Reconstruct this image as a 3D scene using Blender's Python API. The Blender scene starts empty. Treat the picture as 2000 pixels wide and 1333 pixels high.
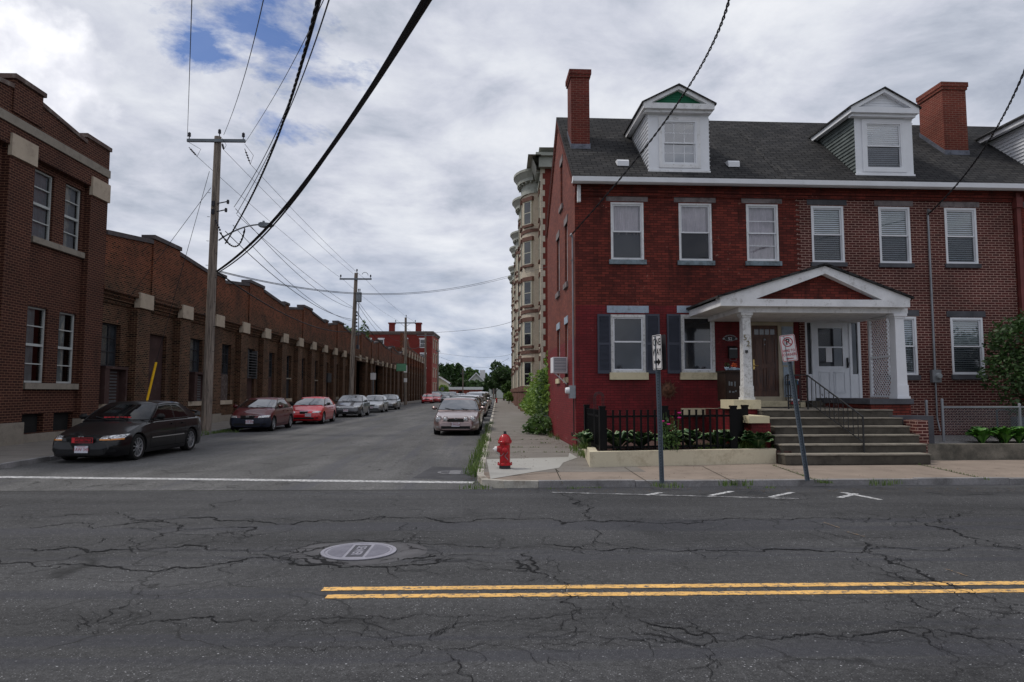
import bpy, bmesh, math, random
from mathutils import Vector, Matrix, noise
from mathutils.bvhtree import BVHTree
R = math.radians
sc = bpy.context.scene
col = sc.collection
rnd = random.Random(7)

# ------------------------------------------------------------------ camera
F = 2000 * 24 / 36.0
PITCH, YAW, EYE = R(4.29), R(-1.246), 1.65
camd = bpy.data.cameras.new('camera')
cam = bpy.data.objects.new('camera', camd)
col.objects.link(cam)
camd.lens = 24; camd.sensor_width = 36; camd.clip_end = 3000; camd.clip_start = 0.05
cam.location = (0, 0, EYE)
cam.rotation_euler = (R(90) + PITCH, 0, YAW)
sc.camera = cam
CR = (Matrix.Rotation(YAW, 3, 'Z') @ Matrix.Rotation(R(90) + PITCH, 3, 'X'))
FWD = Vector((-math.sin(YAW), math.cos(YAW), 0))
EYEV = Vector((0, 0, EYE))


def ray(px, py):
    """direction in which a spot of the photograph lies (surveying helper)"""
    return CR @ Vector(((px - 1000) / F, (666.5 - py) / F, -1))


def G(px, py, z=0.0):
    d = ray(px, py)
    t = (z - EYE) / d.z
    return EYEV + d * t


def D(px, py, dist):
    d = ray(px, py)
    return EYEV + d * (dist / d.dot(FWD))


class Frame:
    def __init__(s, origin, rot):
        s.o = Vector(origin); s.rot = rot
        s.m = Matrix.Translation(s.o) @ Matrix.Rotation(rot, 4, 'Z')
        s.i = s.m.inverted()

    def hit(s, px, py, yl=0.0):
        o = s.i @ EYEV
        d = s.i.to_3x3() @ ray(px, py)
        t = (yl - o.y) / d.y
        p = o + d * t
        return p.x, p.z

    def hitz(s, px, py, z):
        return s.i @ G(px, py, z)


# ------------------------------------------------------------------ meshes
def vec(*a):
    return Vector(a)


class MB:
    """collects faces; build() links them as one mesh object"""
    def __init__(s):
        s.v = []; s.f = []

    def face(s, pts):
        n = len(s.v)
        s.v += [Vector(p) for p in pts]
        s.f.append(tuple(range(n, n + len(pts))))

    def box(s, x0, x1, y0, y1, z0, z1):
        n = len(s.v)
        for z in (z0, z1):
            s.v += [vec(x0, y0, z), vec(x1, y0, z), vec(x1, y1, z), vec(x0, y1, z)]
        for f in ((0, 3, 2, 1), (4, 5, 6, 7), (0, 1, 5, 4), (1, 2, 6, 5), (2, 3, 7, 6), (3, 0, 4, 7)):
            s.f.append(tuple(n + i for i in f))
        return s

    def prism(s, poly, a, b, axis='y'):
        """polygon of (u, w) pairs extruded from a to b along an axis"""
        def P(u, w, t):
            return {'y': vec(u, t, w), 'x': vec(t, u, w), 'z': vec(u, w, t)}[axis]
        n = len(s.v); k = len(poly)
        s.v += [P(u, w, a) for u, w in poly] + [P(u, w, b) for u, w in poly]
        s.f.append(tuple(n + i for i in range(k)))
        s.f.append(tuple(n + k + i for i in reversed(range(k))))
        for i in range(k):
            j = (i + 1) % k
            s.f.append((n + i, n + k + i, n + k + j, n + j))
        return s

    def bar(s, p0, p1, w, t=None, up=(0, 0, 1)):
        p0, p1 = Vector(p0), Vector(p1)
        t = w if t is None else t
        d = (p1 - p0).normalized()
        u = d.cross(Vector(up))
        if u.length < 1e-4: u = d.cross(Vector((0, 1, 0)))
        u.normalize(); w2 = u.cross(d)
        u *= w / 2; w2 *= t / 2
        n = len(s.v)
        for p in (p0, p1):
            s.v += [p - u - w2, p + u - w2, p + u + w2, p - u + w2]
        for f in ((0, 3, 2, 1), (4, 5, 6, 7), (0, 1, 5, 4), (1, 2, 6, 5), (2, 3, 7, 6), (3, 0, 4, 7)):
            s.f.append(tuple(n + i for i in f))
        return s

    def tube(s, pts, r, k=8, cap=True):
        pts = [Vector(p) for p in pts]
        rs = r if isinstance(r, (list, tuple)) else [r] * len(pts)
        n0 = len(s.v); u = None
        for i, p in enumerate(pts):
            d = (pts[min(i + 1, len(pts) - 1)] - pts[max(i - 1, 0)]).normalized()
            if u is None:
                u = d.cross(Vector((0, 0, 1)))
                if u.length < 1e-3: u = Vector((1, 0, 0))
            u = (u - d * u.dot(d)).normalized()
            w = d.cross(u)
            for j in range(k):
                a = 2 * math.pi * j / k
                s.v.append(p + (u * math.cos(a) + w * math.sin(a)) * rs[i])
        for i in range(len(pts) - 1):
            for j in range(k):
                a = n0 + i * k + j; b = n0 + i * k + (j + 1) % k
                s.f.append((a, b, b + k, a + k))
        if cap:
            s.f.append(tuple(n0 + j for j in reversed(range(k))))
            s.f.append(tuple(n0 + (len(pts) - 1) * k + j for j in range(k)))
        return s

    def lathe(s, prof, c=(0, 0, 0), k=20, axis='z', a0=0.0, a1=2 * math.pi, cap=True):
        """profile of (radius, height) turned round an axis"""
        c = Vector(c); n0 = len(s.v); full = abs(a1 - a0 - 2 * math.pi) < 1e-6
        kk = k if full else k + 1
        for r_, h in prof:
            for j in range(kk):
                a = a0 + (a1 - a0) * j / k
                x, y = r_ * math.cos(a), r_ * math.sin(a)
                s.v.append(c + {'z': vec(x, y, h), 'y': vec(x, h, y), 'x': vec(h, x, y)}[axis])
        for i in range(len(prof) - 1):
            for j in range(k):
                a = n0 + i * kk + j; b = n0 + i * kk + (j + 1) % kk
                s.f.append((a, b, b + kk, a + kk))
        for i in (0, len(prof) - 1):
            if cap and full and prof[i][0] > 1e-4:
                idx = tuple(n0 + i * kk + j for j in range(kk))
                s.f.append(idx if i else idx[::-1])
        return s

    def wall(s, x0, x1, z0, z1, holes=(), y=0.0, rev=0.12):
        xs = sorted({x0, x1} | {h[0] for h in holes} | {h[1] for h in holes})
        zs = sorted({z0, z1} | {h[2] for h in holes} | {h[3] for h in holes})
        xs = [x for x in xs if x0 <= x <= x1]; zs = [z for z in zs if z0 <= z <= z1]
        for i in range(len(xs) - 1):
            for j in range(len(zs) - 1):
                mx, mz = (xs[i] + xs[i + 1]) / 2, (zs[j] + zs[j + 1]) / 2
                if any(h[0] < mx < h[1] and h[2] < mz < h[3] for h in holes): continue
                s.face([(xs[i], y, zs[j]), (xs[i + 1], y, zs[j]), (xs[i + 1], y, zs[j + 1]), (xs[i], y, zs[j + 1])])
        for a, b, c, d in [h[:4] for h in holes]:
            s.face([(a, y, c), (b, y, c), (b, y + rev, c), (a, y + rev, c)])
            s.face([(a, y, d), (a, y + rev, d), (b, y + rev, d), (b, y, d)])
            s.face([(a, y, c), (a, y + rev, c), (a, y + rev, d), (a, y, d)])
            s.face([(b, y, c), (b, y, d), (b, y + rev, d), (b, y + rev, c)])
        return s

    def xf(s, m, start=0):
        for i in range(start, len(s.v)): s.v[i] = m @ s.v[i]
        return s

    def mesh(s, name, mat, smooth=False, angle=40, fix=True, uv=True):
        me = bpy.data.meshes.new(name)
        me.from_pydata([tuple(p) for p in s.v], [], s.f)
        if fix or smooth:
            bm = bmesh.new(); bm.from_mesh(me)
            if smooth: bmesh.ops.remove_doubles(bm, verts=bm.verts, dist=1e-5)
            if fix: bmesh.ops.recalc_face_normals(bm, faces=bm.faces)
            bm.to_mesh(me); bm.free()
        finish(me, mat, smooth, angle, uv)
        return me

    def build(s, name, mat, parent=None, smooth=False, angle=40, fix=True, uv=True):
        return link(name, s.mesh(name, mat, smooth, angle, fix, uv), parent)


def finish(me, mat, smooth=False, angle=40, uv=True):
    for m in (mat if isinstance(mat, (list, tuple)) else [mat]):
        me.materials.append(m)
    me.update()
    if smooth:
        for p in me.polygons: p.use_smooth = True
        try: me.set_sharp_from_angle(angle=R(angle))
        except Exception: pass
    if uv:
        box_uv(me)


def box_uv(me):
    lay = me.uv_layers.new(name='uv')
    vs = me.vertices; d = lay.data
    for p in me.polygons:
        n = p.normal
        if abs(n.z) > 0.95:
            for li in p.loop_indices:
                c = vs[me.loops[li].vertex_index].co; d[li].uv = (c.x, c.y)
        else:
            t = Vector((-n.y, n.x, 0)).normalized(); b = n.cross(t)
            for li in p.loop_indices:
                c = vs[me.loops[li].vertex_index].co; d[li].uv = (c.dot(t), c.dot(b))


def link(name, me, parent=None):
    o = bpy.data.objects.new(name, me)
    col.objects.link(o)
    if parent is not None: o.parent = parent
    return o


def tag(o, label=None, cat=None, group=None, kind=None):
    if label: o['label'] = label
    if cat: o['category'] = cat
    if group: o['group'] = group
    if kind: o['kind'] = kind
    return o


def thing(name, label, cat, loc=(0, 0, 0), rz=0.0, group=None):
    o = bpy.data.objects.new(name, None)
    col.objects.link(o)
    o.empty_display_size = 0.3
    o.location = loc; o.rotation_euler = (0, 0, rz)
    return tag(o, label, cat, group)


def kids(o):
    return [c for c in col.objects if c.parent is o]


def copy_tree(o, parent=None):
    c = o.copy(); col.objects.link(c)
    if parent is not None: c.parent = parent
    for ch in kids(o): copy_tree(ch, c)
    return c


def text(name, body, size, mat, parent=None, m=Matrix(), extrude=0.002, sx=1.0, bold=0.0, align='CENTER'):
    cu = bpy.data.curves.new(name, 'FONT')
    cu.body = body; cu.size = size; cu.extrude = extrude; cu.offset = bold
    cu.align_x = align; cu.align_y = 'CENTER'; cu.resolution_u = 3
    t = bpy.data.objects.new(name, cu)
    me = bpy.data.meshes.new_from_object(t)
    bpy.data.objects.remove(t)
    me.transform(m @ Matrix.Diagonal((sx, 1, 1, 1)))
    me.materials.clear(); me.materials.append(mat)
    return link(name, me, parent)


UP = Matrix.Rotation(R(90), 4, 'X')      # text standing up, facing -y


# ------------------------------------------------------------------ materials
class NT:
    def __init__(s, name):
        s.m = bpy.data.materials.new(name); s.m.use_nodes = True
        s.t = s.m.node_tree; s.b = s.t.nodes['Principled BSDF']; s.out = s.t.nodes['Material Output']

    def n(s, typ, **kw):
        nd = s.t.nodes.new(typ)
        for k, v in kw.items():
            if k in nd.inputs.keys(): nd.inputs[k].default_value = v
            else: setattr(nd, k, v)
        return nd

    def l(s, a, b): s.t.links.new(a, b)

    def noise(s, vec_, scale, detail=4, rough=0.55, dist=0.0):
        nd = s.n('ShaderNodeTexNoise')
        nd.inputs['Scale'].default_value = scale; nd.inputs['Detail'].default_value = detail
        nd.inputs['Roughness'].default_value = rough; nd.inputs['Distortion'].default_value = dist
        if vec_ is not None: s.l(vec_, nd.inputs['Vector'])
        return nd.outputs['Fac']

    def ramp(s, fac, stops):
        nd = s.n('ShaderNodeValToRGB'); e = nd.color_ramp.elements
        while len(e) < len(stops): e.new(0.5)
        for i, (p, c) in enumerate(stops):
            e[i].position = p; e[i].color = (c, c, c, 1) if isinstance(c, (int, float)) else (*c, 1)
        s.l(fac, nd.inputs['Fac']); return nd.outputs['Color']

    def mix(s, fac, a, b, mode='MIX'):
        nd = s.n('ShaderNodeMix'); nd.data_type = 'RGBA'; nd.blend_type = mode
        for k_, sock, v in ((0, nd.inputs[0], fac), (1, nd.inputs[6], a), (1, nd.inputs[7], b)):
            if isinstance(v, bpy.types.NodeSocket): s.l(v, sock)
            elif isinstance(v, (int, float)): sock.default_value = (v, v, v, 1) if k_ else v
            else: sock.default_value = (*v, 1)
        return nd.outputs[2]

    def math(s, op, a, b=0.0):
        nd = s.n('ShaderNodeMath', operation=op)
        for i, v in enumerate((a, b)):
            if isinstance(v, bpy.types.NodeSocket): s.l(v, nd.inputs[i])
            else: nd.inputs[i].default_value = v
        return nd.outputs[0]

    def bump(s, h, strength=0.3, dist=0.01):
        nd = s.n('ShaderNodeBump'); nd.inputs['Strength'].default_value = strength
        nd.inputs['Distance'].default_value = dist
        s.l(h, nd.inputs['Height']); s.l(nd.outputs[0], s.b.inputs['Normal'])

    def coord(s, which='Object'):
        return s.n('ShaderNodeTexCoord').outputs[which]


def dim(c, k): return tuple(min(1, x * k) for x in c)


MATS = {}


def M(name, c=(0.5, 0.5, 0.5), rough=0.7, metal=0.0, var=0.2, scale=3.0, fine=40.0, bump=0.15, dirt=None, dirt_amt=0.5,
      dirt_scale=2.0, coat=0.0, spec=0.22, bd=0.004):
    """plain surface with tonal variation, optional dirt patches and fine bump"""
    if name in MATS: return MATS[name]
    t = NT(name); co = t.coord()
    a = t.noise(co, scale, 5, 0.6)
    c1 = t.ramp(a, [(0.3, dim(c, 1 - var)), (0.7, dim(c, 1 + var))])
    f = t.noise(co, fine, 3, 0.6)
    c1 = t.mix(0.5 * min(1, var * 2.5), c1, t.mix(1.0, c1, t.ramp(f, [(0.3, 0.6), (0.7, 1.35)]), 'MULTIPLY'))
    if dirt:
        d = t.ramp(t.noise(co, dirt_scale, 9, 0.75, 0.1), [(0.58 - dirt_amt * 0.3, 0.0), (0.76 - dirt_amt * 0.2, 0.9)])
        c1 = t.mix(d, c1, dirt)
    t.l(c1, t.b.inputs['Base Color'])
    t.b.inputs['Roughness'].default_value = rough; t.b.inputs['Metallic'].default_value = metal
    t.b.inputs['Coat Weight'].default_value = coat; t.b.inputs['Coat Roughness'].default_value = 0.04
    t.b.inputs['Specular IOR Level'].default_value = spec
    if bump: t.bump(f, bump, bd)
    MATS[name] = t.m
    return t.m


def brick(name, c1, c2, mortar, w=0.215, h=0.071, ms=0.007, stain=None, stain_scale=0.5, stain_lo=0.5, fade=None,
          bump=0.5, squash=None, rough=0.85, var=0.35, offs=0.5, smooth=0.15, worn=None, blacks=0.0):
    if name in MATS: return MATS[name]
    t = NT(name); co = t.coord('UV')
    # slightly wavy courses
    wob = t.n('ShaderNodeTexNoise'); wob.inputs['Scale'].default_value = 1.3; t.l(co, wob.inputs['Vector'])
    vm = t.n('ShaderNodeVectorMath', operation='SCALE'); vm.inputs['Scale'].default_value = 0.012
    t.l(wob.outputs['Color'], vm.inputs[0])
    va = t.n('ShaderNodeVectorMath', operation='ADD'); t.l(co, va.inputs[0]); t.l(vm.outputs[0], va.inputs[1])
    b = t.n('ShaderNodeTexBrick'); b.offset = offs
    t.l(va.outputs[0], b.inputs['Vector'])
    b.inputs['Color1'].default_value = (*c1, 1); b.inputs['Color2'].default_value = (*c2, 1)
    b.inputs['Mortar'].default_value = (*mortar, 1)
    b.inputs['Scale'].default_value = 1; b.inputs['Brick Width'].default_value = w
    b.inputs['Row Height'].default_value = h; b.inputs['Mortar Size'].default_value = ms
    b.inputs['Mortar Smooth'].default_value = smooth
    c = b.outputs['Color']
    big = t.noise(co, 0.7, 6, 0.65)
    c = t.mix(1.0, c, t.ramp(big, [(0.3, 1 - var), (0.7, 1 + var * 0.7)]), 'MULTIPLY')
    if blacks:                                 # single bricks burnt dark
        b2 = t.n('ShaderNodeTexBrick'); b2.offset = offs; t.l(va.outputs[0], b2.inputs['Vector'])
        for k_, v_ in (('Scale', 1), ('Brick Width', w), ('Row Height', h), ('Mortar Size', 0.0)): b2.inputs[k_].default_value = v_
        b2.inputs['Color1'].default_value = (0, 0, 0, 1); b2.inputs['Color2'].default_value = (1, 1, 1, 1)
        m_ = t.ramp(b2.outputs['Color'], [(1 - blacks, 1.0), (1.0 - blacks + 0.02, 0.35)])
        inv = t.math('SUBTRACT', 1.0, b.outputs['Fac'])
        c = t.mix(inv, c, t.mix(1.0, c, m_, 'MULTIPLY'))
    if worn:
        d = t.ramp(t.noise(co, 6.0, 6, 0.75), [(0.60, 0.0), (0.66, 1.0)])
        d2 = t.ramp(t.noise(co, 0.8, 3, 0.6), [(0.5, 0.0), (0.62, 1.0)])
        c = t.mix(t.mix(1.0, d, d2, 'MULTIPLY'), c, worn)
    if stain:
        mp = t.n('ShaderNodeMapping'); mp.inputs['Scale'].default_value = (2.2, 0.45, 1.0); t.l(co, mp.inputs['Vector'])
        d = t.ramp(t.noise(mp.outputs[0], stain_scale, 9, 0.7, 0.3), [(stain_lo, 0.0), (stain_lo + 0.16, 1.0)])
        c = t.mix(d, c, t.mix(0.72, c, stain))
    if fade:                                   # (z0, z1, colour): brickwork of a different make above a level
        sp = t.n('ShaderNodeSeparateXYZ'); t.l(t.coord('Object'), sp.inputs[0])
        zz = t.math('ADD', sp.outputs['Z'], t.math('MULTIPLY', t.math('SUBTRACT', big, 0.5), 3.0))
        mr = t.n('ShaderNodeMapRange'); t.l(zz, mr.inputs[0]); mr.inputs[1].default_value = fade[0]; mr.inputs[2].default_value = fade[1]
        c = t.mix(mr.outputs[0], c, t.mix(1.0, c, fade[2], 'MULTIPLY'))
    t.l(c, t.b.inputs['Base Color'])
    t.b.inputs['Roughness'].default_value = rough; t.b.inputs['Specular IOR Level'].default_value = 0.2
    inv = t.math('SUBTRACT', 1.0, b.outputs['Fac'])
    hgt = t.math('ADD', inv, t.math('MULTIPLY', t.noise(co, 60, 2), 0.35))
    t.bump(hgt, bump, 0.008)
    MATS[name] = t.m
    return t.m


def glass(name, tint=(0.84, 0.88, 0.88), refl=0.12, gl=0.9):
    """thin window pane: clear, tinted, with a sheen that grows at grazing angles"""
    if name in MATS: return MATS[name]
    t = NT(name); t.t.nodes.remove(t.b)
    tr = t.n('ShaderNodeBsdfTransparent'); tr.inputs[0].default_value = (*tint, 1)
    g = t.n('ShaderNodeBsdfGlossy'); g.inputs['Roughness'].default_value = 0.01; g.inputs['Color'].default_value = (gl, gl, gl, 1)
    nb = t.n('ShaderNodeBump'); nb.inputs['Strength'].default_value = 0.12; nb.inputs['Distance'].default_value = 0.03
    t.l(t.noise(t.coord(), 1.8, 1), nb.inputs['Height']); t.l(nb.outputs[0], g.inputs['Normal'])
    lw = t.n('ShaderNodeLayerWeight'); lw.inputs['Blend'].default_value = 0.25
    f = t.math('MAXIMUM', t.math('MULTIPLY', lw.outputs['Fresnel'], 1.0), refl)
    mx = t.n('ShaderNodeMixShader'); t.l(f, mx.inputs[0]); t.l(tr.outputs[0], mx.inputs[1]); t.l(g.outputs[0], mx.inputs[2])
    t.l(mx.outputs[0], t.out.inputs[0])
    MATS[name] = t.m
    return t.m


def dark_glass(name, c=(0.012, 0.014, 0.018), rough=0.06, spec=0.8, wav=0.05):
    if name in MATS: return MATS[name]
    t = NT(name); co = t.coord()
    t.l(t.ramp(t.noise(co, 1.2, 2), [(0.35, dim(c, 0.5)), (0.65, dim(c, 2.0))]), t.b.inputs['Base Color'])
    t.b.inputs['Roughness'].default_value = rough; t.b.inputs['Specular IOR Level'].default_value = spec
    t.bump(t.noise(co, 1.5, 1), wav, 0.03)
    MATS[name] = t.m
    return t.m


def paint(name, c, metal=0.0, rough=0.4, coat=1.0, grime=0.15):
    if name in MATS: return MATS[name]
    t = NT(name); co = t.coord()
    sp = t.n('ShaderNodeSeparateXYZ'); t.l(co, sp.inputs[0])
    n = t.noise(co, 6, 5, 0.7)
    low = t.n('ShaderNodeMapRange'); t.l(t.math('ADD', sp.outputs['Z'], t.math('MULTIPLY', n, 0.3)), low.inputs[0])
    low.inputs[1].default_value = 0.75; low.inputs[2].default_value = 0.3
    low.inputs[3].default_value = 0.0; low.inputs[4].default_value = grime * 1.2
    cc = t.mix(low.outputs[0], c, (0.07, 0.06, 0.05))     # road film along the sills
    cc = t.mix(t.math('MULTIPLY', n, grime * 0.5), cc, (0.12, 0.11, 0.1))
    t.l(cc, t.b.inputs['Base Color'])
    t.b.inputs['Metallic'].default_value = metal; t.b.inputs['Roughness'].default_value = rough
    t.b.inputs['Coat Weight'].default_value = coat; t.b.inputs['Specular IOR Level'].default_value = 0.15 + metal
    t.l(t.ramp(n, [(0.3, 0.03), (0.8, 0.14)]), t.b.inputs['Coat Roughness'])
    MATS[name] = t.m
    return t.m


def leafmat(name, c1, c2, tr=0.35):
    if name in MATS: return MATS[name]
    t = NT(name)
    g = t.n('ShaderNodeNewGeometry'); co = t.coord()
    a = t.math('ADD', t.math('MULTIPLY', g.outputs['Random Per Island'], 0.5), t.math('MULTIPLY', t.noise(co, 1.1, 3), 0.5))
    c = t.ramp(a, [(0.25, c1), (0.75, c2)])
    t.l(c, t.b.inputs['Base Color']); t.b.inputs['Roughness'].default_value = 0.55
    tl = t.n('ShaderNodeBsdfTranslucent'); t.l(c, tl.inputs['Color'])
    mx = t.n('ShaderNodeMixShader'); mx.inputs[0].default_value = tr
    t.l(t.b.outputs[0], mx.inputs[1]); t.l(tl.outputs[0], mx.inputs[2]); t.l(mx.outputs[0], t.out.inputs[0])
    MATS[name] = t.m
    return t.m


def asphalt(name, c, speck, patch=None, wet=0.0):
    t = NT(name); co = t.coord()
    base = t.ramp(t.noise(co, 0.35, 6, 0.6), [(0.3, dim(c, 0.8)), (0.7, dim(c, 1.2))])
    f = t.noise(co, 90, 3, 0.7)
    base = t.mix(1.0, base, t.ramp(f, [(0.35, 0.55), (0.65, 1.4)]), 'MULTIPLY')
    base = t.mix(1.0, base, t.ramp(t.noise(co, 17, 6, 0.85), [(0.38, 0.62), (0.62, 1.38)]), 'MULTIPLY')
    v = t.n('ShaderNodeTexVoronoi'); v.inputs['Scale'].default_value = 55; t.l(co, v.inputs['Vector'])
    sp_ = t.ramp(v.outputs['Distance'], [(0.18, 1.0), (0.30, 0.0)])
    pick = t.mix(1.0, t.ramp(v.outputs['Color'], [(0.50, 0.0), (0.62, 1.0)]), t.ramp(t.noise(co, 2.5, 5, 0.7), [(0.38, 0.15), (0.62, 1.0)]), 'MULTIPLY')
    base = t.mix(t.mix(1.0, sp_, pick, 'MULTIPLY'), base, speck)
    v2 = t.n('ShaderNodeTexVoronoi'); v2.inputs['Scale'].default_value = 22; t.l(co, v2.inputs['Vector'])
    base = t.mix(t.mix(1.0, t.ramp(v2.outputs['Distance'], [(0.10, 1.0), (0.18, 0.0)]),
                       t.ramp(v2.outputs['Color'], [(0.72, 0.0), (0.78, 1.0)]), 'MULTIPLY'), base, dim(speck, 1.3))
    # long worn streaks along the traffic
    mp = t.n('ShaderNodeMapping'); mp.inputs['Scale'].default_value = patch or (0.12, 1.1, 1); t.l(co, mp.inputs['Vector'])
    st = t.noise(mp.outputs[0], 1.0, 6, 0.6)
    base = t.mix(1.0, base, t.ramp(st, [(0.3, 0.68), (0.5, 1.0), (0.7, 1.32)]), 'MULTIPLY')
    blot = t.noise(co, 0.9, 7, 0.7)
    base = t.mix(1.0, base, t.ramp(blot, [(0.30, 0.62), (0.42, 0.98), (0.6, 1.05), (0.72, 1.3)]), 'MULTIPLY')
    mp2 = t.n('ShaderNodeMapping'); mp2.inputs['Scale'].default_value = (0.06, 1.3, 1) if not patch else (1.3, 0.06, 1); mp2.inputs['Location'].default_value = (3.3, 1.7, 0); t.l(co, mp2.inputs['Vector'])
    ln_ = t.noise(mp2.outputs[0], 1.0, 7, 0.65)
    base = t.mix(t.ramp(ln_, [(0.52, 0.0), (0.60, 0.55), (0.70, 0.2)]), base, (c[0] * 0.72, c[1] * 0.74, c[2] * 0.92))
    # fine hairline cracking
    wv = t.n('ShaderNodeTexNoise'); wv.inputs['Scale'].default_value = 1.5; wv.inputs['Detail'].default_value = 6; t.l(co, wv.inputs['Vector'])
    ad = t.n('ShaderNodeVectorMath', operation='MULTIPLY_ADD'); t.l(wv.outputs['Color'], ad.inputs[0])
    ad.inputs[1].default_value = (0.9, 0.9, 0); t.l(co, ad.inputs[2])
    v3 = t.n('ShaderNodeTexVoronoi', feature='DISTANCE_TO_EDGE'); v3.inputs['Scale'].default_value = 0.9; t.l(ad.outputs[0], v3.inputs['Vector'])
    cr = t.ramp(v3.outputs['Distance'], [(0.0, 1.0), (0.016, 0.0)])
    msk = t.ramp(t.noise(co, 0.5, 4), [(0.46, 0.0), (0.56, 0.9)])
    base = t.mix(t.mix(1.0, cr, msk, 'MULTIPLY'), base, dim(c, 0.25))
    t.l(base, t.b.inputs['Base Color'])
    t.b.inputs['Roughness'].default_value = 0.82; t.b.inputs['Specular IOR Level'].default_value = 0.3
    t.bump(t.math('ADD', f, sp_), 0.35, 0.006)
    return t.m
# ------------------------------------------------------------------ light and sky
SUN_EL, SUN_AZ = R(56), R(-78)           # azimuth from +Y, towards -X: high over the mill roofs
w = bpy.data.worlds.new('World'); sc.world = w; w.use_nodes = True
nt = w.node_tree; nt.nodes.clear()
class W(NT):
    def __init__(s): s.t = nt
ww = W()
out = ww.n('ShaderNodeOutputWorld'); bg = ww.n('ShaderNodeBackground'); bg.inputs['Strength'].default_value = 0.1
sky = ww.n('ShaderNodeTexSky', sky_type='NISHITA', sun_disc=False)
sky.sun_elevation = SUN_EL; sky.sun_rotation = SUN_AZ; sky.air_density = 1.0; sky.dust_density = 0.6
co = ww.coord('Generated')
nrm = ww.n('ShaderNodeVectorMath', operation='NORMALIZE'); ww.l(co, nrm.inputs[0])
sp = ww.n('ShaderNodeSeparateXYZ'); ww.l(nrm.outputs[0], sp.inputs[0])
zc = ww.math('ADD', ww.math('MAXIMUM', sp.outputs['Z'], 0.0), 0.16)
cb = ww.n('ShaderNodeCombineXYZ')
ww.l(ww.math('DIVIDE', sp.outputs['X'], zc), cb.inputs[0]); ww.l(ww.math('DIVIDE', sp.outputs['Y'], zc), cb.inputs[1])
p2 = cb.outputs[0]
lo = ww.noise(p2, 0.75, 5, 0.55, 0.3)
hi = ww.noise(p2, 2.6, 9, 0.62, 0.25)
shape = ww.math('ADD', ww.math('MULTIPLY', lo, 0.55), ww.math('MULTIPLY', hi, 0.45))
K = 10.0
def k3(r, g, b): return (r * K, g * K, b * K)
cloud = ww.n('ShaderNodeValToRGB'); e = cloud.color_ramp.elements
stops = [(0.37, (0.26, 0.29, 0.36)), (0.44, (0.38, 0.41, 0.48)), (0.49, (0.48, 0.50, 0.57)), (0.55, (0.58, 0.60, 0.65)), (0.64, (0.70, 0.71, 0.74))]
while len(e) < len(stops): e.new(0.5)
for i, (p, c) in enumerate(stops): e[i].position = p; e[i].color = (*c, 1)
ww.l(shape, cloud.inputs['Fac'])
# billow detail near the horizon
hz = ww.n('ShaderNodeMapRange'); ww.l(sp.outputs['Z'], hz.inputs[0]); hz.inputs[1].default_value = 0.02; hz.inputs[2].default_value = 0.26
mpz = ww.n('ShaderNodeMapping'); mpz.inputs['Scale'].default_value = (3.2, 3.2, 9.0); ww.l(nrm.outputs[0], mpz.inputs['Vector'])
bl = ww.noise(mpz.outputs[0], 1.3, 8, 0.6, 0.4)
low = ww.ramp(bl, [(0.36, (0.18, 0.235, 0.34)), (0.46, (0.33, 0.385, 0.49)), (0.54, (0.50, 0.535, 0.61)), (0.66, (0.68, 0.70, 0.75))])
cl = ww.mix(hz.outputs[0], low, cloud.outputs[0])
cl10 = ww.n('ShaderNodeVectorMath', operation='SCALE'); cl10.inputs['Scale'].default_value = K; ww.l(cl, cl10.inputs[0])
# one gap of blue sky, up and to the left
gapd = ray(520, 40).normalized()
dt = ww.n('ShaderNodeVectorMath', operation='DISTANCE'); ww.l(nrm.outputs[0], dt.inputs[0]); dt.inputs[1].default_value = gapd
gd2 = ww.n('ShaderNodeVectorMath', operation='DISTANCE'); ww.l(nrm.outputs[0], gd2.inputs[0]); gd2.inputs[1].default_value = ray(390, 105).normalized()
near = ww.math('MINIMUM', ww.math('MULTIPLY', dt.outputs['Value'], 0.8), ww.math('MULTIPLY', gd2.outputs['Value'], 1.15))
hole = ww.math('ADD', near, ww.math('MULTIPLY', ww.math('SUBTRACT', ww.noise(p2, 2.3, 9, 0.62, 0.3), 0.5), 0.55))
cover = ww.ramp(hole, [(0.025, 0.10), (0.085, 1.0)])
skb = ww.mix(1.0, sky.outputs[0], (0.34, 0.48, 0.74), 'MULTIPLY')
cu = ww.n('ShaderNodeVectorMath', operation='DISTANCE'); ww.l(nrm.outputs[0], cu.inputs[0]); cu.inputs[1].default_value = ray(-30, 190).normalized()
cun = ww.math('ADD', cu.outputs['Value'], ww.math('MULTIPLY', ww.math('SUBTRACT', ww.noise(nrm.outputs[0], 14, 7, 0.55), 0.5), 0.16))
cum = ww.ramp(cun, [(0.10, 0.9), (0.135, 0.0)])
puff = ww.ramp(ww.noise(nrm.outputs[0], 26, 5, 0.5), [(0.35, (6.4, 6.5, 7.1)), (0.6, (8.6, 8.6, 8.9))])
cl10 = type('o', (), {'outputs': [ww.mix(cum, cl10.outputs[0], puff)]})
fin = ww.mix(cover, skb, cl10.outputs[0])
ww.l(fin, bg.inputs['Color']); ww.l(bg.outputs[0], out.inputs['Surface'])

sd = bpy.data.lights.new('sun', 'SUN'); sd.energy = 1.5; sd.angle = R(10); sd.color = (1.0, 0.95, 0.88)
sun = bpy.data.objects.new('sun', sd); col.objects.link(sun)
sv = Vector((math.sin(SUN_AZ) * math.cos(SUN_EL), math.cos(SUN_AZ) * math.cos(SUN_EL), math.sin(SUN_EL)))
sun.rotation_euler = sv.to_track_quat('Z', 'Y').to_euler()
sun.location = (-20, 10, 40)
sc.view_settings.view_transform = 'Standard'; sc.view_settings.look = 'None'
sc.view_settings.exposure = 0.38; sc.view_settings.gamma = 1.0
sc.render.engine = 'CYCLES'
sc.cycles.max_bounces = 6; sc.cycles.transparent_max_bounces = 12

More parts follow.
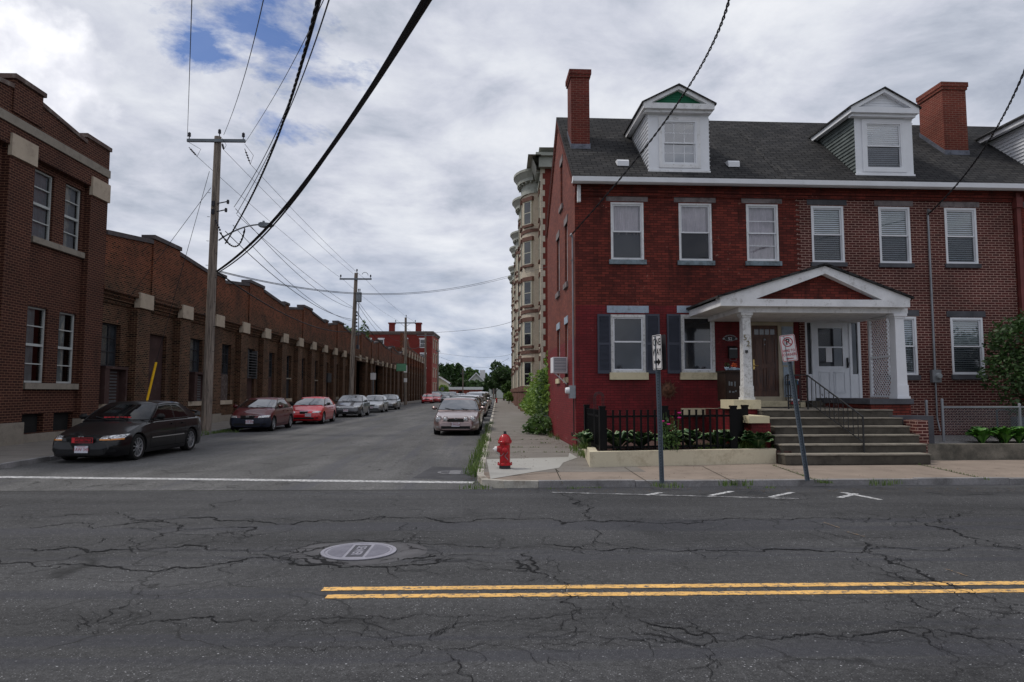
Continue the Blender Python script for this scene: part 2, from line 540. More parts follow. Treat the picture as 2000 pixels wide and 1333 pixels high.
# ------------------------------------------------------------------ ground, roads, pavements
HF = Frame(D(1125, 766.5, 19.0).xy.to_3d(), R(1.85))                       # front corner of the first row house
MF = Frame((-14.1 * math.cos(YAW), -14.1 * math.sin(YAW), 0), R(90.47))      # street face of the mill
m_asph1 = asphalt('asphalt_main', (0.048, 0.048, 0.0495), (0.25, 0.25, 0.26))
m_asph2 = asphalt('asphalt_side', (0.090, 0.089, 0.088), (0.34, 0.33, 0.32), (1.0, 0.14, 1))
m_conc_pink = M('concrete_pink', (0.25, 0.202, 0.165), 0.9, var=0.14, scale=1.5, fine=70, bump=0.3, dirt=(0.13, 0.10, 0.08), dirt_amt=0.12, dirt_scale=1.2)
m_conc_side = M('concrete_grey', (0.185, 0.168, 0.15), 0.9, var=0.14, scale=1.2, fine=70, bump=0.3, dirt=(0.12, 0.105, 0.09), dirt_amt=0.15, dirt_scale=0.9)
m_conc_new = M('concrete_new', (0.36, 0.35, 0.325), 0.9, var=0.07, scale=1.5, fine=70, bump=0.2, dirt=(0.25, 0.24, 0.22), dirt_amt=0.1, dirt_scale=1.2)
m_granite = M('granite', (0.26, 0.25, 0.25), 0.85, var=0.3, scale=5, fine=50, bump=0.4, dirt=(0.09, 0.085, 0.08), dirt_amt=0.45, dirt_scale=2.5)
m_kerbc = M('kerb_concrete', (0.45, 0.42, 0.37), 0.9, var=0.25, scale=3, fine=50, bump=0.4, dirt=(0.15, 0.12, 0.09), dirt_amt=0.3, dirt_scale=2.5)
m_dirt = M('soil', (0.05, 0.045, 0.035), 0.95, var=0.4, scale=1, fine=25, bump=0.6)
m_grass = M('grass_ground', (0.06, 0.085, 0.03), 0.95, var=0.4, scale=0.3, fine=10, bump=0.5)

b = MB(); b.face([(-1500, -600, -0.06), (1500, -600, -0.06), (1500, 2400, -0.06), (-1500, 2400, -0.06)])
tag(b.build('ground', m_grass, fix=False), kind='structure')
KL = [(-12.99, 157.0), (-12.6, 112.0), (-12.15, 80.0), (-11.8, 50), (-11.45, 29.0), (-10.95, 20), (-10.62, 15.2)]      # left kerb line, far to near
XK = -0.38                                                                                    # right kerb line
k1 = G(955, 954.0); k2 = G(2000, 946.5)
kd = (k2 - k1).xy.normalized()
def mk(x): return k1.y + (x - k1.x) * kd.y / kd.x          # main street kerb, y at x
SEAM = 11.75
b = MB(); b.face([(-90, -5.5, 0), (90, -5.5, 0), (90, mk(90), 0), (XK + .3, mk(XK + .3), 0), (XK + .3, SEAM, 0), (-14, SEAM, 0), (-14, 13.5, 0), (-90, 13.5, 0)])
tag(b.build('main_road', m_asph1, fix=False), kind='structure')
b = MB(); b.face([(-14, SEAM, 0.004)] + [(XK + .3, SEAM, 0.004), (XK + .3, 160, 0.004), (-14, 160, 0.004)])
tag(b.build('side_road', m_asph2, fix=False), kind='structure')
b = MB(); b.face([(-90, 160, 0.0), (90, 160, 0.0), (90, 168, 0.0), (-90, 168, 0.0)])
tag(b.build('cross_road', m_asph2, fix=False), kind='structure')


def slab(name, poly, z, m):
    b = MB(); b.prism(poly, -0.06, z, 'z')
    return tag(b.build(name, m), kind='structure')


def offset_line(pts, w):
    o = []
    for i, p in enumerate(pts):
        a = Vector(pts[max(i - 1, 0)]); c = Vector(pts[min(i + 1, len(pts) - 1)])
        d = (c - a).normalized(); n = Vector((-d.y, d.x))
        o.append(Vector(p) + n * w)
    return o


def kerb(name, pts, wdt, z, m, seg=1.8):
    """stones laid end to end with small misfits"""
    b = MB(); line = []
    for i in range(len(pts) - 1):
        a, c = Vector(pts[i]), Vector(pts[i + 1]); n = max(1, round((c - a).length / seg))
        line += [a.lerp(c, k / n) for k in range(n)]
    line.append(Vector(pts[-1]))
    for a, c in zip(line, line[1:]):
        d = (c - a).normalized(); n = Vector((-d.y, d.x)); a = a + d * 0.004; c = c - d * 0.004
        j = rnd.uniform(-0.008, 0.008); h = z + rnd.uniform(-0.008, 0.006)
        q = [a + n * j, c + n * j, c + n * (wdt + j), a + n * (wdt + j)]
        n0 = len(b.v)
        b.prism([(v.x, v.y) for v in q], -0.05, h, 'z')
        for vv in b.v[n0:]:
            if vv.z > 0: vv.z += rnd.uniform(-0.003, 0.003)
    return tag(b.build(name, m), kind='structure')


Z = 0.11
corner = [(XK + 0.02, 12.9), (XK + 0.12, 12.2), (XK + 0.5, mk(XK + .5) + 0.08), (XK + 1.1, mk(XK + 1.1))]
KR = [(XK, 160)] + [(XK, 60), (XK, 20)] + corner
# right block
kerb('kerb_side_street', [(XK, y) for y in (159, 100, 60, 30, 13.4)], 0.13, Z, m_kerbc, 2.4)
kerb('kerb_corner', [(XK, 13.4)] + corner, 0.13, Z + 0.004, m_kerbc, 0.7)
kerb('kerb_main_street', [(XK + 1.1, mk(XK + 1.1)), (60, mk(60))], 0.15, Z, m_granite, 1.7)
inner = offset_line([(XK, 160), (XK, 13.4)] + corner + [(60, mk(60))], 0.12)
slab('pavement_side_street', [(p.x, p.y) for p in inner[:2]] + [(2.9, 13.4), (2.9, 27), (4.5, 160)], Z - 0.004, m_conc_side)
slab('pavement_main_street', [(XK + .1, 13.398)] + [(p.x, p.y) for p in inner[2:]] + [(60, 22), (1.6, 18.8), (1.2, 13.398)], Z - 0.006, m_conc_pink)
slab('yard_ground', [(2.4, 19.3), (60, 22.1), (60, 160), (4.6, 160), (2.5, 27)], Z + 0.0, m_dirt)
# pale new concrete round the hydrant
q = [G(*p, Z) for p in ((958, 936), (1092, 914), (1100, 904), (1128, 894), (1112, 885), (1110, 893), (950, 897.5))]
b = MB(); b.face([(p.x, p.y, Z + 0.001) for p in q])
tag(b.build('pavement_patch', m_conc_new, fix=False), kind='structure')

# left block
KLp = [(-12.99, 160)] + KL[1:] + [(-10.9, 14.2), (-11.7, 13.2), (-13.2, 12.75), (-90, 12.6)]
kl = KLp[::-1]
kerb('kerb_mill_side', kl[3:], 0.14, Z, m_granite, 1.8)
kerb('kerb_mill_corner', kl[:4], 0.14, Z + 0.002, m_granite, 1.5)
ins = offset_line(kl, 0.13)
slab('pavement_mill_side', [(p.x, p.y) for p in ins] + [(-90, 160)], Z - 0.004, m_conc_side)
slab('pavement_near_side', [(-90, -5.5), (-90, -30), (90, -30), (90, -5.5)], Z - 0.004, m_conc_side)

# joints in the concrete
b = MB()
def strip(b, p, q, w, z):
    p, q = Vector(p).to_2d() if len(p) > 2 else Vector(p), Vector(q).to_2d() if len(q) > 2 else Vector(q)
    d = (q - p).normalized(); n = Vector((-d.y, d.x)) * w / 2
    b.face([(p.x - n.x, p.y - n.y, z), (q.x - n.x, q.y - n.y, z), (q.x + n.x, q.y + n.y, z), (p.x + n.x, p.y + n.y, z)])
zj = Z - 0.0015
for (a, c) in (((1085, 916), (1099, 945)), ((1220, 913), (1272, 946)), ((1372, 911), (1440, 945)), ((1510, 909), (1605, 942)), ((1765, 901), (1930, 937)), ((930, 935), (1092, 922)), ((1092, 922), (1085, 916))):
    strip(b, G(*a, Z), G(*c, Z), 0.018, zj)
y = 14.6; i = 0
while y < 150:
    strip(b, (XK + .13, y), (2.5 + y * 0.01, y + 0.03 * (i % 3)), 0.02, zj); y += 1.55; i += 1
y = 15.5
while y < 150:
    strip(b, (-10.9 - 0.012 * y, y), (-14.2, y), 0.02, zj); y += 1.6
tag(b.build('pavement_joints', M('joint_dirt', (0.045, 0.04, 0.03), 0.95), fix=False), kind='structure')

# ---- painted markings: worn edges
def worn(name, c, lo=0.42, hi=0.5, sc_=14):
    t = NT(name); co = t.coord()
    nn = t.noise(co, sc_, 9, 0.8)
    f = t.ramp(nn, [(lo - 0.1, 0.0), (hi - 0.1, 1.0)])
    cc = t.mix(f, (0.08, 0.08, 0.085), t.ramp(t.noise(co, 3, 3), [(0.3, dim(c, 0.8)), (0.7, dim(c, 1.1))]))
    t.l(cc, t.b.inputs['Base Color']); t.b.inputs['Roughness'].default_value = 0.8
    t.bump(t.noise(co, 90, 3), 0.35, 0.006)
    return t.m
m_yel = worn('paint_yellow', (0.76, 0.44, 0.13), 0.50, 0.60, 16); m_wht = worn('paint_white', (0.62, 0.62, 0.62), 0.50, 0.66, 16)
m_wht2 = worn('paint_white_faint', (0.55, 0.55, 0.55), 0.56, 0.72, 7)


def ragged(name, p, q, w, z, m, step=0.05, amp=0.006):
    p, q = Vector((p.x, p.y)), Vector((q.x, q.y)); L = (q - p).length; d = (q - p) / L; n = Vector((-d.y, d.x))
    k = max(2, int(L / step)); b = MB(); pv = None
    for i in range(k + 1):
        c = p + d * (L * i / k)
        e1 = c + n * (w / 2 + rnd.uniform(-amp, amp)); e2 = c - n * (w / 2 + rnd.uniform(-amp, amp))
        if pv: b.face([(pv[1].x, pv[1].y, z), (e2.x, e2.y, z), (e1.x, e1.y, z), (pv[0].x, pv[0].y, z)])
        pv = (e1, e2)
    return tag(b.build(name, m, fix=False), kind='structure')


def long_line(p, q, ext):
    d = (q - p); return q + d * ext
a, c = G(630, 1151.5), G(2000, 1139.5); ragged('yellow_line', a, a + (c - a) * 4, 0.105, 0.004, m_yel)
a, c = G(637, 1166.5), G(2000, 1154.5); ragged('yellow_line', a, a + (c - a) * 4, 0.10, 0.004, m_yel)
a, c = G(-60, 932), G(925, 943.5); ragged('stop_line', a, c, 0.26, 0.008, m_wht, 0.12, 0.012)
m_faint = worn('paint_yellow_faint', (0.42, 0.25, 0.10), 0.58, 0.70, 22)
for p, q, wd, mm in (((1078, 962.5), (1560, 975), 0.08, m_wht2), ((1263, 968), (1291, 963), 0.09, m_wht), ((1387, 969), (1430, 960.5), 0.09, m_wht),
                 ((1504, 972), (1548, 962.5), 0.09, m_wht), ((1640, 973), (1672, 965), 0.1, m_wht), ((1645, 962.5), (1720, 977), 0.1, m_wht),
                 ((1655, 1040), (1688, 1049), 0.03, m_faint), ((1608, 1021), (1640, 1032), 0.02, m_faint), ((1845, 1112), (1895, 1128), 0.015, m_faint)):
    ragged('road_marking', G(*p), G(*q), wd, 0.0055 + rnd.random() * 0.001, mm, 0.05, 0.007)

# ---- cracks followed from the photograph, laid as thin tar-dark strips
def crack(b, pts, w=0.014, jit=0.05, z=0.0028):
    P = [Vector(G(*p).xy) for p in pts]
    def sub(p, q, a):
        L = (q - p).length
        if L < 0.045: return [q]
        m = (p + q) / 2 + Vector((-(q - p).y, (q - p).x)).normalized() * rnd.uniform(-a, a) * L
        return sub(p, m, a) + sub(m, q, a)
    line = [P[0]]
    for p, q in zip(P, P[1:]): line += sub(p, q, 0.30)
    ww_ = w; n = len(line)
    for i in range(n - 1):
        p, q = line[i], line[i + 1]; d = (q - p)
        if d.length < 1e-5: continue
        d.normalize(); nn = Vector((-d.y, d.x))
        k = 0.35 + 0.65 * noise.noise(Vector((p.x * 1.7, p.y * 1.7, w * 50))) ** 2 * 6
        k = min(1.2, max(0.3, k)) * rnd.uniform(.55, 1.25) * min(1.0, 3 * i / n + 0.2, 3 * (n - i) / n + 0.2)
        k2 = k * rnd.uniform(0.6, 1.4)
        p2_, q2_ = p - d * 0.004, q + d * 0.004
        b.face([(*(p2_ - nn * ww_ * k / 2), z), (*(q2_ - nn * ww_ * k2 / 2), z), (*(q2_ + nn * ww_ * k2 / 2), z), (*(p2_ + nn * ww_ * k / 2), z)])
        z = 0.0052 + (i % 7) * 0.0001
b = MB()
C1 = [  # far long cracks
    ([(0, 1004), (160, 1006), (250, 1012), (420, 1013), (640, 1016), (850, 1015), (1000, 1014), (1200, 1018), (1400, 1016), (1560, 1013), (1750, 1010), (1880, 1005)], 0.03),
    ([(0, 1034), (180, 1034), (420, 1032), (500, 1033), (490, 1048), (440, 1068), (420, 1075)], 0.025),
    ([(0, 1070), (120, 1072), (260, 1074), (420, 1075), (520, 1084), (560, 1078)], 0.028), ([(370, 1020), (340, 1040), (280, 1060), (255, 1078)], 0.016),
    ([(0, 1093), (60, 1100), (75, 1108), (200, 1106), (300, 1118), (350, 1108), (450, 1098), (520, 1090)], 0.032),
    ([(160, 1066), (200, 1052), (260, 1064), (300, 1060)], 0.012),
    ([(790, 1020), (780, 1032), (760, 1040)], 0.02), ([(800, 1040), (812, 1046), (800, 1056), (860, 1064), (940, 1068), (1000, 1073)], 0.02),
    ([(1000, 1070), (1130, 1069), (1250, 1072), (1380, 1076), (1550, 1074), (1700, 1073), (1820, 1077), (1930, 1066), (2000, 1075)], 0.03),
    ([(1100, 962), (1118, 984), (1146, 1002), (1150, 1015)], 0.035), ([(1160, 1028), (1168, 1040), (1158, 1060), (1170, 1072)], 0.02),
    ([(1580, 1018), (1590, 1034), (1640, 1050), (1690, 1074), (1730, 1090), (1790, 1112), (1850, 1140), (1900, 1152), (2000, 1190)], 0.022),
    ([(1780, 1012), (1810, 1028), (1880, 1048), (1940, 1066), (2000, 1078)], 0.025), ([(1880, 990), (1875, 1008), (1840, 1020), (1780, 1018)], 0.014),
    ([(1640, 1085), (1680, 1090), (1700, 1108), (1760, 1128), (1790, 1138), (1870, 1165), (1950, 1185), (2000, 1200)], 0.018),
    ([(1075, 1085), (1092, 1104), (1085, 1132), (1098, 1160), (1130, 1194), (1135, 1215), (1150, 1240)], 0.012),
    ([(1032, 1078), (1036, 1095), (1050, 1110), (1058, 1122)], 0.03), ([(1000, 1104), (1020, 1102), (1050, 1120), (1062, 1121)], 0.022), ([(985, 1093), (1010, 1110), (1030, 1112)], 0.02),
    ([(0, 1245), (80, 1244), (130, 1243), (150, 1222), (190, 1216), (215, 1192), (300, 1140), (320, 1122)], 0.007),
    ([(90, 1223), (180, 1220), (210, 1215), (215, 1221), (300, 1214), (360, 1210), (450, 1216), (520, 1215), (620, 1208), (700, 1203), (760, 1209), (830, 1200), (870, 1206), (1000, 1205), (1100, 1201), (1180, 1204)], 0.012),
    ([(170, 1228), (185, 1240), (210, 1230)], 0.009), ([(400, 1262), (480, 1262), (560, 1264), (680, 1266), (760, 1262), (860, 1270), (930, 1262), (1000, 1260), (1120, 1262), (1240, 1262)], 0.007),
    ([(845, 1260), (850, 1240), (870, 1228), (950, 1224)], 0.012), ([(870, 1270), (900, 1300), (905, 1320), (915, 1340)], 0.009), ([(720, 1226), (740, 1240), (750, 1252), (850, 1255)], 0.006),
    ([(1180, 1204), (1184, 1220), (1260, 1240), (1300, 1252), (1360, 1262), (1440, 1252), (1530, 1245), (1620, 1244), (1700, 1240), (1800, 1243), (1880, 1240)], 0.02),
    ([(1190, 1175), (1230, 1186), (1290, 1225), (1350, 1240), (1480, 1246), (1560, 1246), (1650, 1243)], 0.012), ([(1115, 1185), (1130, 1200), (1180, 1200), (1190, 1172)], 0.01),
    ([(1120, 1225), (1150, 1235), (1200, 1248), (1280, 1250), (1380, 1263)], 0.01), ([(1367, 1262), (1388, 1272), (1408, 1300), (1390, 1318), (1398, 1340)], 0.013),
    ([(1660, 1232), (1700, 1220), (1750, 1214), (1790, 1180), (1800, 1160)], 0.009), ([(1750, 1216), (1820, 1232), (1880, 1240), (1960, 1252), (2000, 1272)], 0.012),
    ([(1790, 1222), (1830, 1200), (1860, 1192), (1870, 1210), (1900, 1215)], 0.008), ([(1810, 1240), (1830, 1270), (1870, 1285), (1880, 1310), (1860, 1333)], 0.008),
    ([(1940, 1215), (1960, 1202), (2000, 1198)], 0.008), ([(1068, 1280), (1080, 1300), (1110, 1305), (1130, 1325)], 0.005), ([(1800, 1250), (1850, 1280), (1905, 1300), (1960, 1305)], 0.006),
    ([(140, 954), (200, 948), (280, 949)], 0.03), ([(500, 952), (540, 948), (560, 936), (590, 930)], 0.02), ([(400, 996), (430, 992), (470, 975)], 0.015), ([(655, 996), (690, 998)], 0.03),
    ([(730, 920), (740, 918), (752, 919)], 0.1),
    ([(555, 1084), (590, 1070), (640, 1060), (700, 1055), (780, 1057), (805, 1052)], 0.03), ([(545, 1090), (570, 1097), (620, 1104), (680, 1109), (760, 1108), (840, 1102), (885, 1092)], 0.045),
    ([(560, 1078), (600, 1078), (628, 1072), (660, 1064)], 0.04), ([(590, 1084), (612, 1092), (632, 1098), (680, 1101)], 0.05), ([(575, 1090), (600, 1098), (640, 1102)], 0.03), ([(620, 1070), (628, 1082), (622, 1092)], 0.05),
    ([(780, 1062), (800, 1072), (860, 1084), (885, 1086)], 0.02), ([(770, 1095), (800, 1092), (850, 1086)], 0.025), ([(800, 1100), (830, 1094), (870, 1090)], 0.02), ([(560, 1096), (530, 1090), (480, 1092)], 0.03)]
def branch(b, p, a, L_, w_, depth=0):
    n_ = int(L_ / .04) + 2; z_ = .0054 + rnd.random() * .0006
    for i in range(n_):
        a += rnd.gauss(0, .45); q_ = p + Vector((math.cos(a), math.sin(a) * .8)) * .04
        nn = Vector((-(q_ - p).y, (q_ - p).x)).normalized() * w_ * (1 - i / n_ * .7) * rnd.uniform(.3, .6)
        b.face([(*(p - nn), z_), (*(q_ - nn * .8), z_), (*(q_ + nn * .8), z_), (*(p + nn), z_)])
        if depth < 2 and rnd.random() < .04: branch(b, q_.copy(), a + rnd.choice((-1, 1)) * rnd.uniform(.6, 1.4), L_ * .5, w_ * .7, depth + 1)
        p = q_
for pts, wd in C1:
    crack(b, pts, wd * 1.05, z=.0055)
    P_ = [Vector(G(*p).xy) for p in pts]
    for p, q in zip(P_, P_[1:]):
        for _ in range(int((q - p).length / .45) + 1):
            if rnd.random() < .5: branch(b, p.lerp(q, rnd.random()), math.atan2(q.y - p.y, q.x - p.x) + rnd.choice((-1, 1)) * rnd.uniform(.3, 1.5), rnd.uniform(.15, .95), min(.013, wd * .7))
# broken ring of patching round the cover
for k in range(0):
    a0 = rnd.uniform(0, 6.28); rr = rnd.uniform(0.45, 0.75)
    mc = G(701, 1079)
    def on(a, r_): 
        p_ = mc + Vector((math.cos(a) * r_ * 1.25, math.sin(a) * r_, 0)); return p_
    pts = []
    seg_ = [on(a0 + t_ * 0.35, rr + rnd.uniform(-0.05, 0.05)) for t_ in range(4)]
    for p, q in zip(seg_, seg_[1:]):
        d = (q - p).to_2d().normalized(); nn = Vector((-d.y, d.x)) * rnd.uniform(0.004, 0.014)
        zz = 0.002 + rnd.random() * 0.0008
        b.face([(p.x - nn.x, p.y - nn.y, zz), (q.x - nn.x * .5, q.y - nn.y * .5, zz), (q.x + nn.x * .5, q.y + nn.y * .5, zz), (p.x + nn.x, p.y + nn.y, zz)])
tag(b.build('road_cracks', M('crack_dark', (0.012, 0.012, 0.013), 0.95, var=0.3), fix=False, uv=False), kind='structure')
b = MB()   # darker tar fill by the corner
q = [G(*p) for p in ((805, 935), (930, 941), (935, 921), (925, 915), (845, 912))]
b.face([(p.x, p.y, 0.0062) for p in q])
tag(b.build('tar_patch', M('tar', (0.055, 0.055, 0.06), 0.8, var=0.25, fine=90, bump=0.4), fix=False), kind='structure')

# ------------------------------------------------------------------ plants
m_bark = M('bark', (0.10, 0.08, 0.06), 0.95, var=0.4, scale=8, fine=40, bump=0.8)


def leaf_cloud(b, lobes, n, size, seed, droop=0.0):
    """n small two-triangle leaves spread through ellipsoid lobes (c, (rx,ry,rz)), denser near their shells"""
    r_ = random.Random(seed); vol = [l[1][0] * l[1][1] * l[1][2] for l in lobes]; tot = sum(vol)
    for (c, rad), v in zip(lobes, vol):
        for _ in range(int(n * v / tot)):
            th = r_.uniform(0, 6.283); u = r_.uniform(-1, 1); q = math.sqrt(1 - u * u)
            dirv = Vector((q * math.cos(th), q * math.sin(th), u))
            k = r_.uniform(0.35, 1.0) ** 0.5
            nz = noise.noise(dirv * 2.3 + Vector(c) * 1.7)
            k *= 1.0 + 0.35 * nz
            if nz < -0.22 and r_.random() < 0.6: continue
            p = Vector(c) + Vector((dirv.x * rad[0], dirv.y * rad[1], dirv.z * rad[2])) * k
            s = size * r_.uniform(0.6, 1.5)
            a = Vector((r_.gauss(0, 1), r_.gauss(0, 1), r_.gauss(0, 0.6))).normalized()
            bb = a.cross(Vector((r_.gauss(0, 1), r_.gauss(0, 1), r_.gauss(0, 1)))).normalized()
            a2 = a * s; b2 = bb * s * 0.5
            b.face([p - a2, p + b2, p + a2, p - b2])


def tree(name, label, loc, h, lobes, n, size, mat, seed, trunk_r=0.25, group=None, limbs=6, bark=None):
    t = thing(name, label, 'tree', loc, 0, group)
    b = MB(); r_ = random.Random(seed)
    top = h * 0.62
    b.tube([(0, 0, -0.1), (0.05, 0, h * 0.2), (r_.uniform(-.2, .2), r_.uniform(-.2, .2), top)], [trunk_r * 1.25, trunk_r * 0.9, trunk_r * 0.4], 9)
    for i in range(limbs):
        c, rad = lobes[i % len(lobes)]
        z0 = h * r_.uniform(0.2, 0.5)
        tgt = Vector(c) + Vector((r_.uniform(-.5, .5) * rad[0], r_.uniform(-.5, .5) * rad[1], r_.uniform(-.3, .6) * rad[2]))
        mid = Vector((0, 0, z0)).lerp(tgt, 0.5) + Vector((0, 0, h * 0.03))
        b.tube([(0, 0, z0), mid, tgt], [trunk_r * 0.5, trunk_r * 0.3, trunk_r * 0.08], 6)
    b.build('trunk', bark or m_bark, t, smooth=True, uv=False)
    b = MB(); leaf_cloud(b, lobes, n, size, seed)
    b.build('crown', mat, t, fix=False, uv=False)
    return t


def blob_lobes(cx, cy, cz, rx, ry, rz, k, seed):
    r_ = random.Random(seed); L = [((cx, cy, cz), (rx * .62, ry * .62, rz * .66))]
    for i in range(k):
        a = r_.uniform(0, 6.28); u = r_.uniform(-0.7, 0.9); q = math.sqrt(max(0, 1 - u * u))
        s = r_.uniform(0.28, 0.5)
        L.append(((cx + math.cos(a) * q * rx * .68, cy + math.sin(a) * q * ry * .68, cz + u * rz * .68), (rx * s, ry * s, rz * s)))
    return L


def tuft(b, x, y, z, r_, h, n, seed=0, lean=0.5):
    q = random.Random(seed)
    for _ in range(n):
        a = q.uniform(0, 6.28); d = q.uniform(0, r_); px, py = x + math.cos(a) * d, y + math.sin(a) * d
        hh = h * q.uniform(0.5, 1.1); w_ = q.uniform(0.003, 0.007) + h * 0.012
        la = q.uniform(0, 6.28); lx, ly = math.cos(la) * hh * lean * q.uniform(.2, 1), math.sin(la) * hh * lean * q.uniform(.2, 1)
        nx, ny = -math.sin(la) * w_, math.cos(la) * w_
        b.face([(px - nx, py - ny, z), (px + nx, py + ny, z), (px + lx * .4 + nx * .7, py + ly * .4 + ny * .7, z + hh * .6), (px + lx * .4 - nx * .7, py + ly * .4 - ny * .7, z + hh * .6)])
        b.face([(px + lx * .4 - nx * .7, py + ly * .4 - ny * .7, z + hh * .6), (px + lx * .4 + nx * .7, py + ly * .4 + ny * .7, z + hh * .6), (px + lx, py + ly, z + hh * 0.95)])
m_weed = leafmat('weed_leaf', (0.04, 0.085, 0.015), (0.15, 0.22, 0.05))
m_leafd = leafmat('leaf_dark', (0.018, 0.045, 0.012), (0.055, 0.11, 0.028))
m_leafm = leafmat('leaf_mid', (0.03, 0.07, 0.015), (0.10, 0.18, 0.04))
m_leafl = leafmat('leaf_light', (0.07, 0.15, 0.02), (0.24, 0.36, 0.06))
# ------------------------------------------------------------------ the row of brick houses
m_red = brick('brick_painted_red', (0.175, 0.017, 0.020), (0.135, 0.014, 0.017), (0.075, 0.009, 0.011), stain=(0.05, 0.012, 0.012), stain_lo=0.50, stain_scale=1.1, bump=0.8, rough=0.6, var=0.32, ms=0.006, worn=(0.33, 0.12, 0.11))
m_redold = brick('brick_old_red', (0.205, 0.040, 0.028), (0.095, 0.021, 0.017), (0.050, 0.016, 0.013), stain=(0.030, 0.012, 0.010), stain_scale=1.0, stain_lo=0.52, bump=0.8, var=0.3, worn=(0.33, 0.16, 0.12))
m_brk = brick('brick_bare', (0.100, 0.025, 0.022), (0.062, 0.018, 0.017), (0.36, 0.23, 0.19), ms=0.009, smooth=0.05, stain=(0.05, 0.02, 0.018), stain_lo=0.62, bump=0.7)
m_gable = brick('brick_gable', (0.23, 0.068, 0.046), (0.14, 0.043, 0.034), (0.11, 0.045, 0.038), stain=(0.2, 0.06, 0.05), stain_lo=0.6, bump=0.7, var=0.2)
m_chim = brick('brick_chimney', (0.15, 0.030, 0.022), (0.105, 0.024, 0.019), (0.20, 0.10, 0.075), bump=0.8, stain=(0.08, 0.03, 0.025), stain_lo=0.52)
m_chim2 = brick('brick_chimney_orange', (0.19, 0.042, 0.028), (0.14, 0.034, 0.024), (0.27, 0.15, 0.11), bump=0.8, stain=(0.1, 0.04, 0.03), stain_lo=0.56)
m_roof = brick('shingles', (0.052, 0.050, 0.050), (0.028, 0.028, 0.030), (0.005, 0.005, 0.005), w=0.30, h=0.15, ms=0.013, stain=(0.10, 0.095, 0.085), stain_lo=0.60, stain_scale=1.2, bump=0.7, var=0.3, rough=0.95)
m_white = M('white_paint', (0.72, 0.73, 0.76), 0.5, var=0.06, scale=2, fine=60, bump=0.05)
m_whitew = M('white_paint_weathered', (0.70, 0.70, 0.71), 0.65, var=0.12, scale=3, fine=60, bump=0.2, dirt=(0.30, 0.28, 0.25), dirt_amt=0.12, dirt_scale=7)
m_peel = M('white_paint_peeling', (0.60, 0.60, 0.60), 0.7, var=0.12, scale=3, fine=50, bump=0.3, dirt=(0.22, 0.21, 0.19), dirt_amt=0.32, dirt_scale=14)
m_stone = M('brownstone', (0.22, 0.19, 0.19), 0.9, var=0.25, scale=2.5, fine=60, bump=0.3, dirt=(0.045, 0.035, 0.035), dirt_amt=0.35, dirt_scale=2)
m_stone2 = M('stone_dark', (0.085, 0.085, 0.095), 0.9, var=0.3, scale=2.5, fine=60, bump=0.3)
m_blue = M('paint_blue_grey', (0.33, 0.40, 0.48), 0.8, var=0.15, scale=3, fine=50, bump=0.2, dirt=(0.17, 0.17, 0.18), dirt_amt=0.3, dirt_scale=5)
m_sillg = M('sill_green_grey', (0.20, 0.25, 0.28), 0.85, var=0.25, scale=3, fine=50, bump=0.3, dirt=(0.06, 0.06, 0.06), dirt_amt=0.4, dirt_scale=5)
m_cream = M('paint_cream', (0.60, 0.53, 0.36), 0.75, var=0.08, scale=2, fine=60, bump=0.2, dirt=(0.32, 0.27, 0.18), dirt_amt=0.2, dirt_scale=2.5)
m_shut = M('shutter_grey', (0.060, 0.066, 0.088), 0.6, var=0.1, scale=2, fine=60, bump=0.1)
m_green = M('green_boards', (0.012, 0.13, 0.065), 0.6, var=0.15)
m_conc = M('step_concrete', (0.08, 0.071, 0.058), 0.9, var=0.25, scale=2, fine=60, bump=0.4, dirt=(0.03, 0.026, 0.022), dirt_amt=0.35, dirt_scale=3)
m_nose = M('step_edge_lit', (0.25, 0.225, 0.185), 0.9, var=0.25, scale=3, fine=60, bump=0.4, dirt=(0.10, 0.09, 0.075), dirt_amt=0.3, dirt_scale=4)  # treads paler, risers darker: light from above painted in, along with edge wear
m_black = M('black_metal', (0.012, 0.012, 0.013), 0.5, var=0.2, bump=0.1, spec=0.5)
m_metal = M('grey_metal', (0.28, 0.29, 0.31), 0.5, metal=0.6, var=0.15, bump=0.1)
m_brownd = NT('door_wood'); _c = m_brownd.coord(); _mp = m_brownd.n('ShaderNodeMapping'); _mp.inputs['Scale'].default_value = (14, 14, 1.2)
m_brownd.l(_c, _mp.inputs['Vector']); m_brownd.l(m_brownd.ramp(m_brownd.noise(_mp.outputs[0], 1.5, 6, 0.6, 0.8), [(0.35, (0.035, 0.012, 0.006)), (0.65, (0.12, 0.042, 0.018))]), m_brownd.b.inputs['Base Color'])
m_brownd.b.inputs['Roughness'].default_value = 0.4; m_brownd = m_brownd.m
m_wdoor = M('white_door', (0.64, 0.66, 0.70), 0.45, var=0.06, bump=0.05)
m_glass = glass('pane_glass'); m_glassd = dark_glass('dark_pane')
m_glass2 = glass('pane_glass_sky', refl=0.30)
m_curt = M('curtain_cloth', (0.66, 0.57, 0.62), 0.9, var=0.15, scale=2, bump=0)
m_curt2 = M('shade_cloth', (0.28, 0.28, 0.31), 0.9, var=0.1, scale=2, bump=0)
m_blind = M('blind_slats', (0.78, 0.82, 0.86), 0.6, var=0.06, bump=0)
m_screen = glass('screen_mesh', (0.62, 0.62, 0.63), 0.0, .3)
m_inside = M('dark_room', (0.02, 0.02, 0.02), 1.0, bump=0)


def rect(fr, px0, px1, py0, py1, y=0.0):
    """pixel rectangle on a wall plane -> metres (x0, x1, z0, z1)"""
    xa, za = fr.hit(px0, (py0 + py1) / 2, y); xb, _ = fr.hit(px1, (py0 + py1) / 2, y)
    _, zt = fr.hit((px0 + px1) / 2, py0, y); _, zb = fr.hit((px0 + px1) / 2, py1, y)
    return xa, xb, zb, zt


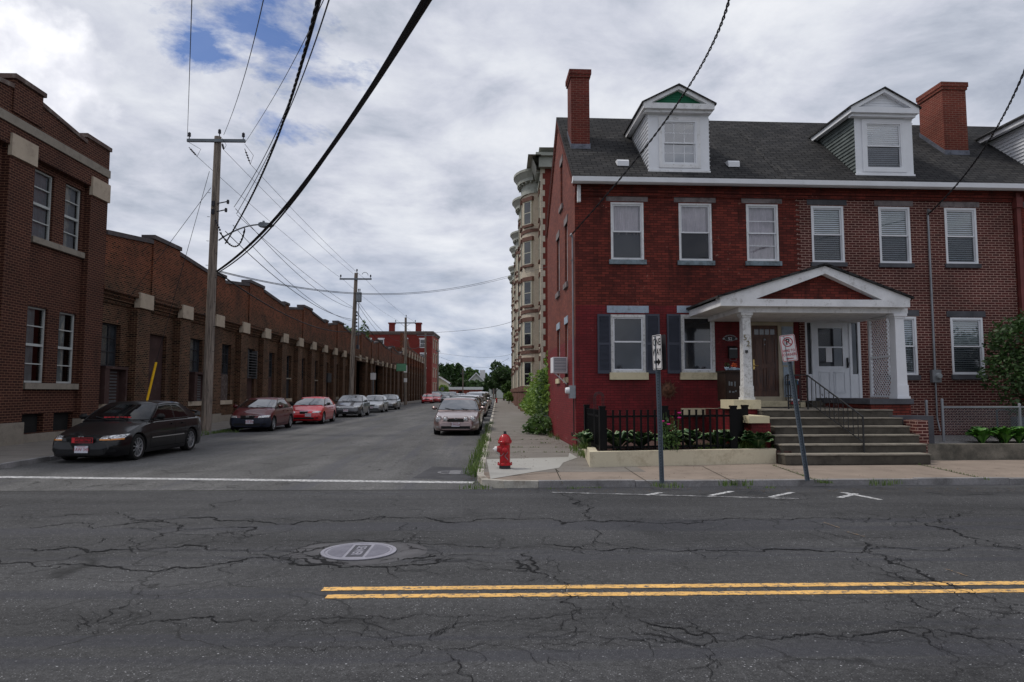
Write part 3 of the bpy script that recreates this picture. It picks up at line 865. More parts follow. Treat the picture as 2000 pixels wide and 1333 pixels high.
def curtain(b, x0, x1, z0, z1, y, amp=0.02, fold=0.11):
    n = max(6, int((x1 - x0) / fold * 4)); pv = None
    for i in range(n + 1):
        x = x0 + (x1 - x0) * i / n; yy = y + amp * math.sin(i * 1.57) + amp * 0.5 * math.sin(i * 0.7)
        if pv: b.face([(pv[0], pv[1], z0), (x, yy, z0), (x, yy, z1), (pv[0], pv[1], z1)])
        pv = (x, yy)


def slats(b, x0, x1, z0, z1, y, pitch=0.062):
    z = z1
    while z > z0:
        b.face([(x0, y, z), (x1, y, z), (x1, y - 0.030, z - pitch * 0.68), (x0, y - 0.030, z - pitch * 0.68)]); z -= pitch


def sash(parent, r, y=0.0, case=0.055, frame=m_white, sash_w=0.045, mid=0.5, pane=None, grid=None, cover=None, sill=None, lintel=None, rev=0.10,
         deep=True, bars=(), label=None, casem=None, screen=False):
    x0, x1, z0, z1 = r
    b = MB()
    c = case; ya, yb = y - 0.012, y + rev
    for (a0, a1, c0, c1) in ((x0, x0 + c, z0, z1), (x1 - c, x1, z0, z1), (x0 + c, x1 - c, z1 - c, z1), (x0 + c, x1 - c, z0, z0 + c * 0.8)):
        b.box(a0, a1, ya, yb, c0, c1)
    X0, X1, Z0, Z1 = x0 + c, x1 - c, z0 + c * .8, z1 - c
    zm = Z0 + (Z1 - Z0) * mid; s = sash_w
    fr_b = b if casem is None else MB()
    for (za, zb, yy) in ((zm - s * .5, Z1, y + 0.02), (Z0, zm + s * .5, y + 0.05)):
        fr_b.box(X0, X0 + s * .8, yy, yy + .03, za, zb); fr_b.box(X1 - s * .8, X1, yy, yy + .03, za, zb)
        fr_b.box(X0 + s * .8, X1 - s * .8, yy, yy + .03, zb - s * .8, zb); fr_b.box(X0 + s * .8, X1 - s * .8, yy, yy + .03, za, za + s * .9)
        if grid:
            nx, nz = grid
            for i in range(1, nx): xx = X0 + (X1 - X0) * i / nx; fr_b.box(xx - .008, xx + .008, yy + .012, yy + .026, za + s, zb - s)
            for i in range(1, nz): zz = za + (zb - za) * i / nz; fr_b.box(X0 + s, X1 - s, yy + .0125, yy + .0255, zz - .008, zz + .008)
    for fz in bars: zz = Z0 + (Z1 - Z0) * fz; fr_b.box(X0 + s * .8, X1 - s * .8, y + 0.018, y + 0.05, zz - .012, zz + .012)
    w = b.build('window', casem or frame, parent)
    if casem is not None: fr_b.build('sash_frame', frame, w)
    if label: w['label'] = label
    b = MB()
    b.face([(X0, y + .036, zm), (X1, y + .036, zm), (X1, y + .036, Z1), (X0, y + .036, Z1)])
    b.face([(X0, y + .066, Z0), (X1, y + .066, Z0), (X1, y + .066, zm), (X0, y + .066, zm)])
    b.build('pane', pane or m_glass, w, fix=False)
    if screen:
        b = MB(); b.face([(X0 + s * .5, y + .044, Z0 + s * .5), (X1 - s * .5, y + .044, Z0 + s * .5), (X1 - s * .5, y + .044, zm), (X0 + s * .5, y + .044, zm)]); b.build('insect_screen', m_screen, w, fix=False)
    if cover:
        for kind, f0, f1 in cover:
            b = MB(); za, zb = Z0 + (Z1 - Z0) * f0, Z0 + (Z1 - Z0) * f1
            if kind == 'blind': slats(b, X0 + .01, X1 - .01, za, zb, y + .10); b.build('blind', m_blind, w, fix=False)
            elif kind == 'curtain': curtain(b, X0, X1, za, zb, y + .13); b.build('curtain', m_curt, w, fix=False)
            elif kind == 'shade': b.face([(X0, y + .12, za), (X1, y + .12, za), (X1, y + .12, zb), (X0, y + .12, zb)]); b.build('window_shade', m_curt2, w, fix=False)
    if sill:
        px, h, m, out_ = sill
        b = MB(); b.box(x0 - px, x1 + px, y - out_, y + 0.05, z0 - h, z0 - 0.002); b.build('sill', m, w)
    if lintel:
        px, h, m, dz = lintel
        b = MB(); b.box(x0 - px, x1 + px, y - 0.014, y + 0.05, z1 + dz, z1 + dz + h); b.build('lintel', m, w)
    return w


EAVE = HF.hit(1125, 352, -0.15)[1] - 0.05
PITCHK = 0.862
RIDGE_S = 3.72
DEPTH = 7.3


def roof_z(s): return EAVE + PITCHK * (s + 0.30) if s < RIDGE_S else EAVE + PITCHK * (2 * RIDGE_S + .30 - s)


def on_roof(px, py):
    lo_, hi_ = -0.3, RIDGE_S
    for _ in range(40):
        m_ = (lo_ + hi_) / 2; x, z = HF.hit(px, py, m_)
        if z > roof_z(m_): lo_ = m_
        else: hi_ = m_
    return HF.hit(px, py, m_)[0], m_, roof_z(m_)


x_div = HF.hit(1556, 480)[0]; x_end = HF.hit(1981, 480)[0]
x_end3 = x_end + (x_end - x_div)
ZT = EAVE + 0.05                                           # wall top
U = dict(sill=(0.06, 0.13, m_sillg, 0.07))
upper = [rect(HF, *q) for q in ((1193, 1257, 396, 508), (1326, 1390, 398, 510), (1458, 1520, 400, 511), (1585, 1648, 403, 513), (1717, 1778, 405, 515), (1846, 1908, 407, 516))]
g1 = rect(HF, 1193, 1261, 615, 728); g2 = rect(HF, 1330, 1396, 615, 728)
g5 = rect(HF, 1733, 1791, 619, 733); g6 = rect(HF, 1858, 1921, 621, 732)
d1 = rect(HF, 1462, 1552, 612, 787); d2 = rect(HF, 1574, 1682, 612, 787)
ZD0 = 1.30
doorL = (d1[0], d1[1], ZD0, d1[3]); doorR = (d2[0], d2[1], ZD0, d2[3])


def solid_roof(b, x0, x1):
    ov = 0.30
    for (sa, sb) in ((-ov, RIDGE_S), (DEPTH + ov - .14, RIDGE_S)):
        za, zb = roof_z(sa), roof_z(sb)
        b.face([(x0, sa, za), (x1, sa, za), (x1, sb, zb), (x0, sb, zb)])
        b.face([(x0, sa, za - .10), (x0, sb, zb - .10), (x1, sb, zb - .10), (x1, sa, za - .10)])
        b.face([(x0, sa, za - .10), (x1, sa, za - .10), (x1, sa, za), (x0, sa, za)])
        b.face([(x0, sa, za - .10), (x0, sa, za), (x0, sb, zb), (x0, sb, zb - .10)])
        b.face([(x1, sa, za - .10), (x1, sb, zb - .10), (x1, sb, zb), (x1, sa, za)])


def gable_poly(): return [(0, Z), (DEPTH, Z), (DEPTH, ZT), (RIDGE_S, roof_z(RIDGE_S) - .12), (0, ZT)]


def dormer(parent, px0, px1, pyb, pyt, wall_m, tymp_m, side_m, winrect, grid=None, cover=None, trim=m_white, peak=None, eav=None, screen=False):
    """front wall box, side walls dying into the roof, pediment roof"""
    x0, s0, zb = on_roof(px0, pyb); x1 = HF.hit(px1, pyb, s0)[0]
    _, zt = HF.hit((px0 + px1) / 2, pyt, s0)
    pk = HF.hit(peak[0], peak[1], s0 - .25)[1]
    ex0 = HF.hit(eav[0], pyt, s0 - .25)[0]; ex1 = HF.hit(eav[1], pyt, s0 - .25)[0]
    xm = (ex0 + ex1) / 2
    d = MB(); wr = rect(HF, *winrect, s0)
    d.wall(x0, x1, zb - 0.05, zt, [wr], y=s0, rev=0.1)
    dm = d.build('dormer', wall_m, parent)
    sr = lambda z: (z - EAVE) / PITCHK - .30
    b = MB()
    zb2 = zb - .05
    for x in (x0, x1):
        b = MB()
        b.face([(x, s0, zb2), (x, s0, zt), (x, sr(zt) + .1, zt), (x, sr(zb2) + .1, zb2)])
        # clapboards
        z = zb + .08
        while z < zt - .05:
            sg = -1 if x == x0 else 1
            b.bar((x + sg * .012, s0 + .0, z), (x + sg * .012, sr(z), z), .03, .012)
            z += .115
        b.build('clapboards', side_m, dm)
    # cornice band and pediment
    b = MB(); h = .16
    y0 = s0 - .25
    b.box(ex0, ex1, y0, s0 + .1, zt - .02, zt + h - .02)
    b.box(ex0 + .06, ex1 - .06, y0 + .09, s0 + .02, zt - .10, zt - .022)
    for x, sg in ((ex0, 1), (ex1, -1)):     # eave returns along the sides
        xa, xb_ = sorted((x, x + sg * .16))
        b.box(xa, xb_, s0 + .1, sr(zt) + .1, zt - .02, zt + h - .021)
    zt2 = zt + h - .02
    for x in (ex0, ex1):                   # raking boards
        L_ = math.hypot(xm - x, pk - zt2); 
        b.prism([(x, zt2), (x + (xm - x) * .0, zt2 + .05), (xm, pk - .02), (xm, pk - .13), (x + (xm - x) * .22, zt2)], y0, y0 + .20, 'y')
    b.build('cornice', trim, dm)
    b = MB(); b.prism([(ex0 + .2, zt2), (ex1 - .2, zt2), (xm, pk - .12)], y0 + .14, y0 + .16, 'y')
    n_ = 5
    for i in range(n_):
        zz = zt2 + .03 + i * (pk - zt2 - .2) / n_; k = 1 - (zz - zt2) / (pk - zt2)
        hw = (ex1 - ex0) / 2 * k - .22
        if hw > .05: b.bar((xm - hw, y0 + .134, zz), (xm + hw, y0 + .134, zz), .012, .02)
    b.build('pediment', tymp_m, dm)
    b = MB()
    e2, e3 = ex0 - .05, ex1 + .05
    rz = pk + .03; yend = sr(rz) + .1
    for x in (e2, e3):
        xx = x; zz = zt2 + .02
        b.face([(xx, y0 - .04, zz), (xm, y0 - .04, rz), (xm, sr(rz) + .1, rz), (xx, sr(zz) + .1, zz)])
        b.face([(xx, y0 - .04, zz - .05), (xm, y0 - .04, rz - .05), (xm, y0 - .04, rz), (xx, y0 - .04, zz)])
        b.face([(xx, y0 - .04, zz - .05), (xx, sr(zz) + .1, zz - .05), (xx, sr(zz) + .1, zz), (xx, y0 - .04, zz)])
    b.build('dormer_roof', m_roof, dm)
    sash(dm, wr, y=s0 - .01, case=.05, grid=grid, cover=cover, pane=m_glass2, screen=screen)
    b = MB(); e_ = .10
    for (a0, a1, c0, c1) in ((wr[0] - e_, wr[0], wr[2] - e_, wr[3] + e_), (wr[1], wr[1] + e_, wr[2] - e_, wr[3] + e_), (wr[0], wr[1], wr[3], wr[3] + e_), (wr[0], wr[1], wr[2] - e_, wr[2])):
        b.box(a0, a1, s0 - .028, s0 + .02, c0, c1)
    b.box(x0 - .02, x1 + .02, s0 - .04, s0 + .01, zb - .08, zb + .02)
    b.build('window_surround', trim, dm)
    return dm


def chimney(parent, px0, px1, pyb, pyt, depth, mt, cap=.06):
    x0, s0, zb = on_roof((px0 + px1) / 2, pyb); x0 = HF.hit(px0, pyb, s0)[0]; x1 = HF.hit(px1, pyb, s0)[0]
    zt = HF.hit((px0 + px1) / 2, pyt, s0)[1]
    b = MB(); b.box(x0, x1, s0, s0 + depth, zb - .6, zt - .16)
    b.box(x0 - cap * .6, x1 + cap * .6, s0 - cap * .6, s0 + depth + cap * .6, zt - .24, zt - .15)
    b.box(x0 - cap, x1 + cap, s0 - cap, s0 + depth + cap, zt - .151, zt)
    c = b.build('chimney', mt, parent)
    b = MB(); b.prism([(s0 - .025, zb - .12), (s0 - .025, zb + .12), (s0 + depth + .02, roof_z(s0 + depth) + .16), (s0 + depth + .02, roof_z(s0 + depth) - .1)], x0 - .02, x1 + .02, 'x')
    b.build('flashing', M('lead', (0.16, 0.17, 0.21), 0.5, metal=0.3, var=0.3, bump=0.3, dirt=(0.04, 0.04, 0.045), dirt_amt=0.5, dirt_scale=6), c)
    b = MB(); b.box(x0 + .1, x1 - .1, s0 + .1, s0 + depth - .1, zt, zt + .03); b.build('flue', m_inside, c)
    return c


def front_wall(b, x0, x1, z0, z1, holes): b.wall(x0, x1, z0, z1, holes, y=0, rev=0.11)


# --- house at the corner, painted red
H1 = thing('brick_row_house', 'corner row house painted dark red with pink-red brick gable, green pediment dormer and slim chimney', 'house', HF.o, HF.rot, 'brick row houses')
z_mid = HF.hit(1340, 598)[1]
b = MB(); front_wall(b, 0, x_div, z_mid, ZT, upper[:3]); b.build('wall', m_redold, H1)['label'] = 'upper front wall in old dark red paint'
b = MB(); front_wall(b, 0, x_div - .02, Z, z_mid, [g1, g2, doorL]); b.build('wall', m_red, H1)['label'] = 'lower front wall freshly painted bright dark red'
gw = []
b = MB(); 
# gable wall, windows let into the left side (plane x = 0, outward -x)
def gz(px, py): # s, z on the side wall
    o = HF.i @ EYEV; d = HF.i.to_3x3() @ ray(px, py); t = -o.x / d.x; p = o + d * t; return p.y, p.z
side = []
for (pa, pb, pt, pbm) in ((1087.0, 1090.3, 437, 560), (1097.5, 1102.0, 454, 548), (1088.0, 1092.2, 633, 728), (1098, 1103.5, 637, 742)):
    sa, za = gz(pb, (pt + pbm) / 2); sb, _ = gz(pa, (pt + pbm) / 2)
    zt_, zb_ = gz((pa + pb) / 2, pt)[1], gz((pa + pb) / 2, pbm)[1]
    side.append((sa, sb, zb_, zt_))
s1_, s2_ = gz(1097.5, 350), gz(1092.5, 350)
att = (s1_[0], s2_[0], gz(1094, 402)[1], gz(1095, 305)[1])
sides = [(a, max(c, a + .55), max(1.6, z0_), z1_) for a, c, z0_, z1_ in side]
sides = [(1.55, 2.15, 5.0, 6.85), (3.55, 4.25, 5.0, 6.85), (1.6, 2.2, 2.1, 3.75), (3.55, 4.25, 2.1, 3.75)]
att = (2.6, 3.15, 7.7, 9.1)
Ms = Matrix(((0, -1, 0, 0), (-1, 0, 0, 0), (0, 0, 1, 0), (0, 0, 0, 1)))   # wall-local (x,y,z) -> (-y... side)
Ms = Matrix(((0, 1, 0, 0), (1, 0, 0, 0), (0, 0, 1, 0), (0, 0, 0, 1)))     # x along depth, y into the house (+x)
b = MB(); b.wall(0, DEPTH, Z, ZT, sides, y=0, rev=.12)
k_ = 0
# gable triangle with the attic slit
b.wall(att[0], att[1], ZT, roof_z(att[0]) - .12, [att], y=0, rev=.12)
for xa, xb in ((0, att[0]), (att[1], RIDGE_S), (RIDGE_S, DEPTH)):
    b.face([(xa, 0, ZT), (xb, 0, ZT), (xb, 0, max(ZT, roof_z(xb) - .12)), (xa, 0, max(ZT, roof_z(xa) - .12))] if xa > 0 and xb < DEPTH else
           ([(xa, 0, ZT), (xb, 0, ZT), (xb, 0, roof_z(xb) - .12)] if xa == 0 else [(xa, 0, ZT), (xb, 0, ZT), (xa, 0, roof_z(xa) - .12)]))
b.face([(att[0], 0, roof_z(att[0]) - .12), (att[1], 0, roof_z(att[0]) - .12), (att[1], 0, roof_z(att[1]) - .12)])
b.xf(Ms); b.build('gable_wall', m_gable, H1, fix=False)
# painted red strip low on the gable
b = MB(); b.wall(0.002, DEPTH, Z, 3.2, [s for s in sides if s[2] < 3], y=-.004, rev=.01); 
b.f = [f for f in b.f]; b.xf(Ms)
b.build('painted_side', brick('brick_side_red', (0.20, 0.024, 0.028), (0.15, 0.019, 0.022), (0.085, 0.014, 0.016), bump=0.7, rough=0.7, var=0.2, worn=(0.45, 0.36, 0.33), stain=(0.15, 0.03, 0.03), stain_lo=0.6), H1, fix=False)
for s in sides + [att]:
    b = MB(); c = .05
    for (a0, a1, c0, c1) in ((s[0], s[0] + c, s[2], s[3]), (s[1] - c, s[1], s[2], s[3]), (s[0] + c, s[1] - c, s[3] - c, s[3]), (s[0] + c, s[1] - c, s[2], s[2] + c), (s[0] + c, s[1] - c, (s[2] + s[3]) / 2 - .02, (s[2] + s[3]) / 2 + .02)):
        b.box(a0, a1, .07, .11, c0, c1)
    b.xf(Ms); w = b.build('window', m_whitew, H1)
    b = MB(); b.face([(s[0], .095, s[2]), (s[1], .095, s[2]), (s[1], .095, s[3]), (s[0], .095, s[3])]); b.xf(Ms); b.build('pane', m_glassd, w, fix=False)
    ms_ = m_blue if s[2] < 3 else m_stone
    b = MB(); b.box(s[0] - .1, s[1] + .1, -.02, .05, s[3], s[3] + .22); b.xf(Ms); b.build('lintel', ms_, w)
    b = MB(); b.box(s[0] - .1, s[1] + .1, -.06, .05, s[2] - .16, s[2]); b.xf(Ms); b.build('sill', m_cream if s[2] < 3 else m_stone, w)
# stepped brick cornice up the gable: dentils
b = MB()
for side_ in (0, 1):
    n = 44
    for i in range(n):
        s = (i + .5) / n * RIDGE_S
        if side_: s = DEPTH - (i + .5) / n * (DEPTH - RIDGE_S)
        zz = roof_z(s)
        b.box(-.045, -.002, s - .022, s + .022, zz - .36, zz - .20)
n0 = len(b.v)
for (sa, sb) in ((0, RIDGE_S), (DEPTH, RIDGE_S)):
    b.prism([(sa, roof_z(sa) - .20), (sb, roof_z(sb) - .20), (sb, roof_z(sb) - .10), (sa, roof_z(sa) - .10)], -.055, -.002, 'x')
b.build('gable_cornice', m_chim, H1)
b = MB(); b.box(0.001, x_div, DEPTH - .12, DEPTH, Z, ZT); b.build('rear_wall', m_redold, H1)
b = MB(); solid_roof(b, -.06, x_div); b.build('roof', m_roof, H1)
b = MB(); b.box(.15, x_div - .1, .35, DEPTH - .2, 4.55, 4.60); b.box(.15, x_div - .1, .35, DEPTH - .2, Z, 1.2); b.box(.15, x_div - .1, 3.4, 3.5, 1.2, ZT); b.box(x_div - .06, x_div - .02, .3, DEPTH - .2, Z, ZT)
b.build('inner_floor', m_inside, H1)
covers = [[('curtain', .45, 1), ('shade', 0, .5)], [('curtain', .52, 1)], [('curtain', 0, 1)]]
for i, r in enumerate(upper[:3]):
    sash(H1, r, screen=i < 2, cover=covers[i], lintel=(0.13, 0.185, m_stone, 0.03), casem=m_whitew, bars=(.72, .26) if i == 2 else (), **U)
for r in (g1, g2):
    sash(H1, r, case=.075, mid=.54, pane=m_glassd, casem=m_peel, sill=(0.05, 0.20, m_cream, 0.09), lintel=(0.10, 0.20, m_blue, 0.05))
def shutter(parent, x0, x1, z0, z1):
    b = MB(); t_ = .05
    for (a0, a1, c0, c1) in ((x0, x0 + t_, z0, z1), (x1 - t_, x1, z0, z1), (x0 + t_, x1 - t_, z0, z0 + .09), (x0 + t_, x1 - t_, z1 - .07, z1), (x0 + t_, x1 - t_, (z0 + z1) / 2 - .035, (z0 + z1) / 2 + .035)):
        b.box(a0, a1, -.055, -.015, c0, c1)
    z = z0 + .10
    while z < z1 - .08:
        b.face([(x0 + t_, -.052, z), (x1 - t_, -.052, z), (x1 - t_, -.022, z + .03), (x0 + t_, -.022, z + .03)])
        b.face([(x0 + t_, -.052, z), (x1 - t_, -.052, z), (x1 - t_, -.048, z - .006), (x0 + t_, -.048, z - .006)]); z += .034
    b.box(x0 + .01, x1 - .01, -.016, -.013, z0 + .01, z1 - .01)
    b.build('shutter', m_shut, parent)
for q in ((1167, 1192.5, 614, 730), (1261.5, 1288.5, 614, 730), (1303, 1329.5, 614, 730)):
    shutter(H1, *rect(HF, *q, -.02))
x, zc_ = HF.hit(1366, 806); xa = HF.hit(1330, 806)[0]; xb = HF.hit(1408, 806)[0]
b = MB(); b.box(xa, xb, -.06, .0, zc_ - .12, zc_ + .12); b.build('cellar_lintel', m_cream, H1)
chimney(H1, 1116, 1152, 290, 137, .8, m_chim)
dormer(H1, 1267, 1386, 334, 218, m_white, m_green, m_white, (1293, 1361, 236, 322), grid=(3, 2), cover=[('shade', 0, .5)], trim=m_whitew, peak=(1328, 166), eav=(1257, 1396))
for (px, py) in ((1215, 321), (1430, 323)):
    x, s, z = on_roof(px, py)
    b = MB(); b.prism([(s - .15, z - .1), (s - .16, z + .05), (s - .10, z + .10), (s + .2, z + .13)], x - .17, x + .17, 'x'); b.build('roof_vent', m_white, H1)
b = MB(); xs = 0.0
for k in range(1):
    b.prism([(-.50, EAVE - .08), (-.51, EAVE + .05), (-.47, EAVE + .06), (-.36, EAVE + .06), (-.30, EAVE - .10), (-.42, EAVE - .11)], -.12, x_div + .0, 'x')
b.build('gutter', m_white, H1)
b = MB(); b.box(-.10, x_div, -.298, -.10, EAVE - .03, EAVE + .0); b.build('fascia', m_whitew, H1)
b = MB()
for k in range(3): b.box(.0, x_div, -.02 - .035 * (k + 1), .0, EAVE - .36 + .1 * k, EAVE - .262 + .1 * k)
b.build('cornice', m_redold, H1)
x, z = HF.hit(1129, 375); _, z2 = HF.hit(1129, 398)
b = MB(); b.box(x - .045, x + .045, -.2, -.09, z2, EAVE - .1); b.build('downpipe', m_whitew, H1)
b = MB(); x, zt_ = HF.hit(1119, 462, -.03); _, zb_ = HF.hit(1122, 766, -.03)
# conduit and meter on the corner of the gable
b = MB(); b.tube([(-.05, .12, zt_), (-.05, .12, zb_)], .026, 8); b.tube([(-.05, .12, zt_), (-.09, .10, zt_ + .10), (-.12, .04, zt_ + .03)], .03, 8)
b.build('conduit', m_metal, H1)
b = MB(); b.box(-.17, -.005, .02, .24, zb_ - .18, zb_ + .18); mt_ = b.build('electric_meter', m_metal, H1)
b = MB(); b.lathe([(.09, 0), (.09, -.06), (.075, -.11), (0.0, -.12)], (-.17, .13, zb_ + .04), 16, 'x'); b.build('meter_dial', m_white, mt_, smooth=True)
b = MB(); b.tube([(-.05, .12, zb_ - .18), (-.05, .12, .9), (-.05, .10, .5), (-.12, .0, .45), (-.14, -.15, .55)], .018, 6); b.build('cable', m_black, H1)

# --- second house, bare brick
H2 = thing('brick_row_house', 'middle row house of bare brown brick with white dormer and broad brick chimney', 'house', HF.o, HF.rot, 'brick row houses')
b = MB(); zz = z_mid
while zz < EAVE - .45:
    b.box(x_div - .004, x_div + rnd.uniform(.09, .12), -.004, .01, zz, zz + .066); zz += .142
b.build('brick_toothing', m_redold, H1)
b = MB(); front_wall(b, x_div, x_end, Z, ZT, upper[3:] + [g5, g6, doorR]); b.build('wall', m_brk, H2)
b = MB(); solid_roof(b, x_div + .004, x_end); b.build('roof', m_roof, H2)
b = MB(); b.box(x_div, x_end, DEPTH - .12, DEPTH, Z, ZT); b.build('rear_wall', m_brk, H2)
b = MB(); b.box(x_div + .1, x_end - .1, .35, DEPTH - .2, 4.55, 4.60); b.box(x_div + .1, x_end - .1, .35, DEPTH - .2, Z, 1.2); b.box(x_div + .1, x_end - .1, 3.4, 3.5, 1.2, ZT); b.box(x_end - .06, x_end - .02, .3, DEPTH - .2, Z, ZT)
b.build('inner_floor', m_inside, H2)
for i, r in enumerate(upper[3:]):
    sash(H2, r, mid=.5, case=.06, screen=True, cover=[('blind', 0, 1)], lintel=(0.11, 0.185, (m_stone2, m_stone, m_stone)[i], 0.03), sill=(0.05, .12, m_stone2, .06))
for r in (g5, g6): sash(H2, r, screen=True, mid=.5, case=.06, cover=[('blind', 0, 1)], lintel=(0.10, 0.17, m_stone2, 0.02), sill=(0.04, .14, m_stone2, .06))
xa_, sa_, za_ = on_roof(1437, 252); xb_, sb_, zb_ = on_roof(1531, 349)
b = MB(); b.face([(xa_ - .03, sa_, za_ + .012), (xb_ - .03, sb_, zb_ + .012), (xb_ + .05, sb_, zb_ + .03), (xa_ + .05, sa_, za_ + .03)]); b.face([(xb_ + .05, sb_, zb_ + .03), (xa_ + .05, sa_, za_ + .03), (xa_ + .07, sa_, za_), (xb_ + .07, sb_, zb_)]); b.build('roof_seam', m_roof, H1, fix=False)
chimney(H2, 1846, 1892, 302, 162, 1.15, m_chim2)
dormer(H2, 1672, 1785, 341, 226, m_white, m_white, M('slate_side', (0.15, 0.17, 0.165), 0.8, var=0.25, scale=3), (1690, 1762, 240, 330), screen=True, cover=[('blind', 0, 1)], peak=(1728, 172), eav=(1663, 1796))
b = MB(); b.prism([(-.50, EAVE - .08), (-.51, EAVE + .05), (-.47, EAVE + .06), (-.36, EAVE + .06), (-.30, EAVE - .10), (-.42, EAVE - .11)], x_div + .003, x_end + .2, 'x'); b.build('gutter', m_white, H2)
b = MB(); b.box(x_div, x_end, -.298, -.10, EAVE - .03, EAVE + .0); b.build('fascia', m_whitew, H2)
b = MB()
for k in range(3): b.box(x_div, x_end, -.02 - .035 * (k + 1), .0, EAVE - .36 + .1 * k, EAVE - .262 + .1 * k)
b.build('cornice', m_redold, H2)
xm, zm_ = HF.hit(1812, 418, -.05); xm2, zm2 = HF.hit(1829, 735, -.05)
b = MB(); b.tube([(xm, -.05, zm_), (xm, -.05, zm2 + .1)], .03, 8); b.tube([(xm, -.05, zm_), (xm, -.1, zm_ + .09), (xm, -.17, zm_ + .03)], [.03, .05, .04], 8)
b.tube([(xm, -.05, zm2), (xm, -.05, .9), (xm + .02, -.12, .55)], .022, 8); b.build('conduit', m_metal, H2)
b = MB(); b.box(xm - .13, xm + .13, -.13, -.01, zm2 - .18, zm2 + .18); mt_ = b.build('electric_meter', m_metal, H2)
b = MB(); b.lathe([(.09, 0), (.09, -.05), (.07, -.09), (0, -.1)], (xm + .03, -.13, zm2 - .0), 16, 'y'); b.build('meter_dial', M('dial_glass', (0.3, 0.32, 0.33), 0.1, var=.1), mt_, smooth=True)
b = MB(); b.box(xm + 2.2, xm + 2.5, -.25, -.02, .55, .95); b.lathe([(.06, 0), (.06, .2)], (xm + 2.35, -.14, .95), 10); b.tube([(xm + 1.7, -.14, .3), (xm + 1.7, -.14, 1.15), (xm + 2.35, -.14, 1.15)], .025, 8); b.build('gas_meter', M('gas_meter_grey', (0.10, 0.12, 0.14), 0.5), H2)

# --- third house, mostly out of the picture
H3 = thing('brick_row_house', 'end row house at the right edge with reddish downpipe and white dormer tip', 'house', HF.o, HF.rot, 'brick row houses')
off3 = x_end - x_div
u3 = [(a + off3, c + off3, z0_, z1_) for a, c, z0_, z1_ in upper[3:] + [g6]]
b = MB(); front_wall(b, x_end, x_end3, Z, ZT, u3); b.build('wall', m_redold, H3)
for r in u3: sash(H3, r, mid=.5, case=.06, cover=[('blind', 0, 1)], lintel=(0.11, 0.185, m_stone, 0.03), sill=(0.05, .12, m_stone2, .06))
b = MB(); solid_roof(b, x_end + .004, x_end3); b.build('roof', m_roof, H3)
b = MB(); b.box(x_end, x_end3, DEPTH - .12, DEPTH, Z, ZT); b.face([(x_end3, 0, Z), (x_end3, DEPTH, Z), (x_end3, DEPTH, ZT), (x_end3, RIDGE_S, roof_z(RIDGE_S)), (x_end3, 0, ZT)]); b.build('rear_wall', m_redold, H3)
b = MB(); b.box(x_end + .1, x_end3 - .1, .35, DEPTH - .2, 4.55, 4.60); b.box(x_end + .1, x_end3 - .1, 3.4, 3.5, Z, ZT); b.build('inner_floor', m_inside, H3)
b = MB(); b.box(x_end + .02, x_end + .14, -.14, -.03, Z + .3, EAVE - .1); b.box(x_end - .02, x_end + .17, -.20, -.02, EAVE - .55, EAVE - .25)
b.build('downpipe', M('pipe_red', (0.16, 0.045, 0.04), 0.6), H3)
b = MB(); b.prism([(-.50, EAVE - .08), (-.51, EAVE + .05), (-.47, EAVE + .06), (-.36, EAVE + .06), (-.30, EAVE - .10), (-.42, EAVE - .11)], x_end + .203, x_end3, 'x'); b.build('gutter', m_white, H3)
dpx = 1672 + (1955 - 1590)
dormer(H3, dpx, dpx + 115, 345, 232, m_white, m_white, m_white, (dpx + 20, dpx + 90, 246, 334), cover=[('blind', 0, 1)], peak=(dpx + 57, 178), eav=(dpx - 10, dpx + 127))

# ------------------------------------------------------------------ doors inside the porch
def panel(b, x0, x1, z0, z1, y, w=.02):
    b.box(x0, x1, y - w, y, z0, z0 + w * 1.2); b.box(x0, x1, y - w, y, z1 - w * 1.2, z1); b.box(x0, x0 + w * 1.2, y - w, y, z0, z1); b.box(x1 - w * 1.2, x1, y - w, y, z0, z1)
    b.box(x0 + .05, x1 - .05, y - w * .6, y, z0 + .05, z1 - .05)
fx0, fx1, fz0, fz1 = rect(HF, 1463, 1526, 631, 783); bx0, bx1, bz0, bz1 = rect(HF, 1469, 1521, 636, 775)
_l = doorL
b = MB(); b.box(_l[0], _l[0] + .01, .0, .1, ZD0, _l[3])
b.box(fx0, bx0, -.01, .09, fz0, fz1); b.box(bx1, fx1, -.01, .09, fz0, fz1); b.box(bx0, bx1, -.01, .09, bz1, fz1); b.box(bx0, bx1, -.01, .09, fz0, bz0)
b.box(_l[0], _l[1], .0, .08, fz1 + .001, _l[3])
b.box(fx1 + .001, _l[1], .02, .07, ZD0, fz1); 
w1 = b.build('door_frame', M('frame_tan', (0.42, 0.37, 0.28), 0.6, var=.1), H1)
b = MB(); b.box(fx1 + .06, _l[1] - .06, .0, .019, fz0 + .1, fz0 + .95); b.box(fx1 + .04, _l[1] - .03, .005, .019, fz0 + 1.0, fz1 - .1); b.build('side_panel', m_blue, H1)
b = MB(); b.box(bx0, bx1, .03, .07, bz0, bz1)
W_ = bx1 - bx0; HH = bz1 - bz0
for (u0, u1, v0, v1) in ((.1, .46, .08, .40), (.54, .9, .08, .40), (.1, .46, .46, .82), (.54, .9, .46, .82)): panel(b, bx0 + W_ * u0, bx0 + W_ * u1, bz0 + HH * v0, bz0 + HH * v1, .03)
dd = b.build('door', m_brownd, H1); dd['label'] = 'dark brown varnished wooden panel door'
b = MB()
for i in range(4): b.box(bx0 + W_ * (.12 + .2 * i), bx0 + W_ * (.28 + .2 * i), .024, .031, bz0 + HH * .87, bz0 + HH * .95)
b.build('door_light', m_glassd, dd)
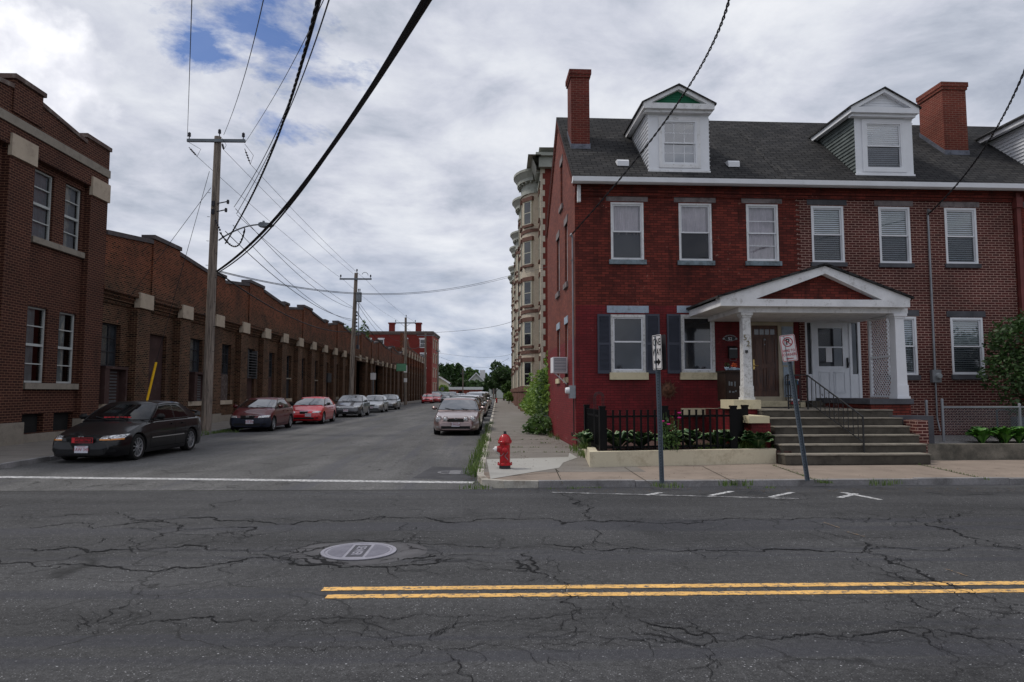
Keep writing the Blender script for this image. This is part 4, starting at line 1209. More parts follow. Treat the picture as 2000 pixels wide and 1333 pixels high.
b = MB(); b.tube([(bx0 + .06, .03, bz0 + HH * .43), (bx0 + .06, -.03, bz0 + HH * .43), (bx0 + .16, -.035, bz0 + HH * .43)], .013, 8); b.box(bx0 + .035, bx0 + .085, .02, .031, bz0 + HH * .38, bz0 + HH * .52)
b.build('handle', M('brass', (0.6, 0.42, 0.15), 0.3, metal=0.9, var=.1), dd)
b = MB(); b.lathe([(.02, 0), (.03, -.02), (0, -.03)], (bx0 + W_ * .5, .03, bz0 + HH * .80), 12, 'y'); b.lathe([(.012, 0), (.02, -.015), (0, -.02)], (bx0 + W_ * .5, .03, bz0 + HH * .73), 12, 'y'); b.build('knocker', m_metal, dd)
# white door with glass and side lights
q = doorR
lx0, lx1, lz0, lz1 = rect(HF, 1591, 1660, 631, 783)
b = MB(); b.box(q[0], q[1], .0, .09, lz1, q[3])
b.box(q[0], q[0] + .06, .0, .09, ZD0, lz1); b.box(q[1] - .08, q[1], .0, .09, ZD0, lz1)
b.box(lx0 - .07, lx0, -.01, .09, ZD0, lz1); b.box(lx1, lx1 + .07, -.01, .09, ZD0, lz1)
b.box(q[0] + .06, lx0 - .07, .02, .06, ZD0, lz0 + .75); b.box(lx1 + .07, q[1] - .08, .02, .06, ZD0, lz0 + .75)
b.box(lx0, lx1, .0, .09, ZD0, lz0)
b.build('door_frame', m_wdoor, H2)
for a0, a1 in ((q[0] + .06, lx0 - .07), (lx1 + .07, q[1] - .08)):
    b = MB(); b.face([(a0, .05, lz0 + .75), (a1, .05, lz0 + .75), (a1, .05, lz1), (a0, .05, lz1)]); b.build('side_light', m_glassd, H2, fix=False)
W_ = lx1 - lx0; HH = lz1 - lz0
gx0, gx1, gz0, gz1 = lx0 + W_ * .13, lx0 + W_ * .82, lz0 + HH * .44, lz0 + HH * .93
b = MB(); b.wall(lx0, lx1, lz0, lz1, [(gx0, gx1, gz0, gz1)], y=.02, rev=.03)
b.box(gx0, gx1, .015, .045, (gz0 + gz1) / 2 - .02, (gz0 + gz1) / 2 + .02)
for (u0, u1) in ((.12, .44), (.54, .86)): panel(b, lx0 + W_ * u0, lx0 + W_ * u1, lz0 + HH * .1, lz0 + HH * .37, .02)
dd = b.build('door', m_wdoor, H2); dd['label'] = 'white door with a large two-part glass'
b = MB(); b.face([(gx0, .045, gz0), (gx1, .045, gz0), (gx1, .045, gz1), (gx0, .045, gz1)]); b.build('door_glass', m_glassd, dd, fix=False)
b = MB(); b.box(gx0 + .22, gx0 + .40, .030, .034, gz0 + .12, gz0 + .55); b.build('notice', M('paper', (0.6, 0.6, 0.62), .8, var=.05), dd)
b = MB(); b.box(lx1 - .09, lx1 - .05, -.02, .02, lz0 + HH * .42, lz0 + HH * .55); b.tube([(lx1 - .07, -.02, lz0 + HH * .44), (lx1 - .07, -.06, lz0 + HH * .47), (lx1 - .07, -.02, lz0 + HH * .53)], .012); b.build('handle', m_black, dd)
x, z = HF.hit(1667, 626, -.01); text('house_number', '51', .13, m_black, H2, Matrix.Translation((x, -.006, z)) @ UP, .003)

# ------------------------------------------------------------------ porch
SC, SP = -2.15, -2.5          # column plane, front of the pediment
P = thing('entrance_porch', 'white gabled entrance porch with peeling left column and lattice side over two doors', 'porch', HF.o, HF.rot)
cl = rect(HF, 1447, 1466.5, 612, 781, SC); cr_ = rect(HF, 1743, 1765, 614, 779, SC)
ex0, zt = HF.hit(1406, 598, SP); ex1, _ = HF.hit(1779, 594, SP); xm_, zpk = HF.hit(1611, 516, SP)
_, z_e0 = HF.hit(1590, 612, SC); _, z_e1 = HF.hit(1590, 585, SP); _, z_fb = HF.hit(1590, 599, SP)
b = MB()
b.box(ex0 + .02, ex1 - .02, SP, -.02, z_fb, z_e1)                      # cornice
b.box(cl[0] - .08, cr_[1] + .08, SC - .12, -.03, z_fb - .13, z_fb - .002)    # frieze
b.box(cl[0] - .04, cr_[1] + .04, SC - .06, SC + .16, z_e0, z_fb - .128)
b.box(cl[0] - .04, cl[0] + .12, SC + .16, -.03, z_e0, z_fb - .128); b.box(cr_[1] - .12, cr_[1] + .04, SC + .16, -.03, z_e0, z_fb - .128)
for x in (ex0, ex1):
    b.prism([(x, z_e1), (x, z_e1 + .06), (xm_, zpk - .05), (xm_, zpk - .24), (x + (xm_ - x) * .34, z_e1)], SP, SP + .28, 'y')
b.build('cornice', m_whitew, P)
b = MB(); b.prism([(ex0 + .3, z_e1), (ex1 - .3, z_e1), (xm_, zpk - .12)], SP + .20, SP + .24, 'y'); b.build('tympanum', m_redold, P)
b = MB(); b.box(ex0 + .1, ex1 - .1, SP + .28, -.02, z_e1, z_e1 + .02); b.build('ceiling', m_whitew, P)
b = MB(); t_ = .055
for x, sg in ((ex0 - .06, 1), (ex1 + .06, -1)):
    b.prism([(x, z_e1 + .02), (x, z_e1 + .02 + t_), (xm_, zpk + .02), (xm_, zpk + .02 - t_)], SP - .06, -.005, 'y')
b.build('roof', m_roof, P)
b = MB()
for (c, mm) in ((cl, m_peel), (cr_, m_white)):
    xa, xb, z0_, z1_ = c; b = MB(); yc = SC
    w_ = (xb - xa) * .9; xc_ = (xa + xb) / 2
    h0, h1 = w_ / 2 * 1.0, w_ / 2 * .86
    zz0, zz1 = z0_ + .0, z1_
    n0 = len(b.v)
    b.box(xc_ - h0 * 1.3, xc_ + h0 * 1.3, yc - h0 * 1.3, yc + h0 * 1.3, zz0, zz0 + .06)
    b.box(xc_ - h0 * 1.12, xc_ + h0 * 1.12, yc - h0 * 1.12, yc + h0 * 1.12, zz0 + .06, zz0 + .34)
    for (za, zb, ha, hb) in ((zz0 + .34, zz1 - .12, h0, h1),):
        q = [(xc_ - ha, yc - ha, za), (xc_ + ha, yc - ha, za), (xc_ + ha, yc + ha, za), (xc_ - ha, yc + ha, za)]
        r_ = [(xc_ - hb, yc - hb, zb), (xc_ + hb, yc - hb, zb), (xc_ + hb, yc + hb, zb), (xc_ - hb, yc + hb, zb)]
        for i in range(4): j = (i + 1) % 4; b.face([q[i], q[j], r_[j], r_[i]])
    b.box(xc_ - h0 * 1.05, xc_ + h0 * 1.05, yc - h0 * 1.05, yc + h0 * 1.05, zz1 - .12, zz1 - .07)
    b.box(xc_ - h0 * 1.3, xc_ + h0 * 1.3, yc - h0 * 1.3, yc + h0 * 1.3, zz1 - .07, zz1 + .0)
    o = b.build('column', mm, P); o['label'] = 'left column with badly peeling white paint' if mm is m_peel else 'right column in clean white paint'
    if mm is m_peel:
        m5 = M('number_brass', (0.2, 0.16, 0.09), 0.4, metal=.6, var=.1)
        for ch, px, py in (('5', 1455.5, 660), ('2', 1461.5, 672)):
            x, z = HF.hit(px, py, SC - h0 - .005); text('house_number', ch, .20, m5, o, Matrix.Translation((x, SC - h0 * .97 - .006, z)) @ UP, .004)
        x, z = HF.hit(1458, 687, SC - h0); bb = MB(); bb.box(x - .03, x + .03, SC - h0 - .03, SC - h0 * .9, z - .035, z + .035); bb.build('doorbell', m_black, o)
# lattice between right column and wall
b = MB(); xl0, _ = HF.hit(1703, 700, -1.0); xl = (cr_[0] + cr_[1]) / 2
zl0, zl1 = cr_[2] + .02, z_e0 - .01
ya, yb_ = SC + .14, -.95; _lat = 1
b.bar((xl, ya, zl0), (xl, ya, zl1), .05); b.bar((xl, yb_, zl0), (xl, yb_, zl1), .07); b.bar((xl, ya, zl0 + .03), (xl, yb_, zl0 + .03), .05); b.bar((xl, ya, zl1 - .03), (xl, yb_, zl1 - .03), .05); b.bar((xl, ya, (zl0 + zl1) / 2), (xl, yb_, (zl0 + zl1) / 2), .05)
b.build('lattice_frame', m_white, P)
b = MB(); Ly, Lz = yb_ - ya, zl1 - zl0; c = -Lz
while c < Ly:
    for sg in (0, 1):
        p0 = max(0, c); p1 = min(Ly, c + Lz)
        if p1 - p0 > .03:
            A = (p0, p0 - c); B = (p1, p1 - c)
            if sg: A, B = (Ly - A[0], A[1]), (Ly - B[0], B[1])
            b.bar((xl + .006 * (2 * sg - 1), ya + A[0], zl0 + A[1]), (xl + .006 * (2 * sg - 1), ya + B[0], zl0 + B[1]), .020, .006, up=(1, 0, 0))
    c += .105
b.build('lattice', m_white, P)
# brick piers of the porch front wall
b = MB()
for (q0, q1) in ((1683, 1697),):
    pass
# ---- plinths and steps
S = thing('front_steps', 'six worn concrete steps rising between low brick piers to the two doors', 'steps', HF.o, HF.rot)
nose = [(883, .345), (865, .53), (847, .71), (830, .885), (814.5, 1.06), (798, 1.235)]
xs0, _ = HF.hit(1512, 890, -4.4)
x_l = cl[1] - .02; x_r = HF.hit(1790, 850, -3.6)[0]
PLX = rect(HF, 1463, 1500, 826, 880, -3.6)[1] + .003
zz_ = [Z, .335, .515, .695, .875, 1.055, 1.235]
s_f = [-4.62, -4.25, -3.92, -3.6, -3.28, -2.94]
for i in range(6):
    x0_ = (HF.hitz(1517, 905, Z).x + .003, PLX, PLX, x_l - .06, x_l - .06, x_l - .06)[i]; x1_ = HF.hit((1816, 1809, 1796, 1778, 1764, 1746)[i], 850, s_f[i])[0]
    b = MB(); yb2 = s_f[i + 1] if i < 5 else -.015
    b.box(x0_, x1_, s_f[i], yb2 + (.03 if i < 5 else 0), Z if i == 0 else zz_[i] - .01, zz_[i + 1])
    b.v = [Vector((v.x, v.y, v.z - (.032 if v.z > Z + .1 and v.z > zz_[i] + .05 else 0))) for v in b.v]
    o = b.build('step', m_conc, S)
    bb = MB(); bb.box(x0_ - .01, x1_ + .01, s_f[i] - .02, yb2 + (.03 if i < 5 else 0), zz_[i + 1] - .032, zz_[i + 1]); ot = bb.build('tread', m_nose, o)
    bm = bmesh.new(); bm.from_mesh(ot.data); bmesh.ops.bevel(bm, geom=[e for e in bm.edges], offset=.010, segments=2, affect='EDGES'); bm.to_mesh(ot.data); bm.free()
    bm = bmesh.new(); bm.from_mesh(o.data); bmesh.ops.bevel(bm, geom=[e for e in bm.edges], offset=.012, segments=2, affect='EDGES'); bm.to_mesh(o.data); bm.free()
b = MB(); b.box(x_l - .45, x_l + .0, SC - .5, -.02, Z, 1.19); b.build('porch_base', m_red, S)
capL = rect(HF, 1415, 1478, 783, 796, SC - .25)
b = MB(); b.box(capL[0] + .12, capL[1] - .02, SC - .55, SC + .35, 1.245, cl[2]); b.build('cap', m_cream, S)
b = MB(); b.box(capL[0] + .2, capL[1] - .06, SC - .501, SC + .3, Z, 1.245); b.build('pier', m_red, S)
pl = rect(HF, 1463, 1500, 826, 880, -3.6)
b = MB(); b.box(pl[0], pl[1], -3.75, SC - .5, Z, pl[3]); b.build('pier', m_red, S)
cp = rect(HF, 1460, 1498, 813, 826, -3.75)
b = MB(); b.box(cp[0], cp[1] + .03, -3.82, SC - .501, pl[3], cp[3]); b.build('cap', m_cream, S)
capR = rect(HF, 1690, 1771, 779, 788, SC - .3)
b = MB(); b.box(capR[0], capR[1] + .05, SC - .5, -.01, capR[2] - .02, cr_[2]); b.build('cap', m_stone2, S)
b = MB(); b.box(capR[0] + .05, capR[1], SC - .45, -.02, Z, capR[2] - .02); b.build('pier', m_redold, S)
lw = rect(HF, 1748, 1808, 812, 860, -2.9)
b = MB(); b.box(x_r - .22, lw[1], -3.2, SC - .45, Z, lw[3]); b.build('side_wall', m_stone2, S)
bp = rect(HF, 1778, 1808, 823, 864, -3.6)
b = MB(); b.box(bp[0] + .1, bp[1], -3.7, -3.2, Z, bp[3] - .05); b.box(bp[0] + .1, bp[0] + .25, -3.7, -3.2, bp[3] - .05, bp[3] + .02); b.box(bp[1] - .12, bp[1], -3.7, -3.2, bp[3] - .05, bp[3] + .02); b.build('pier', m_brk, S)
# thresholds
b = MB(); b.box(fx0 - .25, _l[1] + .1, -.35, -.012, 1.236, fz0); b.build('threshold', m_cream, S)
b = MB(); b.box(q0 if False else doorR[0] - .05, doorR[1] + .25, -.35, -.012, 1.236, lz0); b.build('threshold', m_conc, S)
# door mats
for (xa, xb, cl_) in ((bx0 - .1, bx1 + .1, 'doorstep of the brown door'), (lx1 - .2, lx1 + .75, 'step right of the white door')):
    b = MB(); b.box(xa, xb, -1.0, -.42, 1.236, 1.25)
    o = b.build('door_mat', M('mat_fibre', (0.03, 0.028, 0.025), .95, var=.3, bump=.5)); o.location = HF.o; o.rotation_euler.z = HF.rot
    tag(o, 'dark flat door mat on the ' + cl_, 'door mat', 'door mats on the porch')

# iron hand rail down the middle
b = MB()
p = [HF.hit(1584, 731, -2.5), HF.hit(1605, 734, -2.8)]
xr = HF.hit(1650, 800, -3.8)[0]
ztop0 = HF.hit(1604, 733, -2.75)[1]; zbot = HF.hit(1656, 814, -4.3)[1]
P0, P1, P2 = (xr - .62, -2.35, ztop0 + .02), (xr - .33, -2.75, ztop0), (xr + .12, -4.3, zbot)
def lerp3(a, c, t): return tuple(a[i] + (c[i] - a[i]) * t for i in range(3))
b.bar(P0, P1, .035, .02); b.bar(P1, P2, .035, .02)
lo1 = (P1[0], P1[1], 1.42); lo2 = (P2[0], P2[1], .56)
lo0 = (P0[0], P0[1], 1.42)
b.bar(lo0, lo1, .02); b.bar(lo1, lo2, .02)
b.bar((P0[0], P0[1], 1.235), P0, .028); b.bar((P1[0], P1[1], 1.235), P1, .028); b.bar((P2[0], P2[1], .335), P2, .03)
for i in range(1, 3): t_ = i / 3; b.bar(lerp3(lo0, lo1, t_), lerp3(P0, P1, t_), .013)
for i in range(1, 12): t_ = i / 12; b.bar(lerp3(lo1, lo2, t_), lerp3(P1, P2, t_), .013)
b2 = MB()
for i in range(3, 9):
    t_ = i / 12 + .04; A, B_ = lerp3(lo1, lo2, t_), lerp3(P1, P2, t_)
    for sg in (0, 1):
        cz = lerp3(A, B_, .35 + .3 * sg); pts = []
        for k in range(11):
            a = k / 10 * 5.0; r_ = .045 * (1 - k / 13)
            pts.append((cz[0], cz[1] + math.cos(a) * r_, cz[2] + math.sin(a) * r_ * (1 if sg else -1)))
        b2.tube(pts, .006, 5)
hr = b.build('hand_rail', m_black); b2.build('scroll', m_black, hr)
hr.location = HF.o; hr.rotation_euler.z = HF.rot
tag(hr, 'black wrought iron stair rail with scrollwork down the middle of the steps', 'hand rail')
# ------------------------------------------------------------------ the mill
m_mill = brick('brick_mill', (0.078, 0.033, 0.021), (0.038, 0.019, 0.014), (0.24, 0.155, 0.09), w=.21, h=.075, ms=.0075, smooth=.08, stain=(0.04, 0.028, 0.022), stain_scale=.35, stain_lo=.54,
               fade=(5.2, 6.8, (1.5, 0.98, 0.85)), var=.4, blacks=.3, bump=.7, worn=(0.34, 0.11, 0.07))
m_tall = brick('brick_office', (0.058, 0.020, 0.014), (0.034, 0.013, 0.010), (0.22, 0.11, 0.07), w=.22, h=.080, ms=.0075, smooth=.05, stain=(0.02, 0.010, 0.008), stain_lo=.58, var=.25, bump=.7)
m_blk = M('limestone', (0.43, 0.36, 0.28), .85, var=.12, scale=2, fine=60, bump=.2, dirt=(0.26, 0.21, 0.17), dirt_amt=.2, dirt_scale=2.5)
m_blkd = M('limestone_dirty', (0.27, 0.24, 0.20), .9, var=.2, scale=2, fine=60, bump=.3, dirt=(0.14, 0.12, 0.10), dirt_amt=.3, dirt_scale=2)
m_cop = M('coping', (0.085, 0.075, 0.078), .85, var=.25, scale=1.5, fine=50, bump=.2, dirt=(0.18, 0.15, 0.13), dirt_amt=.15, dirt_scale=2)
m_steel = M('steel_sash', (0.03, 0.03, 0.035), .7, var=.2)
m_ggl = dark_glass('mill_glass', (0.02, 0.024, 0.028), .12, .5)
m_board = M('brown_board', (0.055, 0.030, 0.027), .8, var=.2, scale=1.5, fine=40, bump=.2, dirt=(0.11, 0.085, 0.075), dirt_amt=.1, dirt_scale=3)
m_mott = M('board_flaking', (0.075, 0.055, 0.05), .85, var=.3, scale=4, fine=30, bump=.3, dirt=(0.25, 0.22, 0.2), dirt_amt=.25, dirt_scale=6)
m_alu = M('white_sash', (0.45, 0.47, 0.46), .5, var=.1, bump=.05)

def S_(n): return 27.85 + 3.78 * n - .27      # middle of the n-th pilaster
Y1 = .34                                          # depth of the bay panels behind the pilasters
MILL = thing('mill_building', 'long low dark brick mill with stepped parapet gables and pale stone blocks on its pilasters', 'mill', MF.o, MF.rot)
s_start, s_end = 24.62, S_(21) + .6
Zb, Zc = .0, 5.55
def mod_top(s):
    """parapet height along the front: shallow gables three bays wide with a raised block at the ridge"""
    L = 3.78 * 3; u = (s - S_(-1)) % L
    if u < .55 or u > L - .55: return 7.62
    if 4.2 < u < 6.6: return 8.0
    if u <= 4.2: return 7.38 + (u - .55) / 3.65 * .42
    return 7.80 - (u - 6.6) / (L - .55 - 6.6) * .36
par = MB(); cop = MB()
brk = [s_start]; k = -1
while S_(k) < s_end:
    for d_ in (0, .55, 4.2, 6.6, 3.78 * 3 - .55): 
        v = S_(k) + d_
        if s_start < v < s_end: brk.append(v)
    k += 3
brk = sorted(set(brk)) + [s_end]
for a, c in zip(brk, brk[1:]):
    if c - a < .01: continue
    za, zc = mod_top(a + .001), mod_top(c - .001)
    flat = mod_top((a + c) / 2) in (8.0, 7.62)
    yy = -.06 if flat else 0
    par.prism([(a, Zc), (c, Zc), (c, zc), (a, za)], yy, .38, 'y')
    e = .05 if flat else 0
    cop.prism([(a - e, za), (c + e, zc), (c + e, zc + .17), (a - e, za + .17)], yy - .06, .44, 'y')
# corbelled belt under the parapet
for q, (z0_, z1_, yy) in enumerate(((5.02, 5.14, .26), (5.14, 5.26, .18), (5.26, 5.40, .10), (5.40, 5.56, -.035))):
    par.box(s_start, s_end, yy, Y1 if q < 3 else .3, z0_, z1_)
bays = {}; holes = []; wide = []
def bay_hole(n, w=1.5, z0=1.22, z1=4.25): c = (S_(n) + S_(n + 1)) / 2 + .05; return (c - w / 2, c + w / 2, z0, z1)
G1, G2 = (70.9, 76.3, Zb, 4.95), (82.6, 88.4, Zb, 4.95)
kinds = {-1: 'ac', 0: 'door', 1: 'ac', 2: 'mott', 3: 'louvre', 4: 'board', 5: 'ledge', 6: 'board', 7: 'ledge', 8: 'box', 9: 'win', 10: 'win'}
for n in range(-1, 21):
    h = bay_hole(n) if kinds.get(n) != 'door' else bay_hole(n, 1.5, .55, 4.12)
    if any(h[0] < g[1] + .3 and h[1] > g[0] - .3 for g in (G1, G2)): continue
    if n in (17,): h = (h[0] - .5, h[1] + .5, Zb, 4.3)
    bays[n] = h; holes.append(h)
b = MB(); b.wall(s_start, s_end, Zb, 5.05, holes + [G1, G2], y=Y1, rev=.28)
b.build('wall', m_mill, MILL)
par.build('parapet', m_mill, MILL); cop.build('coping', m_cop, MILL)
b = MB(); b.box(s_start, s_end, 12.0, 12.3, 0, 7.6); b.box(s_end - .3, s_end, Y1 + .4, 12, 0, 7.3); b.face([(s_start, .3, 7.1), (s_end, .3, 7.1), (s_end, 12.2, 7.5), (s_start, 12.2, 7.5)])
b.build('rear_wall', m_mill, MILL)
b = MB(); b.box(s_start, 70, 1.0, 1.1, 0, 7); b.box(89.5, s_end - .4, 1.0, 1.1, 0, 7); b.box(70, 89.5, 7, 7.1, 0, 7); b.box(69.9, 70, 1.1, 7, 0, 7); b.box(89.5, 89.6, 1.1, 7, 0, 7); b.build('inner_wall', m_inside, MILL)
for n in range(0, 21):
    c = S_(n)
    if any(g[0] - .2 < c < g[1] + .2 for g in (G1, G2)):
        zlow = 4.98
    else: zlow = Zb
    b = MB(); b.box(c - .52, c + .52, 0, Y1 + .02, zlow if zlow > 1 else .55, 5.02); p = b.build('pilaster', m_mill, MILL)
    b = MB(); b.box(c - .54, c + .54, -.10, .14, 5.021, 5.62)
    b.build('capital_block', m_blk, p)
    if zlow < 1:
        b = MB(); b.box(c - .56, c + .56, -.05, Y1 + .03, Zb, .55); b.build('stone_foot', m_blkd, p)
for n in range(-1, 21):
    a, c = S_(n) + .56, S_(n + 1) - .56
    if any(a < g[1] and c > g[0] for g in (G1, G2)) or n == 17: continue
    b = MB(); b.box(max(a, s_start), c, Y1 - .08, Y1 + .05, Zb, .42); b.build('stone_footing', m_blkd, MILL)
for n, h in bays.items():
    kd_ = kinds.get(n, 'win' if n % 2 else 'board')
    y_ = Y1 + .16
    if kd_ == 'door':
        b = MB(); b.box(h[0], h[1], y_, y_ + .06, h[2], h[3]); b.box(h[0], h[1], y_ - .012, y_, h[3] - .62, h[3] - .58); b.box(h[0], h[1], y_ - .012, y_, 2.25, 2.29)
        b.build('boarded_doorway', m_board, MILL); continue
    zm = h[2] + (h[3] - h[2]) * .46
    if kd_ != 'door':
        f = MB(); x0, x1 = h[0], h[1]
        f.box(x0, x0 + .06, y_, y_ + .06, zm, h[3]); f.box(x1 - .06, x1, y_, y_ + .06, zm, h[3]); f.box(x0 + .06, x1 - .06, y_, y_ + .06, h[3] - .06, h[3]); f.box(x0 + .06, x1 - .06, y_, y_ + .06, zm, zm + .07)
        for u in (.33, .66): xx = x0 + (x1 - x0) * u; f.box(xx - .02, xx + .02, y_ + .01, y_ + .05, zm + .07, h[3] - .06)
        for u in (.35, .68): zz = zm + (h[3] - zm) * u; f.box(x0 + .06, x1 - .06, y_ + .012, y_ + .048, zz - .018, zz + .018)
        w_ = f.build('window', m_steel, MILL)
        g = MB(); g.face([(x0, y_ + .04, zm), (x1, y_ + .04, zm), (x1, y_ + .04, h[3]), (x0, y_ + .04, h[3])]); g.build('pane', m_ggl, w_, fix=False)
        g = MB(); g.box(x0 - .12, x1 + .12, Y1 - .10, Y1 + .1, h[2] - .22, h[2] - .005); g.build('sill', m_blk if n < 6 else m_blkd, w_)
        if kd_ == 'ac':
            g = MB(); g.box(x0, x0 + .30, Y1 - .32, y_ + .05, h[2], zm - .02); g.box(x1 - .06, x1 + .04, Y1 - .32, y_ + .05, h[2], zm - .02); g.box(x0, x1 + .04, Y1 - .34, y_ + .05, zm - .1, zm + .0); g.box(x0 + .3, x1 - .06, Y1 - .05, y_, h[2], zm - .1)
            g.build('air_conditioner_box', m_board, w_)
            g = MB(); zz = h[2] + .1
            while zz < zm - .2: g.bar((x0 + .38, Y1 - .08, zz), (x1 - .3, Y1 - .08, zz), .03, .06); zz += .12
            g.box(x0 + .34, x1 - .1, Y1 - .12, Y1 - .04, h[2] + .02, h[2] + .06)
            g.build('grille', M('grille_grey', (0.10, 0.10, 0.105), .6), w_)
        else:
            g = MB(); g.box(x0, x1, y_ - .02, y_ + .05, h[2], zm); g.build('lower_panel', m_mott if kd_ == 'mott' else m_board if kd_ in ('louvre', 'board', 'win') else m_steel, w_)
            if kd_ == 'louvre':
                g = MB(); zz = zm - .1
                g.box(x0 - .02, x0 + .05, Y1 - .16, y_, zm - .15, h[3] - .1); g.box(x1 - .05, x1 + .02, Y1 - .16, y_, zm - .15, h[3] - .1)
                while zz < h[3] - .2: g.bar((x0 + .05, Y1 - .1, zz), (x1 - .05, Y1 - .1, zz), .12, .03); g.v[-4:] = g.v[-4:]; zz += .16
                g.build('louvre', M('louvre_grey', (0.085, 0.085, 0.09), .6), w_)
            if kd_ == 'ledge':
                g = MB(); g.box(x0 - .05, x1 + .05, Y1 - .03, y_, zm - .04, zm + .05); g.build('ledge', m_blkd, w_)
            if kd_ == 'box':
                g = MB(); g.box(x0 + .1, x1 - .1, Y1 - .3, y_, zm - .1, zm + .7); g.build('air_conditioner_box', m_steel, w_)
for g_ in (G1, G2):
    b = MB(); b.box(g_[0] - .45, g_[0], -.06, Y1 + .3, 0, g_[3]); b.box(g_[1], g_[1] + .45, -.06, Y1 + .3, 0, g_[3]); b.box(g_[0] - .5, g_[1] + .5, -.08, Y1 + .3, g_[3], g_[3] + .32)
    o = b.build('gateway', m_mill, MILL); b = MB(); b.box(g_[0] - .55, g_[1] + .55, -.12, .1, g_[3] + .32, g_[3] + .44); b.build('gateway_lintel', m_blkd, o)
    b = MB(); b.lathe([(.14, 0), (.14, .9), (.05, 1.0)], (g_[0] - .25, -.25, .15), 10); b.build('guard_post', m_blk, o)

# second, taller stretch of the mill
s2, s3 = s_end + .5, 143.0
M2 = thing('mill_building', 'far two-storey end of the brick mill with slender windows and high pale blocks', 'mill', MF.o, MF.rot)
b = MB(); h2 = []
nb = 8; st = (s3 - s2 - 1) / nb
for i in range(nb):
    c = s2 + .5 + st * (i + .5)
    for (z0_, z1_) in ((1.3, 4.3), (5.2, 7.6)): h2.append((c - .8, c + .8, z0_, z1_))
b.wall(s2, s3, 0, 8.2, h2, y=Y1, rev=.25); b.box(s2, s2 + .3, Y1 + .02, 11.4, 0, 8.8); b.box(s3 - .3, s3, Y1 + .02, 11.4, 0, 8.8); b.box(s2, s3, 11.4, 11.7, 0, 8.8)
b.prism([(s2, 8.2), (s3, 8.2), (s3, 8.8), (s3 - 3, 8.8), (s2 + 10, 9.3), (s2 + 6.5, 10.6), (s2 + 3.2, 10.6), (s2 + 3.2, 11.0), (s2, 11.0)], 0, .4, 'y')
b.face([(s2, .4, 8.6), (s3, .4, 8.6), (s3, 11.5, 8.6), (s2, 11.5, 8.6)])
b.build('wall', m_mill, M2)
b = MB(); b.box(s2 + .4, s3 - .4, 1.2, 1.3, 0, 8); b.build('inner_wall', m_inside, M2)
for i in range(nb + 1):
    c = s2 + .5 + st * i; b = MB(); b.box(c - .5, c + .5, 0, Y1 + .02, 0, 7.6); p = b.build('pilaster', m_mill, M2)
    b = MB(); b.box(c - .55, c + .55, -.08, .1, 7.6, 8.7); b.build('capital_block', m_blk, p)
for h in h2:
    f = MB(); f.box(h[0], h[0] + .08, Y1 + .12, Y1 + .2, h[2], h[3]); f.box(h[1] - .08, h[1], Y1 + .12, Y1 + .2, h[2], h[3]); f.box((h[0] + h[1]) / 2 - .03, (h[0] + h[1]) / 2 + .03, Y1 + .12, Y1 + .2, h[2], h[3])
    f.box(h[0] - .1, h[1] + .1, Y1 - .1, Y1 + .1, h[2] - .2, h[2]); w_ = f.build('window', m_blkd, M2)
    g = MB(); g.face([(h[0], Y1 + .2, h[2]), (h[1], Y1 + .2, h[2]), (h[1], Y1 + .2, h[3]), (h[0], Y1 + .2, h[3])]); g.build('pane', m_ggl, w_, fix=False)

# ---- two-storey office at the corner (nearest, far left)
OFF = thing('office_building', 'two-storey dark maroon brick office with stepped gable and white-framed windows at the left edge', 'office building', MF.o, MF.rot)
t0, t1 = 15.6, 24.62
Yr = .22
wz1 = MF.hit(82, 330, Yr)[1]; 
def orect(px0, px1, py0, py1): return rect(MF, px0, px1, py0, py1, Yr)
ups = [orect(61, 103, 331, 473), orect(126, 160, 361, 495)]; los = [orect(48, 88, 598, 749), orect(112, 147, 610, 749)]
ups = [(21.05, 22.15, 6.0, 8.7), (22.65, 23.75, 6.0, 8.7)]
zs_u = (MF.hit(82, 468, Yr)[1], MF.hit(82, 334, Yr)[1]); zs_l = (MF.hit(70, 748, Yr)[1], MF.hit(70, 600, Yr)[1])
xs_a = (MF.hit(58, 530, Yr)[0], MF.hit(98, 530, Yr)[0]); xs_b = (MF.hit(119, 560, Yr)[0], MF.hit(153, 560, Yr)[0])
mid_s = 20.12
wins = []
for (a, c) in (xs_a, xs_b):
    for zz in (zs_u, zs_l):
        wins.append((a, c, zz[0], zz[1]))
for (a, c) in ((18.20, 19.22), (16.70, 17.60)):
    for zz in (zs_u, zs_l): wins.append((a, c, zz[0], zz[1]))
cel = [(xs_a[0] + .0, xs_a[1] + .05, .38, .98), (xs_b[0] - .05, xs_b[1] + .1, .38, .98)]
zband = MF.hit(185, 326, 0)[1]; ztop_end = MF.hit(195, 283, -.05)[1]; zrake0 = MF.hit(88, 212, 0)[1]; zrake1 = MF.hit(170, 282, 0)[1]; ztopb = 10.86
s_blk = 20.76; s_endb = MF.hit(172, 280, -.05)[0]
b = MB(); b.wall(t0, t1, 0, zband - .6, wins + cel, y=Yr, rev=.22)
b.build('wall', m_tall, OFF)
b = MB(); b.box(t0, t1, 0, .3, zband - .75, zband + .25)
b.prism([(s_blk, zband + .25), (t1, zband + .25), (t1, ztop_end), (s_endb, ztop_end), (s_endb, zrake1), (s_blk, zrake0)], 0, .35, 'y')
b.prism([(2 * mid_s - p[0], p[1]) for p in [(s_blk, zband + .25), (t1 - 0, zband + .25), (t1 - 0, ztop_end), (s_endb, ztop_end), (s_endb, zrake1), (s_blk, zrake0)]][::-1], 0, .35, 'y')
b.box(2 * mid_s - s_blk, s_blk, -.05, .4, zband + .25, ztopb)
b.build('parapet', m_tall, OFF)
